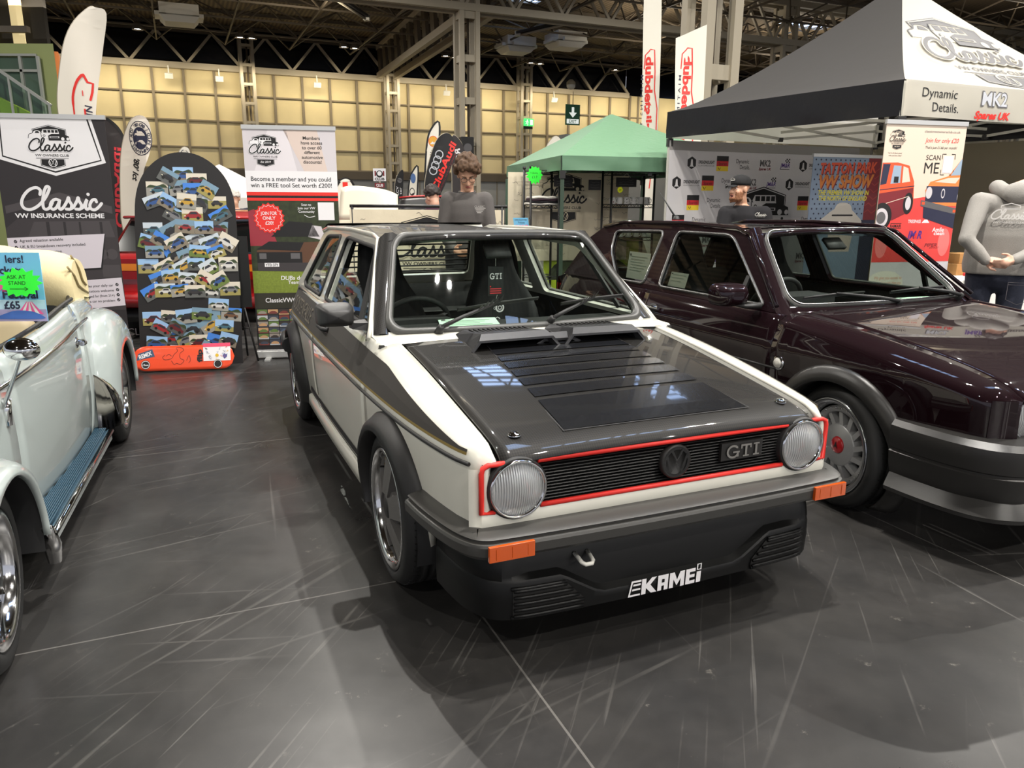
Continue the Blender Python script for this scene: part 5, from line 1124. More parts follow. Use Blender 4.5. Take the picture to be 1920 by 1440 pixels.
for sg in (-1, 1):
    bpanel('rear_body_side', -3.1, -1.80, sg); bpanel('door', -1.794, -.66, sg); bpanel('front_body_side', -.654, .7, sg)
    mb = MB(); mb.tube([Vector((x, sg*(by(x, sinterp(x, ZT3)-.10)+.006), sinterp(x, ZT3)-.10)) for x in np.linspace(-2.0, .2, 40)], .011, CHROME, 6); mb.build('chrome_waist_strip', car3)
    mb = MB(); mb.tube([Vector((x, sg*(by(x, sinterp(x, ZT3))-.03), sinterp(x, ZT3)+.012)) for x in np.linspace(-1.95, -.5, 30)], .010, RUBBER, 6); mb.build('waist_rail', car3)
    # wings: bulged half domes around each wheel
    def wing(name, xc, xa, xb, yo, ztop, zlow_a, zlow_b, arch):
        mb = MB(); rows = []
        for i in range(29):
            a = PI*i/28; x = xc+(xa if math.cos(a) > 0 else xb)*math.cos(a); ztc = .32+(ztop-.32)*max(0, math.sin(a))**.75
            xi = xc+arch*math.cos(a); zi = .29+arch*math.sin(a)
            if i in (0, 28): zi = .29
            row = []
            zl = zlow_a if math.cos(a) > 0 else zlow_b
            z_out = zl+(ztc-zl)*min(1, math.sin(a)*1.6) if math.sin(a) < .62 else ztc
            for k in range(11):
                q = k/10; ang = q*PI/2                                     # from the body side (q=0) over to the arch lip (q=1)
                xx = x+(xi-x)*q**1.6; zz = z_out+(zi-z_out)*(1-math.cos(ang))**1.15; yy = yo[0]+(yo[1]-yo[0])*math.sin(ang)**.9
                row.append(Vector((xx, sg*yy, zz)))
            row.append(row[-1]+Vector((0, -sg*.02, -.006*math.sin(a)))); rows.append(row)
        mb.grid(rows, PALE); o = mb.build(name, car3); solid(o, .012); return o
    w1 = wing('rear_wing', -2.42, .53, .62, (.63, .80), .80, .21, .30, .315); w2 = wing('front_wing', 0, .62, .50, (.50, .795), .66, .30, .22, .315)
    mb = MB(); mb.tube([Vector((-1.93-.04*math.sin(k*.9), sg*(.655+.0*k), .30+.47*k/9)) for k in range(10)], .008, RUBBER, 6); mb.build('wing_beading', car3)
    # stone guard on the rear wing, running board with rubber ribs and bright edge
    mb = MB(); rows = []
    for z in np.linspace(.215, .52, 9):
        q = (z-.215)/.305; wd = 1-q**3; rows.append([Vector((-1.872-.03*q-.16*wd*(k/6)**1.3, sg*(.70+.105*wd*math.sin(k/6*PI/2)), z)) for k in range(7)])
    mb.grid(rows, CHROME); mb.build('stone_guard', car3)
    mb = MB(); ya, yb = .635, .742
    xs = np.linspace(-1.93, -.50, 22)
    mb.grid([[Vector((x, sg*(ya-.05*(x > -.75)*(x+.75)/.25+(yb-ya)*q), .212+.012*math.sin(PI*q)-.02*q**6)) for q in np.linspace(0, 1, 8)] for x in xs], BLUER)
    for i in range(13): mb.tube([Vector((x, sg*(ya+.006+(yb-ya-.012)*i/12), .222+.006*math.sin(PI*i/12)-(.012 if i == 12 else 0))) for x in (-1.92, -1.2, -.51)], .0032, BLUER, 5)
    rb = mb.build('running_board', car3, norm=False)
    mb = MB(); mb.tube([Vector((x, sg*(yb+.006), .196)) for x in (-1.93, -1.2, -.5)], .013, CHROME, 8); mb.bar((-1.93, sg*(yb-.005), .176), (-.5, sg*(yb-.005), .176), .02, .05, PALE); e = mb.build('board_edge_trim', rb)
    wheel(car3, 0, sg*.645, .292, .292, .212, .17, sg, 'chrome', steer=math.radians(3)); wheel(car3, -2.42, sg*.665, .297, .297, .212, .19, sg, 'chrome')
    mb = MB(); mb.grid([[Vector((.335*math.cos(a), sg*yy, .29+.335*math.sin(a))) for yy in (.77, .40)] for a in np.linspace(-.2, PI+.2, 18)], INTER); mb.build('wheel_housing', car3)
    mb = MB(); mb.grid([[Vector((-2.42+.335*math.cos(a), sg*yy, .29+.335*math.sin(a))) for yy in (.78, .45)] for a in np.linspace(-.2, PI+.2, 18)], INTER); mb.build('wheel_housing', car3)
    # bright lip on the rear edge of the front wing
    mb = MB(); mb.tube([(-.33, sg*.785, .31), (-.40, sg*.775, .22), (-.44, sg*.765, .13)], [.02, .03, .022], CHROME, 8, flat=.5); mb.build('wing_lip', car3)
    # handle and mirror
    mb = MB(); yh = by(-1.62, .74); mb.tube([(-1.66, sg*(yh), .735), (-1.65, sg*(yh+.045), .74), (-1.52, sg*(yh+.05), .752)], [.016, .014, .012], CHROME, 8); mb.sphere((-1.66, sg*yh, .735), (.03, .012, .03), CHROME, 12, 8); mb.build('door_handle', car3)
    if sg > 0:
        mb = MB(); rows = []; c = Vector((-.33, .79, .945)); ax = Vector((-.93, .30, .10)).normalized(); M4 = Matrix.Translation(c)@ax.to_track_quat('Z', 'Y').to_matrix().to_4x4()
        mb.lathe([(.0, -.05), (.022, -.042), (.038, -.022), (.044, .0), (.041, .003)], CHROME, 28, M4@Matrix.Diagonal((1.35, .9, 1, 1))); m_ = mb.build('door_mirror', car3)
        mb = MB(); mb.lathe([(.0, .003), (.041, .003)], M('mirror_silver', (230, 232, 235), .03, 1.0), 28, M4@Matrix.Diagonal((1.35, .9, 1, 1))); mb.build('mirror_glass', m_)
        mb = MB(); mb.tube(cr([(-.58, .645, .70), (-.52, .69, .78), (-.42, .745, .87), (-.35, .78, .93)], 5), .007, CHROME, 8); mb.tube([(-.60, .64, .62), (-.60, .647, .72)], .017, CHROME, 8); mb.build('mirror_arm', m_)
# bonnet, tail, cabin, screen frame, seats
mb = MB(); mb.grid([[Vector((x, u*(sinterp(x, YB3)-.04), sinterp(x, ZT3)-.01+.09*(1-u*u))) for u in np.linspace(-1, 1, 15)] for x in np.linspace(.7, -.50, 16)], PALE); mb.build('bonnet', car3)
mb = MB(); mb.grid([[Vector((x, u*(sinterp(x, YB3)-.02), sinterp(x, ZT3)+.06*(1-u*u))) for u in np.linspace(-1, 1, 15)] for x in np.linspace(-2.25, -3.1, 12)], PALE); mb.build('engine_lid', car3)
mb = MB(); mb.box((-1.4, 0, .2), (2.3, 1.15, .05), INTER); mb.box((-.55, 0, .5), (.05, 1.1, .6), PALE); mb.box((-2.25, 0, .5), (.05, 1.2, .6), INTER); mb.build('cabin_tub', car3)
TAN = M('tan_seat_vinyl', (178, 160, 126), .55)
for y in (-.3, .3):
    mb = MB(); mb.grid([[Vector((x, y+v, z)) for v in np.linspace(-.24, .24, 5)] for x, z in ((-.95, .42), (-1.0, .46), (-1.4, .44), (-1.52, .6), (-1.58, .88), (-1.62, .9))], TAN); subsurf(solid(mb.build('seat', car3), .1))
mb = MB()
fr = [(-.56, -.58, .87), (-.78, -.52, 1.17), (-.78, .52, 1.17), (-.56, .58, .87)]
mb.tube([Vector((-.56, .60, .85)), Vector((-.66, .585, 1.0)), Vector((-.77, .54, 1.17)), Vector((-.775, 0, 1.19)), Vector((-.77, -.54, 1.17)), Vector((-.66, -.585, 1.0)), Vector((-.56, -.60, .85))], .016, CHROME, 8); mb.build('windscreen_frame', car3)
mb = MB(); mb.add([(-.56, -.58, .87), (-.56, .58, .87), (-.77, .53, 1.17), (-.77, -.53, 1.17)], [(0, 1, 2, 3)], WGLASS); mb.build('windscreen', car3)
# folded hood: a padded bundle across the back with draped sides
mb = MB(); rows = []
prof = [(-2.02, .90), (-1.96, .98), (-1.93, 1.09), (-1.98, 1.165), (-2.1, 1.19), (-2.28, 1.16), (-2.42, 1.07), (-2.46, .96), (-2.40, .87)]
for v in np.linspace(-1, 1, 25):
    k = abs(v); sh = 1-.10*k**6; rows.append([Vector((-2.2+(x+2.2)*sh*(1-.12*k**4)+.012*math.sin(9*v+7*z), v*.64, .88+(z-.88)*sh-.05*k**3+.008*math.sin(14*v+5*x))) for x, z in cr(prof, 3)])
mb.grid(rows, CREAMC); mb.add(rows[0], [tuple(range(len(rows[0])))], CREAMC); mb.add(rows[-1], [tuple(range(len(rows[-1])))], CREAMC)
hd = mb.build('folded_hood', car3); hd['label'] = 'folded cream cloth hood'
mb = MB(); mb.tube([Vector((-1.975, .632, 1.08)), Vector((-2.05, .644, 1.03)), Vector((-2.12, .645, .97)), Vector((-2.22, .645, .94)), Vector((-2.38, .64, .90))], .006, M('hood_piping', (150, 134, 96), .7), 6)
mb.tube(cr([(-2.1, .63, 1.13), (-2.18, .644, 1.06), (-2.24, .645, .99), (-2.34, .642, .95)], 4), .006, MATS['hood_piping'], 6); mb.build('hood_seam', hd)
mb = MB(); mb.tube([(-2.02, .61, .93), (-1.9, .62, .90), (-1.82, .62, .89)], .008, RUBBER, 6); mb.build('hood_hinge', car3)
# festival poster and neon star stuck over the pale car's door
def flat_thing(name, label, cat, O, ux, uz, w, h, mat, th=.004, group=None, outline=None, mm=None):
    t = None; mb = MB(); ux = Vector(ux).normalized(); uz = Vector(uz).normalized(); n = ux.cross(uz)
    f = lambda u, v, k=0: Vector(O)+ux*u+uz*v+n*k
    ol = outline or [(0, 0), (w, 0), (w, h), (0, h)]
    mb.prism(ol, lambda u, v, k: f(u, v, k), -th, 0, mat); return mb, Print(mb, f, .0009), f
def finish(mb, name, label, cat, group=None):
    """print carrier built at world coordinates: origin moved to its lowest middle"""
    o = mb.build(name); vs = [v.co.copy() for v in o.data.vertices]; c = sum(vs, Vector())/len(vs); c.z = min(v.z for v in vs)
    o.data.transform(Matrix.Translation(-c)); o.location = c; return tag(o, label, cat, group)
NEON = M('neon_green_card', (52, 245, 60), .5, emit=.12); CYANP = M('poster_blue', (120, 196, 236), .5); PINKP = M('poster_pink', (240, 96, 160), .5); INKB = M('ink_navy', (34, 36, 66), .6)
def star(n, r0, r1, sx=1., sy=1., seed=3):
    rn = random.Random(seed); return [(sx*(r0 if i % 2 else r1*(.9+.2*rn.random()))*math.cos(PI*i/n), sy*(r0 if i % 2 else r1*(.9+.2*rn.random()))*math.sin(PI*i/n)) for i in range(2*n)]
# =================================================================== STANDS, BANNERS, FLAGS
def rollup(name, label, O, ux, w, h, mat, draw, rail=STEEL):
    """roll-up banner: floor cassette, printed panel, top rail, pole"""
    ux = Vector((ux[0], ux[1], 0)).normalized(); n = ux.cross(Vector((0, 0, 1))); c = Vector((O[0], O[1], 0))+ux*w/2
    t = thing(name, label, 'banner', c, math.atan2(ux.y, ux.x)); f = lambda u, v, k=0: Vector((u-w/2, -k, v))
    mb = MB(); mb.prism([(0, .075), (w, .075), (w, h), (0, h)], lambda u, v, k: f(u, v, k), -.004, 0, mat); draw(Print(mb, f, .0004)); mb.build('printed_panel', t)
    mb = MB(); mb.box((0, .01, .042), (w+.03, .10, .07), M('banner_aluminium', (206, 206, 204), .35, .6)); bevel(mb.build('base_cassette', t), .01)
    for s in (-1, 1):
        mb = MB(); mb.box((s*w*.38, .01, .008), (.05, .34, .014), MATS['banner_aluminium']); mb.build('foot', t)
    mb = MB(); mb.box((0, .004, h+.008), (w+.012, .026, .035), MATS['banner_aluminium']); mb.build('top_rail', t)
    mb = MB(); mb.tube([(0, .035, .07), (0, .035, h)], .011, STEEL, 8); mb.build('pole', t); return t
SLATE = M('banner_slate', (46, 42, 44), .5); SLATE2 = M('banner_slate_light', (74, 69, 71), .5); SLATE3 = M('banner_slate_mid', (60, 55, 57), .5)
LIL = M('banner_pale_lilac', (214, 206, 214), .5)
def d_ins(p):
    p.poly([(.02, 1.36), (.44, 1.47), (.83, 1.36), (.83, 1.30), (.44, 1.405), (.02, 1.30)], SLATE2, 0)
    p.poly([(.0, 1.10), (.0, 1.18), (.10, 1.26), (.84, 1.26), (.85, 1.21), (.85, .5), (.0, .5)], SLATE3, 0)
    p.poly([(.16, 1.11), (.22, 1.235), (.80, 1.245), (.83, 1.11)], SLATE2, 1)
    for a, b in ((.31, .335), (.44, .46), (.56, .575), (.72, .74)): p.rect(a, 1.11, b, 1.235, SLATE, 2)
    p.circ((.715, .97), .045, SLATE2, 1); p.circ((.79, .97), .045, SLATE2, 1); p.rect(.70, .78, .84, .88, SLATE2, 1)
    for i in range(4): p.rect(.0, .56+.035*i, .84, .565+.035*i, SLATE2, 1)
    p.poly([(.0, 2.05), (.85, 2.05), (.85, 1.71), (.435, 1.60), (.0, 1.71)], WHITEP, 1) if False else p.poly([(.035, 2.04), (.75, 2.04), (.825, 1.705), (.435, 1.60), (.03, 1.725)], WHITEP, 1)
    p.line([(.07, 2.04), (.058, 1.75), (.435, 1.63), (.79, 1.725), (.72, 2.04)], .012, BLACKP, 2)
    club_logo(p.sub(.245, 1.795, .042), BLACKP, WHITEP, 3)
    script_classic(p.sub(.115, 1.335, .078), WHITEP, 3, .3)
    p.text('VW INSURANCE SCHEME', (.425, 1.284), .036, WHITEP, 3, w=.68, bold=.03)
    p.poly([(.0, 1.095), (.755, 1.13), (.70, .845), (.0, .80)], BLACKP, 2); p.poly([(-.0, 1.105), (.75, 1.138), (.69, .86), (.0, .815)], LIL, 3)
    for i, st in enumerate(('Agreed valuation available', 'UK & EU breakdown recovery included', 'Salvage retention option', 'Limited mileage discounts')):
        z = 1.072-.048*i+.004; p.circ((.06, z), .013, BLACKP, 4, 14); p.line([(.054, z), (.059, z-.005), (.067, z+.006)], .003, LIL, 5); p.text(st, (.09, z+.005), .022, BLACKP, 4, align='L', maxw=.5, rot=.04, bold=.012)
    p.poly([(.42, .745), (.842, .775), (.85, .54), (.40, .50)], LIL, 3)
    for i, st in enumerate(('Includes your daily car', 'Modifications welcome', 'Young drivers catered for (from 21+)', 'Left hand drive car no problem')):
        z = .712-.043*i; p.circ((.80, z+.004), .013, BLACKP, 4, 14); p.line([(.794, z+.004), (.799, z-.001), (.807, z+.01)], .003, LIL, 5); p.text(st, (.77, z), .02, BLACKP, 4, align='R', maxw=.40, rot=.04, bold=.012)
    p.ring((.62, .40), .09, .045, SLATE2, 1); p.text('CLUB', (.84, .31), .06, SLATE2, 1, align='L'); p.text('C', (.80, .31), .05, SLATE2, 1); p.line([(.38, .42), (.52, .46), (.45, .36)], .03, SLATE2, 1)
rollup('roll_up_banner', 'dark grey banner for an insurance scheme with white shield top, behind the pale convertible', (-4.14, 6.287), (.9877, .157), .85, 2.05, SLATE, d_ins)
GRASS = M('print_grass', (126, 142, 52), .6, noise=(60, .25)); FOL = M('print_foliage', (52, 60, 36), .6, noise=(24, .4)); BRONZE = M('print_bronze', (92, 62, 44), .5); MAROONP = M('print_maroon', (150, 48, 60), .5); LGREY = M('print_light_grey', (206, 200, 204), .5)
OLIVE = M('print_olive_black', (48, 46, 36), .6); PEACH = M('print_peach', (214, 196, 186), .5)
def mosaic(p, u0, v0, u1, v1, nx, ny, seed, layer=1, cols=None):
    rn = random.Random(seed); cols = cols or [(96, 120, 64), (150, 140, 130), (64, 70, 84), (190, 150, 110), (60, 52, 50), (120, 60, 56), (184, 186, 190), (84, 98, 120)]
    dx, dy = (u1-u0)/nx, (v1-v0)/ny
    for i in range(nx):
        for j in range(ny):
            a, b = u0+dx*i+.003, v0+dy*j+.003; e, f = u0+dx*(i+1)-.003, v0+dy*(j+1)-.003
            c1, c2, c3 = [M('photo_%d_%d_%d' % c, c, .6) for c in rn.sample(cols, 3)]
            p.rect(a, b, e, f, c1, layer); h = (f-b); p.rect(a, b, e, b+h*rn.uniform(.2, .45), c2, layer+1)
            p.poly([(a+.1*(e-a), b+.2*h), (a+.15*(e-a), b+.5*h), (a+.4*(e-a), b+.72*h), (a+.7*(e-a), b+.7*h), (a+.9*(e-a), b+.45*h), (a+.88*(e-a), b+.2*h)], c3, layer+2)
def d_mem(p):
    W = .78
    p.rect(0, 1.665, W, 2.03, LGREY, 0); p.poly([(.33, 2.03), (.5, 1.665), (.70, 1.665), (.62, 2.03)], PEACH, 1); p.poly([(.08, 1.665), (.22, 2.03), (.36, 2.03), (.44, 1.665)], M('print_pale', (222, 216, 220), .5), 1)
    club_logo(p.sub(.035, 1.812, .0335), BLACKP, WHITEP, 3, est=True)
    for i, st in enumerate(('Members', 'have access', 'to over 60', 'different', 'automotive', 'discounts!')): p.text(st, (.575, 1.945-.040*i), .027, BLACKP, 3, bold=.012)
    p.rect(0, 1.485, W, 1.665, WHITEP, 1); p.text('Become a member and you could', (.385, 1.598), .036, BLACKP, 2, w=.68, bold=.012); p.text('win a FREE tool Set worth £200!', (.385, 1.545), .036, BLACKP, 2, w=.69, bold=.012)
    p.rect(0, 1.455, W, 1.487, REDP, 2); p.rect(0, 1.437, W, 1.457, BLACKP, 2); p.rect(0, 1.412, W, 1.437, REDP, 2)
    p.rect(0, .60, W, 1.412, FOL, 0); p.rect(0, .60, W, .80, GRASS, 1)
    p.poly([(.0, 1.02), (.0, 1.32), (.05, 1.34), (.18, 1.2), (.24, 1.02)], MAROONP, 1); p.poly([(.18, 1.10), (.34, 1.235), (.54, 1.22), (.60, 1.10)], BLACKP, 2)   # car with raised bonnet
    p.poly([(.5, 1.1), (.54, 1.2), (.62, 1.19), (.66, 1.06)], LGREY, 2); p.poly([(.30, 1.03), (.44, 1.05), (.66, 1.06), (.70, 1.0), (.70, .86), (.55, .84), (.06, .84), (.05, .98)], BRONZE, 2)
    p.poly([(.05, .99), (.16, 1.06), (.46, 1.05), (.42, .975)], BLACKP, 3); p.rect(.05, .86, .44, .965, BLACKP, 3); p.rect(.07, .905, .13, .955, GREYP, 4); p.rect(.34, .905, .42, .955, GREYP, 4); p.poly([(.05, .80), (.05, .87), (.50, .87), (.49, .79)], DGREYP, 4)
    p.circ((.60, .90), .055, BLACKP, 3); p.ring((.60, .90), .03, .012, GREYP, 4); p.rect(.11, .835, .235, .87, WHITEP, 5); p.text('YTD 37Y', (.172, .852), .022, BLACKP, 6, bold=.02, maxw=.11)
    st_ = [(.175+r*math.cos(PI*i/18), 1.262+r*math.sin(PI*i/18)) for i, r in ((k, .135 if k % 2 else .118) for k in range(36))]; p.poly(st_, REDP, 5)
    p.line([(.175+r*math.cos(PI*i/18), 1.262+r*math.sin(PI*i/18)) for i, r in ((k, .115 if k % 2 else .100) for k in range(36))], .004, WHITEP, 6, closed=True)
    for i, st in enumerate(('JOIN FOR', 'ONLY', '£20!')): p.text(st, (.175, 1.305-.042*i), .028, WHITEP, 6, bold=.015, maxw=.14)
    for i, st in enumerate(('Scan to', 'Join our VW', 'Community')): p.text(st, (.50, 1.38-.03*i), .02, WHITEP, 5, bold=.012)
    p.rect(.60, 1.245, .74, 1.40, WHITEP, 5); p.line(cr([(.48, 1.29), (.52, 1.27), (.57, 1.28)], 4), .005, WHITEP, 5)
    p.text('DUBs doing', (.37, .735), .036, WHITEP, 3, shear=.1, bold=.012); p.text('Teamwork', (.40, .695), .03, WHITEP, 3, shear=.1, bold=.012)
    p.rect(0, .46, W, .60, OLIVE, 2); p.text('ClassicVWOwnersClub.co.uk', (.095, .535), .04, WHITEP, 3, align='L', maxw=.66, bold=.014)
    p.rect(0, .08, W, .46, BLACKP, 2); mosaic(p, .01, .12, W-.01, .455, 8, 6, 5, 3)
rollup('roll_up_banner', 'white and green banner with red JOIN FOR ONLY badge, behind the white car', (-2.33, 6.81), (.985, .18), .78, 2.02, WHITEP, d_mem)
SUNP = M('print_coral_red', (226, 70, 66), .5); SAND = M('print_sand', (222, 204, 186), .5); ORNG = M('print_orange_red', (220, 86, 48), .5); DRED = M('print_dark_red', (122, 34, 42), .5); NAVY = M('print_navy', (40, 42, 66), .5); PURP = M('print_purple', (78, 44, 132), .5); SKYB = M('print_blue_glass', (150, 170, 190), .5)
def art_car_side(p, L=3):
    p.poly([(-.10, 1.30), (-.10, 1.75), (.05, 1.755), (.17, 1.73), (.235, 1.60), (.255, 1.42), (.24, 1.36)], ORNG, L)
    p.poly([(-.10, 1.28), (-.10, 1.50), (.235, 1.55), (.24, 1.36), (.06, 1.28)], DRED, L+1)
    p.poly([(-.10, 1.57), (-.09, 1.74), (-.02, 1.742), (-.04, 1.58)], NAVY, L+1); p.poly([(.0, 1.58), (.015, 1.73), (.09, 1.728), (.095, 1.59)], SKYB, L+1); p.poly([(.115, 1.59), (.11, 1.725), (.16, 1.71), (.195, 1.60)], SAND, L+1)
    p.rect(.03, 1.59, .075, 1.64, BLACKP, L+2); p.line([(-.1, 1.53), (.24, 1.565)], .006, NAVY, L+2); p.line([(-.02, 1.42), (.2, 1.48)], .005, SAND, L+2)
    p.circ((-.05, 1.31), .10, BLACKP, L+2, ry=.115); p.circ((-.055, 1.30), .07, LGREY, L+3, ry=.08); p.circ((-.055, 1.30), .045, GREYP, L+4, ry=.05); p.circ((.20, 1.42), .05, BLACKP, L+2, ry=.09); p.circ((.20, 1.42), .028, LGREY, L+3, ry=.055)
def art_car_front(p, L=3):
    p.poly([(.36, 1.53), (.40, 1.60), (.58, 1.65), (.70, 1.80), (.78, 1.80), (.78, 1.40), (.40, 1.40)], M('print_orange', (226, 130, 66), .5), L); p.poly([(.6, 1.655), (.69, 1.79), (.78, 1.79), (.78, 1.66)], SKYB, L+1)
    p.poly([(.44, 1.60), (.58, 1.635), (.72, 1.64), (.66, 1.59)], SAND, L+1); p.rect(.37, 1.43, .78, 1.565, NAVY, L+1); p.circ((.40, 1.51), .032, LGREY, L+2, ry=.05); p.circ((.73, 1.475), .035, LGREY, L+2, ry=.055); p.ring((.545, 1.505), .017, .006, LGREY, L+2, ry=.035)
    p.poly([(.33, 1.40), (.33, 1.45), (.78, 1.38), (.78, 1.33)], GREYP, L+3); p.poly([(.37, 1.30), (.36, 1.40), (.78, 1.33), (.78, 1.21)], NAVY, L+2); p.rect(.34, 1.41, .37, 1.435, ORNG, L+4); p.rect(.67, 1.345, .71, 1.37, ORNG, L+4)
def d_right(p):
    W = .80; q = Print(p.mb, lambda u, v, k: p.fn(min(max(u+.10, .001), W-.001), v, k), p.e)
    p.rect(0, 1.05, W, 2.07, SAND, 0); q.poly([(-.10, .92), (-.10, 1.42), (.1, 1.44), (.36, 1.475), (.70, 1.46), (.70, .92)], SUNP, 1)
    q.circ((-.02, 1.08), .06, M('print_pink', (232, 120, 116), .5), 2, ry=.12); q.circ((.62, 1.09), .06, MATS['print_pink'], 2, ry=.12)
    club_logo(q.sub(-.065, 1.925, .020), BLACKP, SAND, 3, est=True); q.text('"we\'re all about good', (.01, 1.83), .011, BLACKP, 3, shear=.2); q.text('rides and low miles"', (.015, 1.81), .011, BLACKP, 3, shear=.2)
    q.text('classicvwownersclub.co.uk', (.46, 2.01), .019, GREYP, 3, w=.36); q.text('Join for only £20', (.465, 1.94), .036, REDP, 3, w=.34, shear=.2); q.text("That's just £1.66 per month!", (.465, 1.882), .02, BLACKP, 3, w=.32, shear=.2)
    q.text('SCAN', (.40, 1.80), .042, BLACKP, 3, w=.145); q.text('ME', (.395, 1.715), .09, BLACKP, 3, w=.15)
    for sx, sy in ((-1, -1), (1, -1), (1, 1), (-1, 1)): q.line([(.555+sx*.03, 1.745+sy*.085), (.555+sx*.065, 1.745+sy*.085), (.555+sx*.065, 1.745+sy*.045)], .006, BLACKP, 3)
    q.rect(.505, 1.675, .605, 1.815, M('print_pale', (222, 216, 220), .5), 3)
    art_car_side(q); art_car_front(q)
    q.text('TRESPASS', (.29, 1.27), .026, WHITEP, 3, w=.13, bold=.02); q.poly([(.365, 1.257), (.39, 1.285), (.42, 1.285), (.445, 1.257)], WHITEP, 3)
    q.text('RAMAIR', (.105, 1.232), .024, BLACKP, 3, w=.11, bold=.03); q.rect(.05, 1.25, .16, 1.255, BLACKP, 3); q.rect(.05, 1.21, .16, 1.215, BLACKP, 3)
    q.text('JM R', (.305, 1.157), .062, PURP, 3, w=.155, shear=.25, bold=.035); q.text('&', (.32, 1.15), .04, REDP, 4, shear=.2, bold=.02)
    q.text('Amile', (.545, 1.20), .036, WHITEP, 3, w=.12, bold=.02); q.text('clean', (.56, 1.168), .03, WHITEP, 3, w=.11, bold=.02); q.text('PIPER', (.49, 1.068), .028, DRED, 3, w=.13, shear=.2, bold=.02); q.text('EXHAUST', (.53, 1.045), .014, DRED, 3, w=.10, shear=.2)
    p.rect(0, .08, W, .925, LGREY, 1); q.circ((.06, .74), .19, M('print_cream', (226, 220, 206), .5), 2, ry=.11)
    for i, st in enumerate(('We give you access to', 'more discounts than any', 'other VW Group!')): q.text(st, (.09, .79-.045*i), .026, M('print_salmon', (206, 120, 90), .5), 3, shear=.2, maxw=.28)
rollup('roll_up_banner', 'coral red and cream banner with drawn orange cars at the black gazebo corner', (3.085, 6.575), (.97, .245), .80, 2.07, SAND, d_right)
DOTB = M('print_dotted_blue', (136, 154, 178), .5); GOLDL = M('print_gold_letter', (204, 122, 52), .5); YEL = M('print_yellow', (226, 214, 70), .5)
def d_tat(p):
    W = .98; p.rect(0, .08, W, 1.94, DOTB, 0)
    for i in range(11):
        for j in range(16): p.circ((.04+.07*i+(.035 if j % 2 else 0), 1.90-.055*j), .011, NAVY, 1, 8)
    p.poly([(.80, 1.22), (.80, 1.94), (W, 1.94), (W, 1.22)], DRED, 2); p.poly([(.78, .08), (.78, 1.22), (W, 1.22), (W, .08)], NAVY, 2)
    for i in range(7): p.line([(.80, 1.30+.08*i), (.86, 1.34+.08*i), (.92, 1.30+.08*i), (W, 1.34+.08*i)], .012, SUNP if False else M('print_brick', (150, 52, 50), .5), 3)
    for m, d, l in ((DRED, .012, 4), (M('print_orange_letter', (214, 84, 50), .5), 0, 5)): p.text('TATTON PARK', (.52+d, 1.815-d), .115, m, l, w=.82, shear=.22, bold=.035, rot=.03)
    for m, d, l in ((DRED, .012, 4), (GOLDL, 0, 5)): p.text('VW SHOW', (.505+d, 1.665-d), .135, m, l, w=.80, shear=.22, bold=.045, rot=.02)
    p.text('THE PREMIER VW SHOW IN', (.48, 1.535), .05, YEL, 5, w=.74, shear=.2, bold=.03); p.text('THE NORTH OF ENGLAND', (.475, 1.47), .05, YEL, 5, w=.70, shear=.2, bold=.03)
    p.poly(cr([(.18, 1.19), (.26, 1.28), (.40, 1.36), (.56, 1.365), (.70, 1.28), (.78, 1.18), (.5, 1.12)], 5, closed=True), M('print_hat', (206, 200, 190), .5), 5); p.poly(cr([(.34, 1.28), (.40, 1.40), (.50, 1.42), (.60, 1.39), (.64, 1.28)], 5), MATS['print_hat'], 6); p.line([(.345, 1.275), (.635, 1.275)], .02, BLACKP, 7)
    p.poly(cr([(.34, .85), (.32, 1.1), (.5, 1.17), (.66, 1.1), (.64, .85)], 5), PEACH, 4)
rollup('roll_up_banner', 'blue dotted TATTON PARK show banner beneath the black gazebo', (3.43, 9.0), (.945, .33), .98, 1.94, DOTB, d_tat)
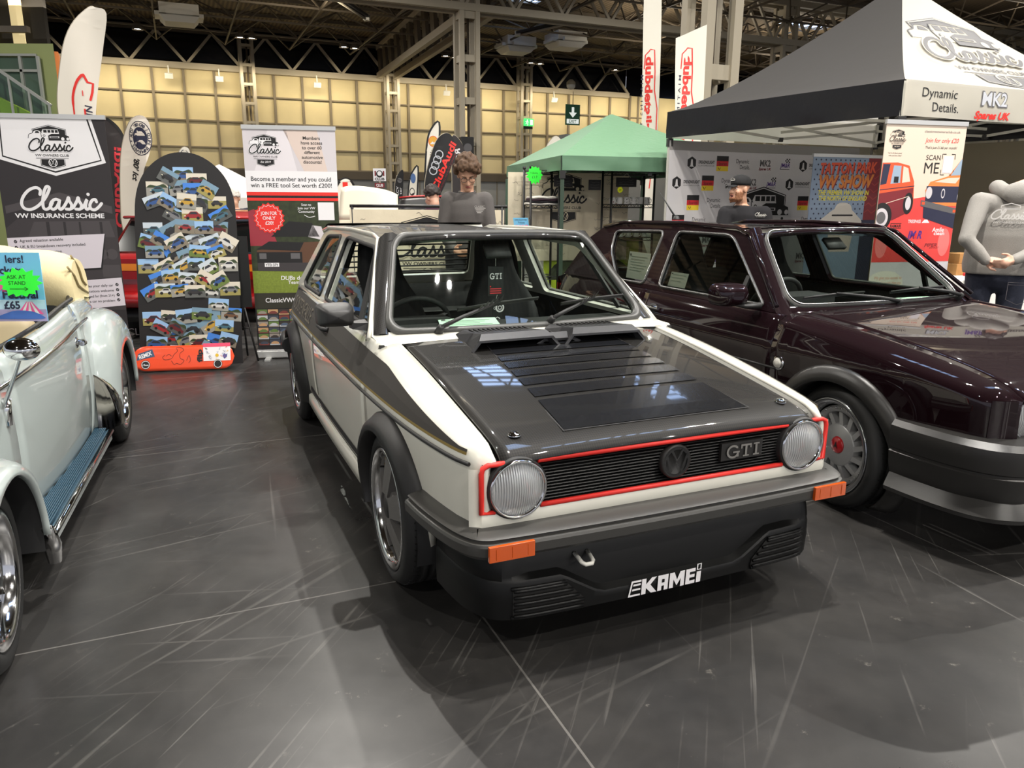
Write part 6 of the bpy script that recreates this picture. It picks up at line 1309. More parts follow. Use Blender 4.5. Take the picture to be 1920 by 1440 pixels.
# ------------------------------------------------- gazebos
def gazebo(name, label, C, z_eave, z_val, apex, mats, vmats, power=1.3, legm=None, prints=None, legs=True, top=None):
    P = [Vector((c[0], c[1], 0)) for c in C]; ctr = sum(P, Vector())/4; t = thing(name, label, 'gazebo', ctr); legm = legm or M('gazebo_frame', (196, 194, 184), .45)
    A = Vector((0, 0, apex)); Q = [p-ctr for p in P]
    S = []
    for i in range(4):
        a, b = Q[i], Q[(i+1) % 4]
        def surf(u, v, k=0, a=a, b=b):
            e = a+(b-a)*u; w = 1-v; n = (b-a).cross(Vector((0, 0, 1))).normalized()
            sag = .05*math.sin(PI*u)*(1-v)**2 if False else 0
            return Vector((e.x*w, e.y*w, z_eave+(apex-z_eave)*v**power-sag))+(n*.35+Vector((0, 0, .9))).normalized()*k
        S.append(surf); mb = MB()
        mb.grid([[surf(u, v) for u in np.linspace(0, 1, 13)] for v in np.linspace(0, .985, 15)], mats[i])
        if prints and i in prints: prints[i][0](Print(mb, surf, .004), surf)
        mb.build('roof_panel', t); mb = MB()
        d = (b-a).normalized(); n = d.cross(Vector((0, 0, 1)))
        def val(u, v, k=0, a=a, b=b, n=n): return a+(b-a)*u+Vector((0, 0, z_val+(z_eave-z_val)*v))+n*(.012+.01*math.sin(17*u+4*v)*(1-v)+k)
        mb.grid([[val(u, v) for u in np.linspace(0, 1, 41)] for v in (0, .3, .6, .9, 1)], vmats[i])
        if prints and i in prints: prints[i][1](Print(mb, val, .004), (b-a).length, z_eave-z_val)
        mb.build('valance', t)
        # scissor truss inside the eaves
        mb = MB(); zz = (z_val+z_eave)/2
        for q0, q1 in ((0, .5), (.5, 1)):
            e0, e1 = a+(b-a)*q0-n*.05, a+(b-a)*q1-n*.05
            mb.bar(e0+Vector((0, 0, zz-.10)), e1+Vector((0, 0, zz+.06)), .022, .03, legm); mb.bar(e0+Vector((0, 0, zz+.06)), e1+Vector((0, 0, zz-.10)), .022, .03, legm)
        m = (a+b)/2-n*.05; mb.bar(m+Vector((0, 0, zz-.02)), Vector((0, 0, zz+.0)), .022, .03, legm); mb.box(m+Vector((0, 0, zz-.11)), (.05, .05, .05), DARKM); mb.build('truss_bar', t)
    mb = MB(); mb.tube([(0, 0, z_val-.05), (0, 0, apex-.02)], .025, legm, 8); mb.build('centre_pole', t)
    for q in Q:
        mb = MB(); i_ = q*.985; mb.box((i_.x, i_.y, z_eave/2), (.045, .045, z_eave-.02), legm); mb.box((i_.x, i_.y, .008), (.10, .10, .016), legm); mb.box((i_.x, i_.y, z_val-.05), (.07, .07, .09), DARKM); mb.build('leg', t)
    return t, Q, ctr
BLK = M('black_gazebo_canvas', (66, 64, 62), .6, spec=.3, bump=(3, .3)); WHC = M('white_gazebo_canvas', (208, 203, 190), .55, bump=(4, .3)); _nt = WHC.node_tree; _tr = _nt.nodes.new('ShaderNodeBsdfTranslucent'); _tr.inputs['Color'].default_value = (.86, .84, .78, 1); _mx = _nt.nodes.new('ShaderNodeMixShader'); _mx.inputs[0].default_value = .45   # thin canvas lets light through
_nt.links.new(_nt.nodes['Principled BSDF'].outputs[0], _mx.inputs[1]); _nt.links.new(_tr.outputs[0], _mx.inputs[2]); _nt.links.new(_mx.outputs[0], _nt.nodes['Material Output'].inputs['Surface'])
INKG = M('canvas_ink', (62, 61, 64), .55); BLKV = M('black_valance_canvas', (15, 14, 14), .32, bump=(4, .7))
def roofprint(p, surf):
    # width across the slope shrinks towards the top: map metres to (u, v)
    def fn(x, y, k):
        v = max(.005, .03+y/2.05); w = 1-v; return surf(.5+x/(3.38*w), v, k)
    club_logo(Print(p.mb, fn, .003).sub(-.78, .60, .168), INKG, WHC, 1)
def valprint(p, L, h):
    q = Print(p.mb, lambda x, y, k: p.fn(x/L, y/h, k), .002)
    q.text('Dynamic', (.43, .205), .075, BLACKP, 1, w=.44); q.text('Details.', (.52, .09), .075, BLACKP, 1, w=.34)
    q.text('MK2', (1.14, .19), .12, GREYP, 1, w=.36, bold=.05); q.text('MK2', (1.14, .19), .11, M('print_silver', (186, 188, 194), .4), 2, w=.335, bold=.02); q.text('Spares UK', (1.14, .05), .06, REDP, 1, w=.46, shear=.2, bold=.04)
    q.text('JM&R', (1.75, .16), .1, PURP, 1, w=.34, shear=.25, bold=.03)
    for i in range(5):
        for j in range(3):
            if (i+j) % 2: q.rect(1.80+.03*i, .20+.025*j, 1.83+.03*i, .225+.025*j, BLACKP, 1)
    q.text('VW & AUDI TUNING SPECIALIST', (1.76, .08), .02, BLACKP, 1, w=.34); q.text('www.jmrtuning.co.uk', (1.76, .045), .02, BLACKP, 1, w=.3)
    q.text('DREADNOUGHT', (2.4, .14), .06, BLACKP, 1, w=.5, bold=.03); q.rect(2.85, .06, 3.1, .22, REDP, 1); q.rect(2.85, .17, 3.1, .22, BLACKP, 2); q.rect(2.85, .06, 3.1, .11, YEL, 2)
GC = [(1.83, 9.45), (3.34, 6.88), (6.44, 8.23), (4.93, 10.80)]     # left, near, right, back
gz, GQ, gctr = gazebo('gazebo', 'black and white peaked club gazebo at the right', GC, 2.45, 2.155, 3.72, [BLK, WHC, BLK, WHC], [BLKV, WHC, BLKV, WHC], 1.28, prints={1: (roofprint, valprint)})
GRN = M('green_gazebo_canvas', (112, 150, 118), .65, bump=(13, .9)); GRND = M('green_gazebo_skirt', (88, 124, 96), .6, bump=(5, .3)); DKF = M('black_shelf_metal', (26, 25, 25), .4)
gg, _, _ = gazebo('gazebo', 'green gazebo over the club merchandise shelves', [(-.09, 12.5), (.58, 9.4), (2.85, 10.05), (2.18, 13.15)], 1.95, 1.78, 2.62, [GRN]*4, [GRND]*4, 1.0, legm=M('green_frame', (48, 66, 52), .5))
mb = MB(); mb.grid([[Vector((-.12+(.26)*k/6, 12.3+.03*math.sin(2*k), z)) for k in range(7)] for z in (.02, .9, 1.75)], M('green_curtain', (34, 62, 44), .7)); o = solid(mb.build('gazebo_curtain'), .004); tag(o, 'dark green side curtain hanging at the left corner of the green gazebo', 'curtain')
# printed backdrop inside the black gazebo
BU = Vector((.917, .399, 0)).normalized(); BO = Vector((1.86, 9.40, 0))
BDM = M('backdrop_white', (206, 203, 204), .55)
mb, p, f = flat_thing('backdrop', '', '', BO, BU, (0, 0, 1), 3.05, 2.13, BDM, .004); p = Print(mb, lambda u, v, k=0: f(u, v, k), .0006)
p.rect(0, 2.02, 3.05, 2.13, M('backdrop_hem', (150, 147, 144), .7), 1, 4)
def hexlogo(p, u, v):
    p.poly([(u+.075*math.cos(PI/6+PI*k/3)*.95, v+.075*math.sin(PI/6+PI*k/3)) for k in range(6)], BLACKP, 1); p.poly([(u-.018, v-.03), (u-.01, v+.04), (u+.01, v+.04), (u+.018, v-.03), (u+.035, v-.045), (u-.035, v-.045)], BDM, 2)
    p.text('DREADNOUGHT', (u+.10, v+.012), .035, BLACKP, 1, align='L', w=.24, bold=.03); p.text('CUSTOMS.CO.UK', (u+.10, v-.03), .016, GREYP, 1, align='L', w=.24)
def flagl(p, u, v):
    p.rect(u-.09, v+.03, u+.09, v+.09, BLACKP, 1); p.rect(u-.09, v-.03, u+.09, v+.03, M('flag_red', (196, 30, 40), .5), 1); p.rect(u-.09, v-.09, u+.09, v-.03, M('flag_gold', (228, 196, 40), .5), 1); p.text('Spares', (u, v), .035, BLACKP, 2, shear=.2, maxw=.13); p.line([(u-.06, v-.05), (u-.045, v-.075), (u-.03, v-.05)], .008, BLACKP, 2)
def dyn(p, u, v): p.text('Dynamic', (u, v+.035), .05, BLACKP, 1, w=.20); p.text('Details.', (u+.04, v-.035), .05, BLACKP, 1, w=.155)
def mk2(p, u, v): p.text('MK2', (u, v+.02), .075, GREYP, 1, w=.17, bold=.03); p.text('Spares UK', (u, v-.05), .03, DRED, 1, w=.2, shear=.2, bold=.03)
def jmr(p, u, v):
    p.text('JM&R', (u, v), .05, PURP, 1, w=.16, shear=.25, bold=.02); p.rect(u-.08, v-.05, u+.08, v-.045, BLACKP, 1)
    for i in range(4):
        for j in range(3):
            if (i+j) % 2: p.rect(u+.0+.02*i, v+.03+.018*j, u+.02+.02*i, v+.048+.018*j, BLACKP, 1)
for r in range(7):
    for k in range(-1, 3):
        x = 1.757*k-.205*r+(1.757 if r > 6 else 0); v = 1.88-.235*r
        for fn_, dx in ((hexlogo, .33), (flagl, .79), (dyn, 1.10), (mk2, 1.46), (jmr, 1.78)):
            u = x+dx
            hid = .92 < u < 2.05 and v < 1.5
            if .09 < u < (2.7 if fn_ is hexlogo else 2.93) and not hid: fn_(p, u, v)
lp = p.sub(.93, 1.02, .125); club_logo(lp, BLACKP, BDM, 3)
o = finish(mb, 'printed_backdrop', 'white sponsor backdrop sheet across the back of the black gazebo', 'backdrop')
mb = MB()
# ------------------------------------------------- photo board and skateboard
BOU = Vector((.97, .243, 0)).normalized(); bo = Vector((-3.22, 6.40, 0)); brd = thing('photo_board', 'tall black arch-topped board covered in car photographs, behind the orange skateboard', 'display board', bo+BOU*.44, math.atan2(BOU.y, BOU.x))
lean = lambda u, v, k=0: Vector((u-.44+.03*v/1.8, .10*v/1.8-k, v))
ol = [(.0, 0), (.84, 0), (.85, 1.2), (.84, 1.42), (.79, 1.58), (.70, 1.70), (.58, 1.78), (.45, 1.805), (.32, 1.78), (.20, 1.70), (.11, 1.58), (.06, 1.42), (.04, 1.2)]
ol = cr(ol[:2], 1)[:2]+cr(ol[2:], 4); mb = MB(); mb.prism(ol, lean, -.008, 0, M('board_black', (30, 28, 29), .55)); mb.build('panel', brd)
mb = MB(); mb.grid([[Vector((x, y, z)) for x in (-.36, .36)] for y, z in ((.09, 1.3), (.42, .01))], M('board_strut', (60, 50, 40), .7)); solid(mb.build('rear_strut', brd), .01)
rn = random.Random(11); PH = []
SKYC = [(150, 186, 224), (70, 130, 214), (196, 206, 214), (214, 206, 190), (120, 150, 170)]; GRC = [(104, 122, 60), (150, 148, 140), (132, 122, 106), (96, 98, 96), (156, 146, 86), (84, 86, 84)]; CAC = [(150, 40, 44), (52, 84, 140), (40, 40, 44), (206, 204, 200), (190, 150, 60), (110, 78, 56), (66, 104, 120), (96, 34, 38), (52, 50, 52), (120, 120, 122)]
def inside(u, v):
    xl = float(np.interp(v, [0, 1.2, 1.42, 1.58, 1.70, 1.80], [.02, .05, .08, .14, .25, .44])); xr = float(np.interp(v, [0, 1.2, 1.42, 1.58, 1.70, 1.80], [.83, .83, .81, .75, .65, .47])); return xl+.05 < u < xr-.05
cand = []
for r in range(15):
    for c in range(7): cand.append((.075+.122*c+(.06 if r % 2 else 0)+rn.uniform(-.025, .025), .12+.106*r+rn.uniform(-.02, .02)))
k_ = 0
for (u, v) in cand:
    if not inside(u, v) or v > 1.70 or (.53 < v < .565) or (1.30 < v < 1.345): continue
    k_ += 1; a = rn.choice([0, 0, .1, -.1, .35, -.3, .5, -.55]); w, h = rn.uniform(.14, .175), rn.uniform(.10, .125)
    lay = .001+.002*(k_ % 7); mb = MB(); pr = Print(mb, lambda x, y, t, u=u, v=v, a=a: lean(u+x*math.cos(a)-y*math.sin(a), v+x*math.sin(a)+y*math.cos(a), lay+t), .0003)
    mk = lambda c: M('photo_%d_%d_%d' % c, c, .45); s_, g_, c_ = mk(rn.choice(SKYC)), mk(rn.choice(GRC)), mk(rn.choice(CAC)); hz = rn.uniform(-.1, .2)*h
    mb.prism([(-w/2, -h/2), (w/2, -h/2), (w/2, h/2), (-w/2, h/2)], lambda x, y, t, u=u, v=v, a=a: lean(u+x*math.cos(a)-y*math.sin(a), v+x*math.sin(a)+y*math.cos(a), t), lay-.0004, lay, s_)
    pr.rect(-w/2, -h/2, w/2, hz, g_, 0)
    if rn.random() < .7: pr.poly(cr([(-w/2, hz), (-w*.3, hz+.2*h), (0, hz+.12*h), (w*.3, hz+.25*h), (w/2, hz)], 3), mk((52, 66, 40)), 1)
    sc = rn.uniform(.8, 1.1); fx = rn.choice((-1, 1)); q = lambda x, y: (fx*x*w*sc, y*h*sc-.02*h)
    pr.poly([q(-.38, -.22), q(-.38, -.02), q(-.22, .03), q(-.08, .22), q(.2, .22), q(.33, .03), q(.4, -.03), q(.4, -.22)], c_, 2); pr.poly([q(-.17, .03), q(-.06, .18), q(.17, .18), q(.26, .03)], mk((44, 48, 56)), 3)
    for x in (-.22, .25): pr.circ(q(x, -.22), .085*h*1.3, mk((24, 24, 24)), 4, 10)
    pr.rect(*q(-.39, -.10), *q(-.30, -.04), mk((230, 226, 200)), 4) if fx > 0 else None
    mb.build('photo_print', brd)
# skateboard leaning on its edge against the board
SKO = M('orange_skateboard_paint', (232, 76, 40), .3, 0, .6)
sk = thing('skateboard', 'orange skateboard deck standing on its edge in front of the photo board', 'skateboard', (-2.78, 6.26, 0), math.atan2(.2, .97))
def deck(u, v, k=0):   # u along, v up
    e = max(0, abs(u)-.30); return Vector((u, .06*(v/.2)+.35*e*e-k, v+.012))
def dk_out(s=1.):
    pts = []
    for i in range(17): a = -PI/2+PI*i/16; pts.append((.30*s+.105*math.cos(a), .10+.10*math.sin(a)))
    for i in range(17): a = PI/2+PI*i/16; pts.append((-.30*s+.105*math.cos(a), .10+.10*math.sin(a)))
    return pts
mb = MB(); vs = np.linspace(-1, 1, 9); us = np.linspace(-1, 1, 41); rows = []
for u_ in us:
    x = .405*u_; hw = .10*math.sqrt(max(0, 1-max(0, (abs(x)-.30)/.105)**2)); rows.append([deck(x, .10+hw*q, 0) for q in vs])
mb.grid(rows, SKO); d_ = solid(mb.build('deck', sk), .011, 1)
mb = MB(); p = Print(mb, lambda u, v, k=0: deck(u, v, k+.0118), .0008)
p.poly([(-.375, .09), (-.36, .145), (-.25, .18), (-.23, .12)], M('sticker_slate', (64, 84, 110), .5), 1); p.text('REMIX', (-.305, .133), .032, WHITEP, 2, w=.105, rot=.32, bold=.03)
p.circ((-.305, .055), .036, BLACKP, 1); p.ring((-.305, .055), .030, .004, WHITEP, 2); script_classic(p.sub(-.33, .048, .006), WHITEP, 2, .3)
p.circ((.27, .045), .036, BLACKP, 1); p.ring((.27, .045), .030, .004, WHITEP, 2)
p.line(cr([(-.15, .13), (-.17, .11), (-.15, .09), (-.10, .10), (-.08, .13), (-.05, .16), (-.06, .185), (-.02, .185), (.0, .165), (-.03, .14), (-.03, .10), (-.0, .08), (-.03, .05), (-.06, .06), (-.08, .05), (-.1, .08)], 4), .003, BLACKP, 1); p.line(cr([(-.14, .12), (-.12, .135), (-.10, .12)], 3), .003, BLACKP, 1); p.line(cr([(.02, .08), (.04, .12), (.05, .08), (.035, .06)], 4), .003, BLACKP, 1)
p.text('flip', (.125, .115), .038, BLACKP, 1, w=.105, rot=PI/2, bold=.05)
p.rect(.155, .07, .375, .215, WHITEP, 2); p.rect(.155, .185, .375, .215, M('sticker_pink', (226, 76, 110), .5), 3)
rn = random.Random(4)
for i in range(16):
    c = (rn.uniform(.17, .36), rn.uniform(.08, .18)); p.line([(c[0]+rn.uniform(-.012, .012), c[1]+rn.uniform(-.012, .012)) for _ in range(5)], .002, rn.choice([BLACKP, GREYP, REDP, M('sticker_gold', (220, 180, 50), .5), M('sticker_blue', (70, 90, 150), .5)]), 3)
p.circ((.265, .115), .014, MATS['sticker_gold'], 3); p.poly([(.31, .11), (.325, .13), (.34, .12), (.35, .13), (.345, .10), (.325, .085)], MATS['sticker_blue'], 3)
mb.build('stickers', sk)
for s in (-1, 1):
    mb = MB(); 
    mb.tube([(s*.22, .10, .05), (s*.22, .10, .17)], .011, STEEL, 8); mb.box((s*.22, .085, .11), (.05, .05, .06), STEEL); tr = mb.build('truck', sk)
    for z in (.045, .175): mb = MB(); mb.lathe([(.008, -.016), (.026, -.016), (.027, .016), (.008, .016)], WHITEM, 16, Matrix.Translation((s*.22, .105, z))); mb.build('wheel', tr)
# black tripod easel
ez = thing('tripod_easel', 'black tripod easel holding a plain black panel, left of the white banner', 'easel', (-2.42, 6.72, 0), .2)
mb = MB(); mb.box((0, -.03, .80), (.19, .012, .62), M('easel_black', (20, 20, 20), .4)); mb.build('panel', ez)
for a in (-2.2, -.75, 1.6):
    mb = MB(); mb.tube([(0, 0, .62), (.17*math.cos(a), .17*math.sin(a), .012)], .009, DARKM, 8); mb.tube([(0, 0, .30), (.09*math.cos(a), .09*math.sin(a), .30)], .005, DARKM, 6); mb.build('leg', ez)
mb = MB(); mb.tube([(0, 0, .28), (0, 0, 1.1)], .011, DARKM, 8); mb.build('mast', ez)
# poster and neon star on the pale convertible
PO = Vector((-2.37, 3.12, .925)); mb, p, f = flat_thing('', '', '', PO, (1, .06, 0), (-.06, .10, 1), .42, .285, CYANP, .003)
p.poly([(0, .0), (.42, .0), (.42, .05), (0, .05)], M('print_lilac', (170, 160, 200), .5), 1); p.rect(0, .05, .42, .09, M('print_pale_blue', (190, 222, 240), .5), 1)
p.text('Discounted Tickets for', (.10, .262), .028, WHITEP, 2, w=.34, bold=.02) if False else p.text('lers!', (.355, .258), .03, INKB, 2, align='R', bold=.02)
p.text('Tickets', (.345, .212), .03, INKB, 2, align='R', bold=.03); p.text('2025', (.385, .155), .055, PINKP, 3, align='R', w=.26, bold=.06); p.text('Festival', (.395, .113), .034, INKB, 3, align='R', bold=.03); p.text('£65', (.285, .068), .03, INKB, 3, bold=.03)
for i in range(7): p.poly([(.30+.0155*i, .03), (.345+.003*i, .082), (.348+.003*i, .082), (.3155+.0155*i, .03)], PINKP if i % 2 == 0 else WHITEP, 3)
p.poly(cr([(.22, .02), (.26, .035), (.30, .045), (.36, .042), (.40, .025), (.40, .01), (.22, .01)], 3), M('print_car_blue', (70, 110, 190), .5), 4)
finish(mb, 'festival_poster', 'blue festival poster reading 2025 Festival £65 propped on the pale convertible door', 'poster')
sx = star(14, .068, .088, 1.0, .70, 5); mb, p, f = flat_thing('', '', '', (-1.985, 3.05, 1.095), (1, .06, 0), (-.06, .10, 1), 0, 0, NEON, .002, outline=sx)
for st, v in (('ASK AT', .024), ('STAND', .0)): p.text(st, (-.01, v), .015, BLACKP, 1, w=.066 if st == 'STAND' else .074)
p.line([(-.04, -.024), (.03, -.024)], .0025, BLACKP, 1); p.line([(.018, -.017), (.03, -.024), (.018, -.031)], .0025, BLACKP, 1)
finish(mb, 'neon_star_sign', 'neon green star reading ASK AT STAND on the pale convertible', 'sign')
# ------------------------------------------------- merchandise shelving under the green gazebo
SU = Vector((.97, .24, 0)).normalized(); SN = SU.cross(Vector((0, 0, 1))); SO = Vector((-.05, 9.9, 0))
sh = lambda u, v, k=0: SO+SU*u+SN*k+Vector((0, 0, v))
def rack(label, u0, u1, shelves, h):
    c = sh((u0+u1)/2, 0, -.17); t = thing('wire_shelf_rack', label, 'shelf rack', c, math.atan2(SU.y, SU.x), 'black wire shelf racks')
    w = (u1-u0)/2; d = .17
    for x in (-w, w):
        for y in (-d, d):
            mb = MB(); mb.tube([(x, y, 0), (x, y, h)], .016, DKF, 8); mb.lathe([(.0, .03), (.022, .025), (.022, 0), (.016, -.01)], DKF, 10, Matrix.Translation((x, y, h))); mb.build('post', t)
    for z in shelves:
        mb = MB()
        for y in (-d, d):
            mb.tube([(-w, y, z), (w, y, z)], .006, DKF, 5); mb.tube([(-w, y, z-.04), (w, y, z-.04)], .006, DKF, 5); n = int(2*w/.05)
            mb.tube([(-w+2*w*i/n, y, z-.04*(i % 2)) for i in range(n+1)], .004, DKF, 4)
        for i in range(int(2*w/.035)): x = -w+.0175+.035*i; mb.tube([(x, -d, z), (x, d, z)], .003, DKF, 4)
        mb.build('wire_shelf', t, norm=False)
rack('black wire rack of folded shirts at the left under the green gazebo', .285, .664, [.45, .98, 1.37, 1.80], 1.83)
rack('black wire rack of white mugs at the right under the green gazebo', 1.383, 1.985, [.45, .95, 1.38, 1.80], 1.83)
CREAMB = M('signed_cream_banner', (222, 210, 184), .7, bump=(9, .3)); mb, p, f = flat_thing('', '', '', sh(.10, .62, -.48), SU, (0, 0, 1), 1.72, 1.17, CREAMB, .003)
club_logo(p.sub(.43, .78, .082), BLACKP, CREAMB, 2)
rn = random.Random(8); SCR = M('ink_scribble', (104, 98, 92), .7)
for i in range(110):
    u, v = rn.uniform(.03, 1.66), rn.uniform(.03, 1.13)
    if .45 < u < 1.2 and .45 < v < 1.12: continue
    p.line(cr([(u+.014*k, v+rn.uniform(-.014, .016)) for k in range(rn.randint(4, 8))], 2), .0035, SCR, 1)
finish(mb, 'signed_club_banner', 'cream club banner covered in signatures behind the wire shelves', 'banner')
mb, p, f = flat_thing('', '', '', (-1.48, 7.02, .52), (.98, .05, 0), (0, 0, 1), 1.4, .82, CREAMB, .003)
club_logo(p.sub(.36, .40, .078), BLACKP, CREAMB, 2)
for i in range(70):
    u, v = rn.uniform(.03, 1.32), rn.uniform(.03, .79)
    if .36 < u < 1.06 and v > .1 and v < .76: continue
    p.line(cr([(u+.014*k, v+rn.uniform(-.014, .016)) for k in range(rn.randint(4, 8))], 2), .003, SCR, 1)
finish(mb, 'signed_club_banner', 'second signed cream club banner hung on a black rail right behind the white car', 'banner')
t = thing('banner_rail', 'black tube rail on posts holding the signed banner behind the white car', 'rail', (-.9, 7.06, 0), .05)
mb = MB(); mb.tube([(-.58, 0, 1.37), (.85, 0, 1.37)], .014, DKF, 8); mb.build('rail', t)
for x in (-.56, .80):
    mb = MB(); mb.tube([(x, 0, 0), (x, 0, 1.38)], .013, DKF, 8); mb.box((x, 0, .01), (.06, .4, .02), DKF); mb.build('post', t)
GY = M('print_acid_green', (176, 196, 40), .6, noise=(6, .2)); mb, p, f = flat_thing('', '', '', sh(.62, .05, -.52), SU, (0, 0, 1), 1.4, 1.08, GY, .003)
p.text('TATTON', (.62, 1.0), .10, GOLDL, 2, w=.62, shear=.2, bold=.04); p.text('THE PREMIER', (.25, .83), .055, YEL, 2, align='L', w=.5, bold=.03); p.text('IN THE NORTH', (.25, .755), .055, YEL, 2, align='L', w=.5, bold=.03)
p.poly(cr([(.05, .3), (.15, .5), (.4, .6), (.9, .62), (1.2, .5), (1.3, .3)], 4), FOL, 1); p.circ((.34, .48), .10, M('print_field_green', (60, 74, 40), .6), 2)
finish(mb, 'show_banner', 'acid green show banner hanging below the signed banner', 'banner')
MUGW = M('mug_white', (228, 226, 222), .25, 0, .6)
def mug(label, u, v, seed, rz, first=[None]):
    t = thing('mug', label, 'mug', sh(u, v, -.10), rz, 'white printed mugs on the wire rack'); mb = MB()
    mb.lathe([(.0, .004), (.038, .0), (.041, .006), (.041, .092), (.0395, .095), (.037, .092), (.037, .012), (.0, .010)], MUGW, 24)
    rn = random.Random(seed); pr = Print(mb, lambda x, y, k: Vector(((.0412+k)*math.sin(x), -(.0412+k)*math.cos(x), y)), .0004)
    for i in range(7): a = rn.uniform(-1.2, 1.0); z = rn.uniform(.02, .075); pr.rect(a, z, a+rn.uniform(.1, .35), z+rn.uniform(.004, .016), rn.choice([BLACKP, BLACKP, GREYP, DRED]), 1, n=3)
    mb.build('body', t); mb = MB(); mb.tube([(.039*math.cos(.0)+.026*math.sin(PI*k/8), 0, .048+.030*math.cos(PI*k/8)) for k in range(9)], .0055, MUGW, 8); mb.build('handle', t)
rn = random.Random(2)
names = ['leftmost', 'second from left', 'third from left', 'fourth from left', 'fifth from left', 'rightmost']
for i in range(6): mug('white printed mug, %s on the upper mug shelf' % names[i], 1.44+.098*i, 1.381, 20+i, rn.uniform(-.6, .6)+(PI if i in (1, 4) else 0))
for i in range(5): mug('white printed mug, %s on the lower mug shelf seen through the car windows' % names[i if i < 4 else 5], 1.45+.115*i, .951, 40+i, rn.uniform(-.5, .5))
for i, (m, dz, lab) in enumerate([(M('tee_white', (226, 222, 212), .85), 0, 'lowest, white folded shirt of the stack on the left wire rack'), (M('tee_black', (30, 28, 32), .85), .028, 'black folded shirt above the lowest white one on the left wire rack'), (M('tee_plum', (66, 48, 58), .85), .056, 'plum folded shirt in the middle of the stack on the left wire rack'), (MATS['tee_white'], .084, 'topmost white folded shirt of the stack on the left wire rack')]):
    mb = MB(); w_ = .21-.01*i; rows = []
    for a in np.linspace(-1, 1, 9): rows.append([Vector((a*w_+.03, .13*b, .014*math.sin(PI*(b+1)/2)**.3*(1-.3*a*a)+.004*math.sin(5*a+i))) for b in np.linspace(-1, 1, 7)])
    mb.grid(rows, m); o = solid(mb.build('folded_shirt'), .022); o.location = sh(.455, 1.386+dz, -.17); o.rotation_euler = (0, 0, math.atan2(SU.y, SU.x)); tag(o, lab, 'shirt', 'folded shirts on the rack')
CHALK = M('chalk_black', (34, 32, 33), .7)
def price(label, u0, v0, u1, v1, seed, rot=0):
    mb, p, f = flat_thing('', '', '', sh(u0, v0, .02), SU, (0, 0, 1), u1-u0, v1-v0, CHALK, .006); rn = random.Random(seed); w, h = u1-u0, v1-v0
    for i in range(3): p.line([(w*.15+w*.7*k/7, h*(.75-.25*i)+rn.uniform(-.006, .006)) for k in range(8)], .004, M('chalk_grey', (92, 90, 88), .8), 1)
    p.line([(w*.3, h), (w*.5, h+.05), (w*.7, h)], .004, WHITEM, 0); finish(mb, 'chalkboard_sign', label, 'sign', 'small chalkboard price signs')
price('wide dark chalkboard sign hung over the left of the signed banner', .585, 1.60, .835, 1.74, 1); price('squarish dark chalkboard sign over the middle of the signed banner', 1.055, 1.56, 1.225, 1.69, 2); price('wide dark chalkboard sign on the mug rack', 1.435, 1.605, 1.72, 1.725, 3)
mb, p, f = flat_thing('', '', '', sh(.325, 1.74, .03), SU, (0, 0, 1), 0, 0, NEON, .003, outline=star(13, .085, .11, 1.0, 1.05, 9)); p.text('T-Shirts', (-.01, .025), .026, BLACKP, 1, w=.10); p.text('£17', (0, -.025), .032, BLACKP, 1); finish(mb, 'neon_star_sign', 'neon green price star on the shirt rack under the green gazebo', 'sign')
mb, p, f = flat_thing('', '', '', sh(1.49, 1.567, .03), SU, (0, 0, 1), 0, 0, M('neon_yellow_card', (232, 240, 30), .5, emit=.1), .003, outline=star(10, .032, .042, 1, 1, 2)); p.text('£8', (0, 0), .02, BLACKP, 1); finish(mb, 'neon_star_sign', 'small neon yellow price star above the mugs', 'sign')
mb, p, f = flat_thing('', '', '', sh(.10, .93, -.02), SU, (-.15, 0, 1), .20, .28, CYANP, .003)
p.text('DISCOUNTED', (.10, .255), .018, INKB, 1, w=.16); p.text('Tickets', (.10, .22), .022, INKB, 1); p.text('2025', (.10, .165), .045, PINKP, 1, w=.17, bold=.05); p.text('Festival', (.10, .12), .026, INKB, 1, bold=.02); p.text('£65', (.09, .08), .02, INKB, 1); p.rect(0, 0, .20, .03, M('print_lilac', (170, 160, 200), .5), 1)
finish(mb, 'festival_poster', 'small blue festival poster seen through the white car, on the shirt rack', 'poster')
mb = MB(); mb.box((0, 0, .15), (.5, .3, .3), M('purple_crate', (70, 46, 140), .5)); mb.box((0, 0, .29), (.52, .32, .03), MATS['purple_crate']); o = mb.build('plastic_tub'); o.location = (-1.05, 7.6, .62); bevel(o, .015); tag(o, 'purple plastic tub seen through the white car side window', 'tub')
mb = MB(); mb.box((0, 0, .60), (1.2, .5, .03), WHITEM)
for x in (-.55, .55):
    for y in (-.2, .2): mb.tube([(x, y, 0), (x, y, .6)], .015, STEEL, 6)
o = mb.build('trestle_table'); o.location = (-1.0, 7.6, 0); tag(o, 'low white trestle table behind the white car holding the purple tub', 'table')
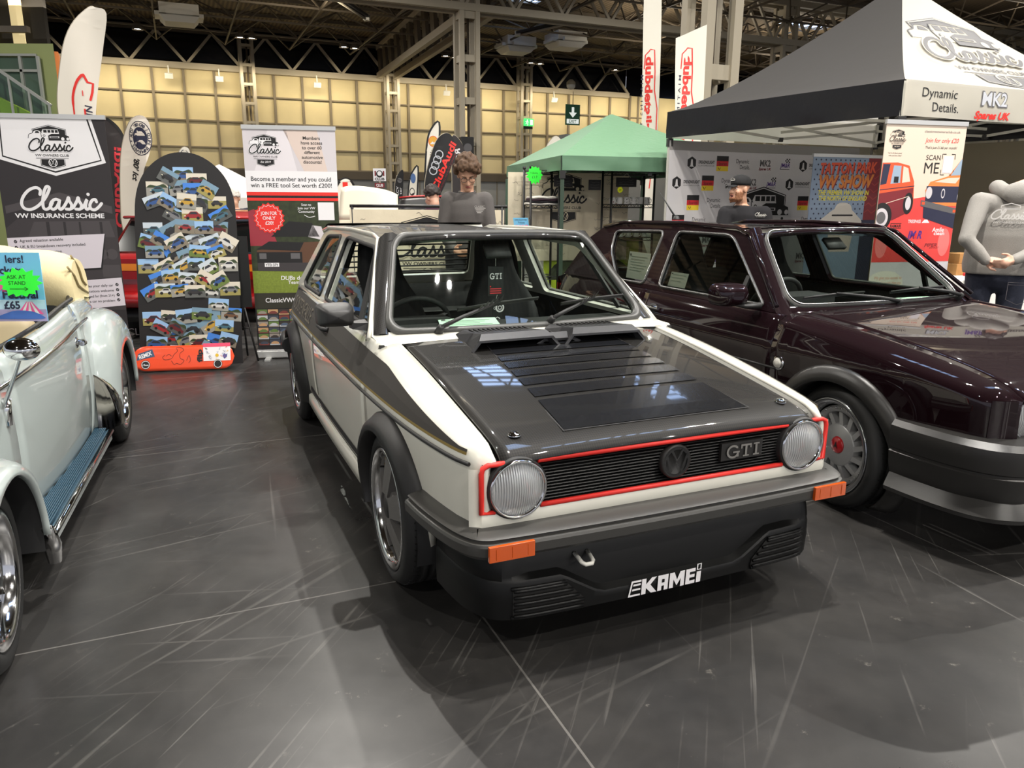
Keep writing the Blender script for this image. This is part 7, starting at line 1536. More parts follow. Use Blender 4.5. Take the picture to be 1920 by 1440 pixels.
# ------------------------------------------------- flags
FW = M('flag_white_cloth', (232, 226, 212), .75); FB = M('flag_black_cloth', (24, 23, 25), .7); FD = M('flag_charcoal_cloth', (52, 47, 48), .7)
def flag(name, label, Y, outline, mat, draw=None, edge=None, base=None, wav=.03, yaw=0., smooth=True):
    """outline: (X, Z) points clockwise from the lower pole side; cloth with gentle folds, thin pole, cross base"""
    if smooth: outline = outline[:1]+cr(outline[1:-1], 4)+outline[-1:]
    xs = [q[0] for q in outline]; zs = [q[1] for q in outline]; bx = base if base is not None else outline[0][0]+.03; c = Vector((bx, Y, 0))
    t = thing(name, label, 'flag', c, yaw); z0 = min(zs)
    fn = lambda x, z, k=0: Vector((x-bx, wav*math.sin(9*(x-bx)+1.3*z)*min(1, 4*abs(x-bx))-k, z))
    mb = MB(); ctr = (sum(xs)/len(xs), sum(zs)/len(zs)); tri = tessellate_polygon([[Vector((x, z, 0)) for x, z in outline]])
    bm = bmesh.new(); vs = [bm.verts.new((x, 0, z)) for x, z in outline]
    for f_ in tri:
        try: bm.faces.new([vs[i] for i in f_])
        except ValueError: pass
    for _ in range(3): bmesh.ops.subdivide_edges(bm, edges=[e for e in bm.edges if e.calc_length() > .18], cuts=1, use_grid_fill=True)
    bmesh.ops.triangulate(bm, faces=bm.faces); bm.verts.ensure_lookup_table()
    for i, v in enumerate(bm.verts): v.index = i
    for k in (0, .003): mb.add([fn(v.co.x, v.co.z, -k) for v in bm.verts], [tuple(v.index for v in f_.verts) for f_ in bm.faces], mat, True)
    bm.free()
    if draw: draw(Print(mb, fn, .0012))
    if edge: Print(mb, fn, .001).line(outline[:-1] if outline[0] != outline[-1] else outline, .035, edge, 0)
    mb.build('cloth', t)
    mb = MB(); n = max(3, int(len(outline)*.55)); path = [Vector((outline[0][0]-bx, .012, .02)), Vector((outline[0][0]-bx, .012, outline[0][1]))]+[fn(x, z)+Vector((-.004, .012, 0)) for x, z in outline[1:n]]
    mb.tube(path, [.016]*2+[.012-.004*i/n for i in range(len(path)-2)], STEEL, 6); mb.build('pole', t)
    mb = MB(); mb.box((outline[0][0]-bx, .01, .012), (.5, .06, .022), DARKM); mb.box((outline[0][0]-bx, .01, .012), (.06, .5, .022), DARKM); mb.build('base_plate', t)
    return t
def d_a(p):
    p.line(cr([(-5.06, 2.36), (-5.05, 2.55), (-4.99, 2.70), (-4.93, 2.775), (-4.91, 2.785)], 5), [.02]*3+[.03]*18, REDP, 2); p.line([(-4.905, 2.79), (-4.87, 2.71), (-4.815, 2.695), (-4.83, 2.60), (-4.855, 2.52)], .025, REDP, 2)
    p.text('N', (-4.885, 2.42), .07, NAVY, 2, rot=PI/2, shear=.2, bold=.02); p.text('I', (-4.885, 2.36), .07, NAVY, 2, rot=PI/2, shear=.2, bold=.02); p.rect(-4.935, 2.33, -4.915, 2.42, REDP, 2); p.rect(-4.935, 2.56, -4.925, 2.62, REDP, 2)
flag('feather_flag', 'big white feather flag with red car outline behind the insurance banner', 9.2, [(-5.2, .35), (-5.24, 2.2), (-5.25, 2.45), (-5.2, 2.73), (-5.09, 3.1), (-4.94, 3.36), (-4.78, 3.5), (-4.69, 3.5), (-4.56, 3.43), (-4.66, 3.08), (-4.75, 2.74), (-4.82, 2.36), (-4.86, 1.9), (-4.9, .35)], FW, d_a, base=-5.17)
def d_b(p):
    p.text('ClubAudi', (-5.03, 1.55), .13, M('print_hot_red', (220, 60, 70), .5), 2, w=1.0, rot=-PI/2-.12, mirror=True, bold=.03)
flag('feather_flag', 'charcoal feather flag with red lettering between two banners at left', 10, [(-5.30, .35), (-5.32, 2.0), (-5.28, 2.30), (-5.14, 2.39), (-5.05, 2.36), (-4.96, 2.26), (-4.91, 2.1), (-4.93, 1.9), (-5.0, 1.5), (-5.12, .35)], FD, d_b, edge=BLACKP, base=-5.27)
def d_c(p):
    p.circ((-4.515, 2.13), .135, NAVY, 1, ry=.20); p.circ((-4.515, 2.13), .125, FW, 2, ry=.19); p.circ((-4.515, 2.13), .085, NAVY, 3, ry=.13)
    for i, ch in enumerate("AUDI '80 CAB / COUPE ENTHUSIASTS * "):
        a = PI*.95-2*PI*i/35
        if ch != ' ': p.text(ch, (-4.515+.105*math.cos(a), 2.13+.16*math.sin(a)), .034, NAVY, 4, rot=a-PI/2, bold=.02)
    for z in (2.18, 2.08): p.poly([(-4.575, z-.02), (-4.57, z+.005), (-4.54, z+.012), (-4.52, z+.03), (-4.49, z+.03), (-4.465, z+.005), (-4.455, z-.02)], FW, 4)
    p.text("'80' Ict", (-4.61, 1.76), .07, BLACKP, 2, rot=-PI/2-.2, shear=.3, mirror=False, bold=.03, maxw=.42)
flag('teardrop_flag', 'white teardrop flag with navy round emblem left of the photo board', 9.6, [(-4.80, .35), (-4.87, 1.18), (-4.82, 1.69), (-4.75, 2.06), (-4.63, 2.31), (-4.5, 2.39), (-4.41, 2.33), (-4.39, 2.16), (-4.43, 1.94), (-4.53, 1.69), (-4.66, 1.11), (-4.72, .35)], FW, d_c, base=-4.79)
def d_tall(x0, top, ang):
    def d(p):
        X = lambda k: x0+.0*k
        p.line([(x0-.10, top-.30), (x0-.09, top-.08), (x0-.03, top-.02), (x0-.01, top+.01), (x0+.06, top), (x0+.085, top-.35), (x0+.09, top-.65), (x0+.15, top-.95), (x0+.155, top-1.6), (x0+.11, top-1.95), (x0+.08, top-2.3)], .018, REDP, 2)
        p.text('dubdetailnorth', (x0-.0, top-.98), .12, REDP, 2, w=1.75, rot=-PI/2+ang, mirror=False, bold=.04); p.text('M I A T I N S   T A B R D', (x0-.115, top-1.05), .04, NAVY, 2, w=1.3, rot=PI/2+ang, mirror=True, bold=.01)
    return d
flag('feather_flag', 'tall white flag with red lettering rising behind the green gazebo', 14, [(2.52, .35), (2.54, 2.6), (2.53, 3.73), (2.50, 4.74), (2.46, 5.15), (2.36, 5.4), (2.22, 5.3), (2.20, 4.74), (2.23, 3.73), (2.26, 2.67), (2.3, .9)], FW, d_tall(2.36, 3.95, .02), base=2.53)
def d_tall2(p): d_tall(2.79, 3.80, -.01)(p)
flag('banner_flag', 'white square-topped flag with red lettering on a white pole behind the black gazebo', 13, [(3.09, .8), (3.085, 2.8), (3.06, 4.15), (2.58, 3.95), (2.60, 3.3), (2.63, 2.79), (2.63, .8)], FW, d_tall2, base=3.10, smooth=False)
flag('feather_flag', 'slim cream feather flag with orange emblem left of the black flag', 15, [(-1.66, .35), (-1.72, 1.22), (-1.69, 1.87), (-1.64, 2.45), (-1.56, 2.71), (-1.4, 2.84), (-1.42, 2.26), (-1.52, 1.22), (-1.56, .35)], FW, lambda p: (p.circ((-1.52, 2.50), .09, REDP, 1, ry=.10), p.circ((-1.52, 2.50), .08, M('emblem_orange', (226, 166, 60), .5), 2, ry=.09), p.poly([(-1.58, 2.45), (-1.53, 2.5), (-1.50, 2.47), (-1.46, 2.52), (-1.45, 2.45)], WHITEP, 3), p.text('SAUSAGE', (-1.55, 2.05), .08, GREYP, 1, rot=PI/2, w=.6)), edge=BLACKP, base=-1.65)
def d_ca(p):
    for k in range(4): p.ring((-1.425+.052*k*.72, 1.93+.092*k), .066, .018, M('print_silver', (186, 188, 194), .4), 2)
    p.text('ClubAudi', (-1.24, 2.0), .11, REDP, 2, w=.92, rot=1.16, shear=.1, bold=.03); p.text('FORMING AN AUDI COMMUNITY', (-1.15, 1.95), .03, DRED, 2, w=.8, rot=1.16)
flag('teardrop_flag', 'black teardrop flag with four silver rings behind the curly haired man', 14, [(-1.52, .35), (-1.59, 1.45), (-1.57, 1.79), (-1.46, 2.2), (-1.33, 2.48), (-1.17, 2.57), (-1.06, 2.47), (-1.05, 2.21), (-1.19, 1.75), (-1.34, 1.45), (-1.42, .35)], FB, d_ca, base=-1.5)
flag('feather_flag', 'charcoal flag with white lettering right of the black flag with rings', 15, [(-1.16, .35), (-1.17, 2.0), (-1.16, 2.58), (-1.02, 2.53), (-.92, 2.31), (-.88, 1.87), (-.86, 1.3), (-.9, .35)], FD, lambda p: p.text('RS246', (-1.02, 2.12), .1, WHITEP, 2, rot=PI/2+.2, w=.5, mirror=True, bold=.03), base=-1.16)
flag('feather_flag', 'small black feather flag with grey emblem beside the raised white bonnet', 18, [(-2.72, .35), (-2.74, 1.53), (-2.72, 1.77), (-2.66, 1.97), (-2.52, 2.07), (-2.55, 1.53), (-2.58, .35)], FB, lambda p: (p.circ((-2.61, 1.85), .055, GREYP, 2), p.text('LCV', (-2.67, 1.62), .055, WHITEP, 2, rot=PI/2, w=.2), p.text('ter', (-2.60, 1.62), .055, WHITEP, 2, rot=PI/2, w=.16)), base=-2.70)
flag('feather_flag', 'small white feather flag with blue emblem right of the small black flag', 18, [(-2.40, .35), (-2.43, 1.5), (-2.4, 1.77), (-2.33, 2.01), (-2.18, 2.16), (-2.22, 1.5), (-2.26, .35)], FW, lambda p: (p.circ((-2.30, 1.90), .06, M('emblem_blue', (80, 110, 160), .5), 2, ry=.11), p.circ((-2.33, 1.60), .06, BLACKP, 2, ry=.09), p.circ((-2.33, 1.60), .045, FW, 3, ry=.07)), edge=BLACKP, base=-2.38)
flag('teardrop_flag', 'white teardrop flag with navy ring just left of the green gazebo roof', 16, [(.66, .35), (.60, 1.8), (.60, 2.22), (.67, 2.48), (.83, 2.68), (.96, 2.62), (1.03, 2.45), (1.02, 2.1), (.9, 1.7), (.75, .35)], FW, lambda p: (p.ring((.86, 2.36), .14, .03, NAVY, 2), p.text('80 CAB', (.86, 2.42), .05, NAVY, 3, w=.18)), base=.68)
flag('teardrop_flag', 'white round-topped flag tip just above the left slope of the green gazebo', 20, [(1.72, .35), (1.70, 2.6), (1.78, 3.01), (1.91, 3.12), (2.07, 3.16), (2.2, 3.05), (2.24, 2.7), (2.1, 2.2), (1.9, .35)], FW, edge=BLACKP, base=1.75)
flag('teardrop_flag', 'pale round-topped flag tip just above the photo board arch', 14, [(-5.9, .35), (-5.96, 1.9), (-5.95, 2.18), (-5.89, 2.28), (-5.82, 2.31), (-5.75, 2.27), (-5.73, 2.1), (-5.76, 1.8), (-5.82, .35)], FW, lambda p: p.ring((-5.84, 2.2), .06, .012, GREYP, 2), base=-5.88)
flag('teardrop_flag', 'white round-topped flag peeping over the raised white bonnet', 12, [(-2.68, .35), (-2.74, 1.4), (-2.72, 1.6), (-2.64, 1.71), (-2.55, 1.735), (-2.47, 1.68), (-2.43, 1.55), (-2.46, 1.3), (-2.58, .35)], FW, lambda p: p.rect(-2.62, 1.6, -2.54, 1.68, REDP, 2), edge=BLACKP, base=-2.66)
mb, p, f = flat_thing('', '', '', (-2.86, 16, 1.79), (1, 0, 0), (0, 0, 1), .26, .25, WHITEP, .01); p.circ((.13, .14), .07, BLACKP, 1); p.circ((.13, .15), .045, WHITEP, 2); p.rect(.03, .10, .06, .2, DRED, 1); p.rect(.20, .10, .23, .2, DRED, 1); p.text('CLUB', (.13, .04), .05, BLACKP, 2, w=.2, bold=.04); mb.bar((-2.73, 16.02, 0), (-2.73, 16.02, 1.8), .03, .03, STEEL)
finish(mb, 'placard', 'white square placard with red and black crest on a pole behind the raised bonnet', 'placard')
mb, p, f = flat_thing('', '', '', (-2.83, 15.97, 1.66), (1, 0, 0), (0, 0, 1), .2, .095, DRED, .01); p.text('CLUB', (.10, .047), .05, WHITEP, 1, w=.14, bold=.03); finish(mb, 'placard', 'small red placard below the white crest placard', 'placard')
# =================================================================== PEOPLE
SKIN = M('skin', (206, 158, 130), .5, noise=(30, .08)); SKIN2 = M('skin_pale', (214, 166, 142), .5, noise=(30, .08)); LIPS = M('lips', (168, 96, 88), .5); EYEW = M('eye_white', (226, 222, 214), .3); IRIS = M('iris', (60, 50, 40), .3)
def skin_mesh(mb, name, voxel, mat, parent, it=6, fac=.5):
    o = mb.build(name, None, norm=True); m = o.modifiers.new('r', 'REMESH'); m.mode = 'VOXEL'; m.voxel_size = voxel; m.use_smooth_shade = True
    s = o.modifiers.new('s', 'SMOOTH'); s.iterations = it; s.factor = fac
    dg = bpy.context.evaluated_depsgraph_get(); me = bpy.data.meshes.new_from_object(o.evaluated_get(dg)); old = o.data; o.modifiers.clear(); o.data = me; bpy.data.meshes.remove(old); me.name = name
    me.materials.clear(); me.materials.append(mat); me.polygons.foreach_set('use_smooth', [True]*len(me.polygons)); me.polygons.foreach_set('material_index', [0]*len(me.polygons))
    if parent: o.parent = parent
    return o
def limb(mb, pts, rs, mat, flat=1.):
    mb.tube([Vector(p) for p in pts], list(rs), mat, 12, flat=flat)
    for p, r in zip(pts, rs): mb.sphere(p, r*.995, mat, 12, 8)
def frame(f, up=(0, 0, 1)):
    f = Vector(f).normalized(); r = f.cross(Vector(up)).normalized(); u = r.cross(f); return f, r, u
def head_prims(mb, c, f, up=(0, 0, 1), k=1., jaw=1., open_=0.):
    """c = centre of the head at eye level"""
    f, r, u = frame(f, up); M3 = Matrix((r, f, u)).transposed(); P = lambda x, y, z: Vector(c)+(r*x+f*y+u*z)*k
    S = lambda p, rr: mb.sphere(P(*p), tuple(q*k for q in rr), SKIN, 18, 12, M3)
    S((0, -.012, .035), (.074, .094, .088)); S((0, .025, -.03), (.063, .066, .075)); S((0, .035, -.075), (.050*jaw, .050, .042)); S((0, .066, -.102-open_*.3), (.028*jaw, .022, .020))
    S((0, .066, .022), (.055, .022, .014)); S((0, -.02, -.04), (.058, .06, .06))
    for s in (-1, 1): S((s*.076, -.012, -.008), (.010, .022, .032)); S((s*.040, .058, -.032), (.022, .02, .022))
    limb(mb, [P(0, .082, .012), P(0, .098, -.018), P(0, .106, -.034)], [.010*k, .012*k, .0155*k], SKIN)
    for s in (-1, 1): S((s*.012, .094, -.038), (.008, .010, .008))
    S((0, .080, -.060), (.024, .014, .007)); S((0, .078, -.072-open_), (.021, .013, .008))
    return P, (r, f, u), M3
def face_bits(parent, P, M3, k=1., open_=0., brow=None, look=(0, 0)):
    mb = MB()
    for s in (-1, 1):
        mb.sphere(P(s*.031, .0615, .003), .0122*k, EYEW, 12, 8); mb.sphere(P(s*.031+look[0], .0708, .003+look[1]), .0050*k, IRIS, 8, 6)
        if brow: mb.tube([P(s*.014, .090, .024), P(s*.032, .088, .029), P(s*.050, .076, .024)], [.004*k, .0045*k, .0025*k], brow, 6)
    mb.build('eyes', parent)
    mb = MB(); mb.tube([P(-.022, .086, -.063), P(0, .096, -.059), P(.022, .086, -.063)], [.002*k, .005*k, .002*k], LIPS, 6); mb.tube([P(-.021, .085, -.067-open_), P(0, .094, -.072-open_), P(.021, .085, -.067-open_)], [.002*k, .0055*k, .002*k], LIPS, 6)
    if open_ > .005: mb.sphere(P(0, .084, -.066-open_*.5), (.016*k, .008*k, (.004+open_*.5)*k), M('mouth_dark', (70, 30, 30), .6), 10, 6, M3)
    mb.build('mouth', parent)
def hand_prims(mb, w, d, palm_n, curl=.5, side=1, k=1.):
    """w wrist, d direction to the fingers, palm_n palm normal; five separate fingers"""
    d = Vector(d).normalized(); n = Vector(palm_n); n = (n-d*n.dot(d)).normalized(); a = d.cross(n)*side; w = Vector(w)
    limb(mb, [w-d*.03, w+d*.02, w+d*.075], [.024*k, .03*k, .034*k], SKIN, .62)
    for x in (-.027, -.009, .009, .027): limb(mb, [w+d*.03+a*x*.8, w+d*.085*k+a*x], [.015, .012], SKIN)
    for i, (x, L) in enumerate(((.029, .062), (.010, .073), (-.010, .068), (-.029, .052))):
        p = w+d*.088*k+a*x*k; dirv = d; pts = [p]
        for j, seg in enumerate((.45, .32, .25)):
            ang = curl*(.5+.45*j)+.05*i; dd = d*math.cos(ang)+n*math.sin(ang); p = p+dd*L*seg*k; pts.append(p)
        limb(mb, pts, [.0092*k, .0086*k, .0078*k, .0066*k], SKIN)
    t0 = w+d*.025*k+a*.030*k; t1 = t0+(d*.55+a*.6+n*.35).normalized()*.038*k; t2 = t1+(d*.8+a*.15+n*.5).normalized()*.03*k
    limb(mb, [t0, t1, t2], [.013*k, .0105*k, .0085*k], SKIN)
def torso_prims(mb, pel, ch, nk, sh_l, sh_r, hw, dp, m, f, grow=0.):
    f = Vector(f).normalized(); r = f.cross(Vector((0, 0, 1))).normalized(); pel, ch, nk = Vector(pel), Vector(ch), Vector(nk); rows = []
    for t, a, b in ((0, .93, .95), (.12, .98, 1.0), (.3, .95, .98), (.5, 1.0, 1.05), (.68, 1.06, 1.06), (.82, .98, .95), (.93, .66, .72), (1.0, .36, .55)):
        c = pel.lerp(ch, min(1, t*1.6)) if t < .62 else ch.lerp(nk, (t-.62)/.38)
        rows.append([c+r*(hw*a+grow)*math.copysign(abs(math.cos(q))**.8, math.cos(q))+f*(dp*b+grow)*math.copysign(abs(math.sin(q))**.9, math.sin(q)) for q in np.linspace(0, 2*PI, 24, endpoint=False)])
    mb.grid(rows, m, closed=True); mb.add(rows[0], [tuple(range(24))], m); mb.add(rows[-1], [tuple(range(24))], m)
    for s in (sh_l, sh_r): limb(mb, [ch.lerp(nk, .45), Vector(s)], [.085+grow, .068+grow], m)
def person(label, base, top_mat, leg_mat, f, pel, ch, nk, head, hf, hup, arms, hw=.17, dp=.115, voxel=.011, loose=.012, feet=None, openm=0., hands=(True, True), sleeve=1.0, jaw=1., collar=True, skin=SKIN, hipw=.09, belly=0, name_top='sweatshirt'):
    t = thing('person', label, 'person', base); B = Vector(base); V = lambda q: Vector(q)-B
    f = Vector(f); r = Vector(f).normalized().cross(Vector((0, 0, 1))).normalized(); body = MB(); top = MB(); leg = MB()
    torso_prims(body, V(pel), V(ch), V(nk), V(arms[0][0]), V(arms[1][0]), hw-.02, dp-.02, SKIN, f)
    P, (hr, hff, hu), M3 = head_prims(body, V(head), hf, hup, 1.0, jaw, openm)
    limb(body, [V(nk)-Vector((0, 0, .05)), V(nk), P(0, -.025, -.075)], [.062, .056, .056], SKIN)
    torso_prims(top, V(pel)-Vector((0, 0, .02)), V(ch), V(nk)-Vector((0, 0, .012)), V(arms[0][0]), V(arms[1][0]), hw, dp, SKIN, f, loose)
    if belly: top.sphere(V(pel).lerp(V(ch), .45)+f.normalized()*.02, (hw*1.02+belly, hw*1.02+belly, .2), SKIN, 20, 12)
    for i, (s, e, w, hd, pn) in enumerate(arms):
        s, e, w = V(s), V(e), V(w)
        limb(body, [s, e, w], [.045, .036, .026], SKIN)
        if hands[i]: hand_prims(body, w, hd, pn, .75, 1 if i == 0 else -1)
        w2 = e.lerp(w, sleeve); limb(top, [s, s.lerp(e, .5), e, e.lerp(w2, .55), w2], [.068+loose, .062+loose, .052+loose, .047+loose, .036+loose*.6], SKIN)
    hip = V(pel)
    for i, s in enumerate((-1, 1)):
        h = hip-r*s*hipw*-1*1.0 if False else hip+r*s*hipw; ft = Vector(feet[i])-B if feet else Vector((h.x, h.y, 0)); kn = h.lerp(ft, .48)+f.normalized()*.02
        an = Vector((ft.x, ft.y, .08)); limb(body, [h, kn, an], [.075, .05, .036], SKIN); limb(leg, [h+Vector((0, 0, .03)), h.lerp(kn, .5), kn, kn.lerp(an, .55), an], [.105, .094, .074, .066, .062], SKIN)
        sh_ = MB(); sh_.tube([an+Vector((0, 0, -.045))-f.normalized()*.06, an+Vector((0, 0, -.038))+f.normalized()*.05, an+Vector((0, 0, -.052))+f.normalized()*.15], [.04, .042, .03], DARKM, 10, flat=.8); sh_.build('shoe', t)
    limb(leg, [hip+Vector((0, 0, .08)), hip], [dp*.92, dp*.98], SKIN, .8)
    skin_mesh(body, 'body', .0068, skin, t, 4); tp = skin_mesh(top, name_top, voxel, top_mat, t, 6); skin_mesh(leg, 'trousers', .013, leg_mat, t, 6)
    return t, V, P, M3, (hr, hff, hu)
def hair_mesh(parent, P, M3, mat, spots, r, voxel, name='hair', it=2):
    mb = MB(); rn = random.Random(7)
    for p in spots: mb.sphere(P(*p), r*(.75+.5*rn.random()), SKIN, 8, 6)
    return skin_mesh(mb, name, voxel, mat, parent, it)
def scalp(n, lo, hi, rad=(.082, .102, .098), zc=.04, front=-1., seed=3, jit=.006):
    rn = random.Random(seed); out = []
    while len(out) < n:
        v = Vector((rn.gauss(0, 1), rn.gauss(0, 1), rn.gauss(0, 1))).normalized()
        if v.z < lo+(hi-lo)*max(0, v.y): continue
        out.append((v.x*rad[0]+rn.uniform(-jit, jit), -.012+v.y*rad[1]+rn.uniform(-jit, jit), zc+v.z*rad[2]+rn.uniform(-jit, jit)))
    return out
GREYSW = M('charcoal_sweatshirt', (84, 80, 78), .9, bump=(160, .15)); BLACKT = M('black_tee', (30, 29, 32), .9, bump=(200, .15)); MARL = M('grey_marl_hoodie', (150, 146, 140), .95, noise=(220, .12), bump=(200, .2)); DENIM = M('dark_denim', (40, 44, 60), .85, noise=(90, .2), bump=(300, .2)); BLACKJ = M('black_jeans', (30, 30, 32), .9)
CURL = M('brown_curly_hair', (92, 66, 44), .7, noise=(60, .45)); BEARD = M('ginger_beard', (138, 92, 62), .8, noise=(120, .3)); GREYH = M('grey_blond_hair', (176, 154, 118), .7, noise=(60, .2)); DKH = M('dark_hair', (40, 30, 26), .6); WHH = M('white_hair', (206, 200, 190), .7)
# curly haired man behind the white car, looking down
t, V, P, M3, R3 = person('man with curly brown hair and glasses in charcoal sweatshirt behind the white car', (-.40, 6.62, 0), GREYSW, BLACKJ, (.06, -1, 0), (-.40, 6.66, .98), (-.395, 6.64, 1.28), (-.39, 6.62, 1.505), (-.385, 6.56, 1.635), (.12, -.85, -.52), (.02, -.45, .9),
    [((-.545, 6.63, 1.425), (-.595, 6.60, 1.16), (-.49, 6.42, 1.02), (.6, -.6, -.2), (.5, .5, .3)), ((-.240, 6.63, 1.425), (-.195, 6.60, 1.16), (-.28, 6.42, 1.02), (-.6, -.6, -.2), (-.5, .5, .3))], hw=.155, dp=.112, loose=.008)
mb = MB(); mb.tube([V((-.39+.066*math.cos(a), 6.62+.062*math.sin(a), 1.492+.012*math.sin(a))) for a in np.linspace(0, 2*PI, 24, endpoint=False)], .011, GREYSW, 8, closed=True); mb.build('collar', t)
face_bits(t, P, M3, 1., 0, CURL, (0, -.003))
hair_mesh(t, P, M3, CURL, scalp(230, -.35, .34, (.094, .112, .112), .048, seed=5, jit=.012), .021, .0065)
mb = MB(); GL = M('glasses_frame', (36, 26, 22), .3)
for s in (-1, 1):
    mb.tube([P(s*.033+.026*math.cos(2*PI*i/14), .098-.004*abs(math.cos(2*PI*i/14)), .002+.020*math.sin(2*PI*i/14)) for i in range(14)], .0024, GL, 6, closed=True); mb.tube([P(s*.059, .092, .008), P(s*.078, .03, .008), P(s*.08, -.01, .004)], .002, GL, 6)
mb.tube([P(-.008, .099, .006), P(0, .102, .009), P(.008, .099, .006)], .002, GL, 6); mb.build('glasses', t)
mb = MB(); f = lambda u, v, k=0: V((-.33+u, 6.505+.012*abs(u)-k, 1.34+v)); p = Print(mb, f, .0006); p.text('CLASSIC', (.05, .035), .016, M('faded_print', (168, 164, 160), .8), 1, w=.085, shear=.2)
for i in range(4): p.rect(.01+.006*i, .018-.012*i, .10-.012*i, .024-.012*i, MATS['faded_print'], 1)
mb.build('chest_print', t)
# man in a black cap under the black gazebo, turned to the left
t, V, P, M3, R3 = person('bearded man in a black cap and black top, mouth open, under the black gazebo', (2.28, 7.62, 0), BLACKT, BLACKJ, (-.45, -.9, 0), (2.29, 7.66, .92), (2.28, 7.65, 1.20), (2.24, 7.62, 1.405), (2.20, 7.585, 1.545), (-.92, -.42, .04), (0, 0, 1),
    [((2.085, 7.60, 1.315), (2.03, 7.55, 1.05), (2.08, 7.36, .95), (.4, -.8, .1), (.5, 0, .5)), ((2.44, 7.53, 1.315), (2.50, 7.50, 1.05), (2.44, 7.30, .95), (-.4, -.8, .1), (-.5, 0, .5))], hw=.172, dp=.13, loose=.008, openm=.012, jaw=1.12, name_top='black_top')
face_bits(t, P, M3, 1., .012, BEARD)
mb = MB(); rn = random.Random(3); sp = []
for i in range(300):
    a = rn.uniform(-1.75, 1.75); z = rn.uniform(-.115, -.030) if abs(a) > .62 else rn.uniform(-.125, -.088); rr = (.060+.019*math.cos(a)) if z > -.1 else (.046+.022*math.cos(a)); sp.append((rr*math.sin(a)*.93, .012+rr*math.cos(a)*.95, z))
hair_mesh(t, P, M3, BEARD, sp, .010, .005, 'beard')
CAPM = M('black_cap_cloth', (24, 24, 25), .85, bump=(250, .15)); mb = MB(); rows = []
for z, k in ((.035, 1.0), (.06, 1.02), (.09, .96), (.115, .78), (.132, .45), (.137, .05)): rows.append([P(.082*k*math.sin(a), -.010+.102*k*math.cos(a), z) for a in np.linspace(0, 2*PI, 28, endpoint=False)])
mb.grid(rows, CAPM, closed=True); cp = solid(mb.build('cap', t), .004)
mb = MB(); mb.grid([[P(.066*s*(1-.18*q), .078+.075*q*(1-.35*s*s)+.0*s, .040-.018*q-.012*s*s) for s in np.linspace(-1, 1, 11)] for q in np.linspace(0, 1, 5)], CAPM); solid(mb.build('cap_brim', cp), .004)
mb = MB(); f = lambda u, v, k=0: P(u, .094+k-2.6*u*u, .075+v); p = Print(mb, f, .001); p.poly([(-.03, .0), (-.03, .016), (0, .026), (.03, .016), (.03, .0)], WHITEM, 1); p.poly([(-.024, .004), (-.024, .014), (0, .021), (.024, .014), (.024, .004)], CAPM, 2); p.rect(-.022, .0, .022, .007, WHITEM, 3); mb.build('cap_badge', cp)
mb = MB(); r_ = Vector((.89, -.45, 0)).normalized(); n_ = Vector((-.45, -.89, 0)); f = lambda u, v, k=0: V((2.385, 7.455, 1.305))+r_*u+Vector((0, 0, 1))*v+n_*(k+.012); p = Print(mb, f, .0006); script_classic(p.sub(-.055, -.01, .0135), WHITEM, 1, .28); p.text('VW OWNERS CLUB', (.0, -.018), .006, WHITEM, 1, w=.08); mb.build('chest_print', t)
# man in the grey hoodie seen from behind, hands clasped behind his back
t, V, P, M3, R3 = person('man in a grey hoodie and dark jeans from behind, hands clasped, right edge', (3.74, 5.86, 0), MARL, DENIM, (.42, .9, 0), (3.73, 5.86, .92), (3.73, 5.86, 1.26), (3.82, 5.90, 1.535), (4.05, 6.0, 1.655), (.80, .60, -.3), (.3, .2, .95),
    [((3.50, 5.83, 1.435), (3.375, 5.72, 1.165), (3.50, 5.655, 1.015), (.75, -.1, -.15), (-.1, -.9, .1)), ((3.98, 5.78, 1.435), (4.02, 5.62, 1.16), (3.665, 5.585, 1.025), (-.85, -.12, -.25), (-.1, .9, .2))], hw=.245, dp=.17, loose=.006, voxel=.011, skin=SKIN2, hipw=.11, name_top='hoodie')
hair_mesh(t, P, M3, DKH, scalp(200, -.3, .38, (.077, .097, .093), .04, seed=8, jit=.003), .016, .0075)
mb = MB()   # hood lying on the shoulders
for i in range(26):
    a = PI*1.02+1.0*PI*i/25*1.0-.0; c = V((3.80, 5.88, 1.545)); q = c+Vector((.15*math.cos(a-.45), .115*math.sin(a-.45)*1.0-.02, -.03+.03*math.cos(a*2))); mb.sphere(q, (.062, .062, .055), SKIN, 10, 8)
mb.sphere(V((3.74, 5.755, 1.50)), (.13, .06, .085), SKIN, 14, 10); skin_mesh(mb, 'hood', .011, MARL, t, 8)
bn = Vector((-.42, -.9, 0)).normalized(); br = Vector((.9, -.42, 0)).normalized(); PRT = M('white_back_print', (212, 208, 204), .8)
def bf(u, v, k=0):
    return V((3.725, 5.86, 1.335))+br*u+Vector((0, 0, v))+bn*(.198*math.sqrt(max(.05, 1-(u/.30)**2))+.005+.02*(v < 0)*0+k)
mb = MB(); p = Print(mb, bf, .0006); script_classic(p.sub(-.125, -.02, .030), PRT, 1, .30); p.text('VW OWNERS CLUB', (.0, -.045), .014, PRT, 1, w=.2); p.line([(-.06, .06), (-.06, .075), (.0, .092), (.06, .075), (.06, .06)], .006, PRT, 1); p.poly(cr([(-.07, .045), (-.04, .062), (.04, .062), (.07, .045)], 3), PRT, 1); mb.build('back_print', t)
mb = MB(); f = lambda u, v, k=0: V((3.80, 5.685, .77))+br*u+Vector((0, 0, v))+bn*(k+.012); p = Print(mb, f, .001); STI = M('denim_stitch', (96, 92, 96), .8); p.line([(-.075, .08), (.075, .08), (.075, -.05), (0, -.085), (-.075, -.05)], .004, STI, 1, closed=True); p.line([(-.075, .062), (.075, .062)], .003, STI, 1); mb.build('jeans_pocket', t)
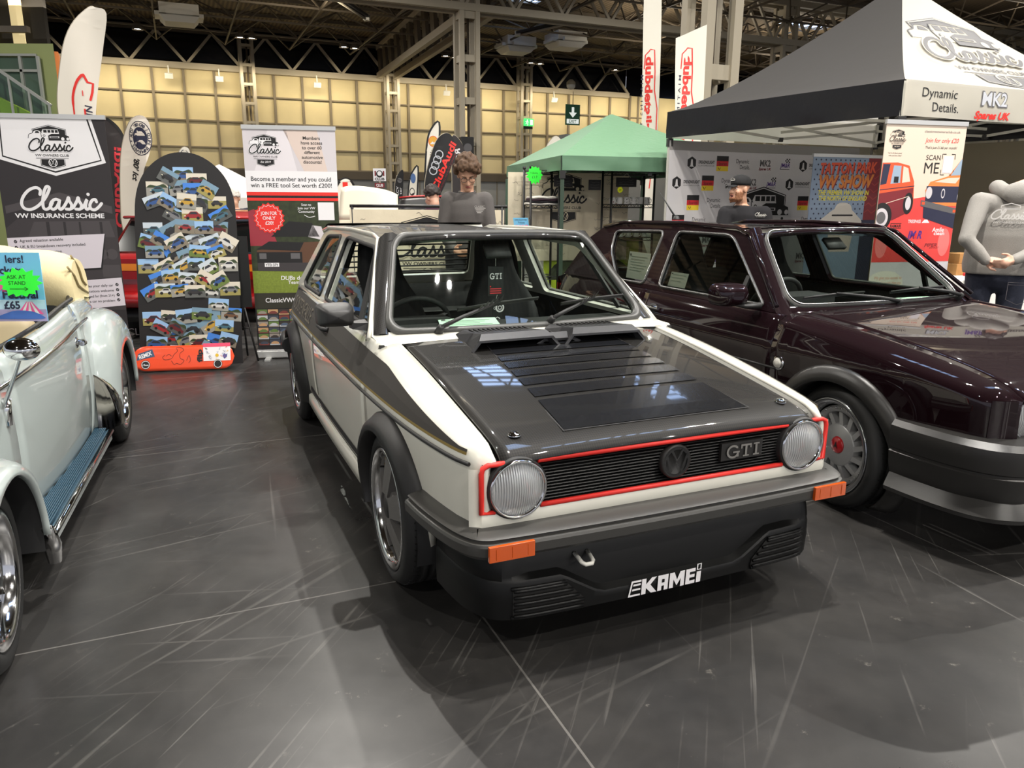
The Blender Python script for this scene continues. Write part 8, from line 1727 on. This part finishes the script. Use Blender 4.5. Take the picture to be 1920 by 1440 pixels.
# figures further back
def far_person(label, x, y, h, f, top_mat, leg_mat, hair, skin=SKIN, lean=0.):
    f = Vector(f).normalized(); r = f.cross(Vector((0, 0, 1))); z = h/1.78; Q = lambda a, b, c: (x+r.x*a+f.x*b, y+r.y*a+f.y*b, c*z)
    t, V, P, M3, R3 = person(label, (x, y, 0), top_mat, leg_mat, f, Q(0, 0, .95), Q(0, lean*.4, 1.25), Q(0, lean*.8, 1.50), Q(0, lean+.03, 1.66), tuple(f+Vector((0, 0, -.3))), (0, 0, 1),
        [(Q(-.19, lean*.6, 1.42), Q(-.25, lean*.5, 1.13), Q(-.18, .22, 1.0), tuple(f), tuple(r)), (Q(.19, lean*.6, 1.42), Q(.25, lean*.5, 1.13), Q(.18, .22, 1.0), tuple(f), tuple(-r))], hw=.18, dp=.12, voxel=.014, name_top='jacket', skin=skin)
    hair_mesh(t, P, M3, hair, scalp(190, -.35, .36, (.078, .098, .094), .04, seed=4, jit=.003), .018, .008); return t
TEAL = M('teal_grey_jacket', (74, 96, 106), .85); NAVJ = M('navy_jacket', (34, 36, 50), .85); PLUM = M('plum_scarf', (70, 40, 58), .9)
far_person('person with grey blond hair and teal jacket seen from behind beyond the insurance banner', -5.72, 11.2, 1.55, (.1, 1, 0), TEAL, BLACKJ, GREYH)
far_person('person with white hair and navy jacket seen from behind right of the photo board', -4.16, 11.6, 1.53, (-.3, 1, 0), NAVJ, DENIM, WHH)
t = far_person('person with dark hair bending left of the curly haired man, wearing a plum scarf', -.88, 9.0, 1.56, (-.7, .7, 0), M('grey_coat', (92, 90, 94), .9), BLACKJ, DKH, SKIN2, .06)
mb = MB(); mb.tube([Vector((.10*math.cos(a), .09*math.sin(a)+.02, 1.32)) for a in np.linspace(0, 2*PI, 14, endpoint=False)], .04, PLUM, 8, closed=True); mb.build('scarf', t)
# =================================================================== THINGS AROUND
# red car behind the photo board, seen from the rear
RED = M('red_car_paint', (176, 20, 24), .4, 0, 1.0)
rc = thing('car', 'red car seen from behind between the insurance banner and the photo board', 'car', (-3.30, 7.70, 0), 0)
secs = [(0, [(.18, .70), (.45, .80), (.80, .80), (.93, .74)]), (.08, [(.16, .72), (.45, .82), (.82, .82), (.98, .76)])]
def redsec(y, hw, zr): return [Vector((s*w*hw, y, z)) for s, w, z in ((-1, .90, .2), (-1, 1, .5), (-1, .98, .85), (-1, .80, zr), (0, .78, zr+.02), (1, .80, zr), (1, .98, .85), (1, 1, .5), (1, .90, .2))]
mb = MB(); mb.grid([[Vector((x, y, z)) for x in np.linspace(-.80, .80, 9)] for y, z in ((.06, .20), (.0, .42), (.0, .60), (.03, .80), (.07, .88))], RED)
for s in (-1, 1): mb.grid([[Vector((s*(.80-.0*z), y, z)) for z in (.2, .5, .70, .88)] for y in (.06, .6, 2.0, 3.0)], RED)
mb.grid([[Vector((x, y, z)) for x in np.linspace(-.66, .66, 7)] for y, z in ((.30, 1.22), (.5, 1.28), (1.5, 1.30))], RED)
for s in (-1, 1): mb.grid([[Vector((s*(.80+(.66-.80)*q), .07+(.30-.07)*q+dy, .88+.34*q)) for q in np.linspace(0, 1, 5)] for dy in (0, .12)], RED)
mb.grid([[Vector((x, y, .88)) for x in (-.8, .8)] for y in (1.8, 3.0)], RED); mb.build('body', rc)
mb = MB(); mb.add([(-.76, .085, .90), (.76, .085, .90), (.65, .30, 1.20), (-.65, .30, 1.20)], [(0, 1, 2, 3)], M('dark_car_glass', (20, 22, 22), .08)); mb.build('rear_window', rc)
mb = MB(); mb.tube([(-.70, .26, 1.235), (0, .16, 1.25), (.70, .26, 1.235)], [.03, .04, .03], RED, 8, flat=.5); mb.build('rear_spoiler', rc)
for s in (-1, 1):
    mb = MB(); mb.box((s*.63, -.012, .75), (.30, .04, .07), M('lamp_orange', (240, 140, 40), .2, 0, 1)); mb.box((s*.63, -.012, .67), (.30, .04, .08), M('lamp_red', (150, 10, 16), .2, 0, 1)); mb.box((s*.63, -.012, .81), (.30, .04, .045), MATS['lamp_red']); mb.build('tail_lamp', rc)
    mb = MB(); M4 = Matrix.Translation((s*.72, .42, .29))@Matrix.Rotation(PI/2, 4, 'Y'); mb.lathe([(.16, -.09), (.27, -.09), (.29, -.06), (.29, .06), (.27, .09), (.16, .09)], TYRE, 28, M4); mb.build('tyre', rc)
    mb = MB(); M4 = Matrix.Translation((s*.72, 2.6, .29))@Matrix.Rotation(PI/2, 4, 'Y'); mb.lathe([(.16, -.09), (.27, -.09), (.29, -.06), (.29, .06), (.27, .09), (.16, .09)], TYRE, 28, M4); mb.build('tyre', rc)
mb = MB(); mb.tube([(-.80, .02, .42), (-.74, -.06, .42), (.74, -.06, .42), (.80, .02, .42)], .08, RED, 8); mb.tube([(-.80, .03, .26), (-.72, .0, .26), (.72, .0, .26), (.80, .03, .26)], .07, DARKM, 8); mb.build('rear_bumper', rc)
mb = MB(); mb.tube([(-.40, -.05, .17), (-.40, .5, .17)], .03, CHROME, 10); mb.build('exhaust', rc)
# pale car with raised tailgate, red edged dark tailgate, white marquee behind
wc = thing('car', 'cream white car with its tall rounded panel raised, beyond the white club banner', 'car', (-1.82, 9.7, 0), 0); CW = M('cream_car_paint', (232, 226, 204), .35, 0, 1)
mb = MB(); mb.grid([[Vector((.38*u*(1-.06*v), .12*v+.05*u*u, 1.18+.40*v-.05*abs(u)**3*v-.04*u*v)) for u in np.linspace(-1, 1, 13)] for v in np.linspace(0, 1, 7)], CW); solid(mb.build('raised_panel', wc), .03)
mb = MB(); mb.box((0, .8, .62), (1.2, 1.6, .75), CW); mb.box((0, .9, 1.06), (1.0, 1.1, .26), CW); bevel(mb.build('body', wc), .12, 4)
for s in (-1, 1):
    for y in (.3, 1.35): mb = MB(); mb.lathe([(.16, -.08), (.28, -.08), (.3, -.05), (.3, .05), (.28, .08), (.16, .08)], TYRE, 24, Matrix.Translation((s*.55, y, .30))@Matrix.Rotation(PI/2, 4, 'Y')); mb.build('tyre', wc)
dc = thing('car', 'dark car with a red edged raised tailgate behind the white car roof', 'car', (-1.35, 12.2, 0), 0)
mb = MB(); mb.grid([[Vector((.46*u, .25*v, 1.28+.20*v-.03*u*u)) for u in np.linspace(-1, 1, 9)] for v in np.linspace(0, 1, 5)], M('black_car_inner', (16, 16, 17), .4)); solid(mb.build('tailgate', dc), .03)
mb = MB(); mb.tube([Vector((.47*u, .26, 1.485-.03*u*u)) for u in np.linspace(-1, 1, 9)], .016, RED, 6); mb.build('tailgate_edge', dc)
mb = MB(); mb.box((0, .7, .65), (1.25, 1.4, .8), MATS['black_car_inner']); bevel(mb.build('body', dc), .12, 4)
for s in (-1, 1):
    for y in (.3, 1.1): mb = MB(); mb.lathe([(.16, -.08), (.28, -.08), (.3, -.05), (.3, .05), (.28, .08), (.16, .08)], TYRE, 24, Matrix.Translation((s*.58, y, .30))@Matrix.Rotation(PI/2, 4, 'Y')); mb.build('tyre', dc)
mq = thing('marquee', 'white peaked marquee roof far behind, right of the photo board', 'tent', (-7.3, 19.5, 0), .2); MQ = M('marquee_white', (232, 228, 220), .6)
mb = MB(); mb.add([(-1.4, -1.4, 1.45), (1.4, -1.4, 1.45), (1.4, 1.4, 1.45), (-1.4, 1.4, 1.45), (0, 0, 2.25)], [(0, 1, 4), (1, 2, 4), (2, 3, 4), (3, 0, 4)], MQ); mb.add([(-1.4, -1.4, 1.45), (1.4, -1.4, 1.45), (1.4, -1.4, 1.2), (-1.4, -1.4, 1.2)], [(0, 1, 2, 3)], MQ); mb.add([(1.4, -1.4, 1.45), (1.4, 1.4, 1.45), (1.4, 1.4, 1.2), (1.4, -1.4, 1.2)], [(0, 1, 2, 3)], MQ); mb.build('roof', mq)
for x in (-1.35, 1.35):
    for y in (-1.35, 1.35): mb = MB(); mb.tube([(x, y, 0), (x, y, 1.45)], .03, WHITEM, 6); mb.build('leg', mq)
# khaki side wall, cloth-covered table with boxes under the black gazebo
KH = M('khaki_canvas', (112, 104, 86), .8, bump=(3, .5)); mb = MB(); a, b = Vector((6.30, 8.22, 0)), Vector((4.86, 10.70, 0))
mb.grid([[a+(b-a)*u+Vector((.03*math.sin(11*u+2*z), 0, z)) for u in np.linspace(0, 1, 17)] for z in (.02, .6, 1.2, 1.75, 2.12)], KH); o = solid(mb.build('gazebo_side_wall'), .004); tag(o, 'khaki canvas side wall at the right of the black gazebo', 'canvas wall')
tb = thing('table', 'table under a wrinkled white cloth beside the man in the grey hoodie', 'table', (4.50, 7.32, 0), .43)
mb = MB(); mb.box((0, 0, .74), (1.3, .6, .03), WHITEM); mb.build('top', tb)
for x in (-.58, .58):
    for y in (-.24, .24): mb = MB(); mb.tube([(x, y, 0), (x, y, .73)], .016, STEEL, 8); mb.build('leg', tb)
CL = M('white_table_cloth', (220, 216, 210), .8, bump=(12, .5)); mb = MB(); NR = 64; rings = []
for s_, z, wv in ((.0, .772, 0), (.96, .772, 0), (1.0, .768, 0), (1.02, .74, .004), (1.04, .5, .014), (1.06, .25, .022), (1.07, .04, .028)):
    row = []
    for i in range(NR):
        q = 2*PI*i/NR; c, s2 = math.cos(q), math.sin(q); m_ = max(abs(c)/.66, abs(s2)/.31); row.append(Vector((s_*c/m_*(1+wv*math.sin(9*q)*1.3), s_*s2/m_*(1+2*wv*math.sin(11*q)), z)))
    rings.append(row)
mb.grid(rings, CL, closed=True); o = mb.build('tablecloth'); o.location = (4.50, 7.32, 0); o.rotation_euler = (0, 0, .43); tag(o, 'wrinkled white cloth over the table by the man in the grey hoodie', 'tablecloth')
CARDB = M('cardboard', (170, 124, 70), .8, noise=(20, .15))
for i, (x, y, z, w, d, h, lab) in enumerate([(4.20, 7.18, .775, .26, .2, .10, 'lower cardboard box on the white cloth behind the clasped hands'), (4.22, 7.22, .877, .24, .18, .09, 'upper cardboard box stacked on the white cloth')]):
    mb = MB(); mb.box((0, 0, h/2), (w, d, h), CARDB); mb.box((0, 0, h+.001), (w*.12, d*1.0, .002), M('parcel_tape', (196, 160, 100), .3)); o = mb.build('cardboard_box'); o.location = (x, y, z); o.rotation_euler = (0, 0, .3+.1*i); tag(o, lab, 'box')
mb = MB(); mb.box((0, 0, .012), (.12, .08, .024), M('red_leaflet', (206, 40, 56), .5)); mb.box((0, -.01, .025), (.07, .03, .002), WHITEM); o = mb.build('leaflet_stack'); o.location = (4.22, 6.99, .775); tag(o, 'small stack of red leaflets on the white cloth', 'leaflets')
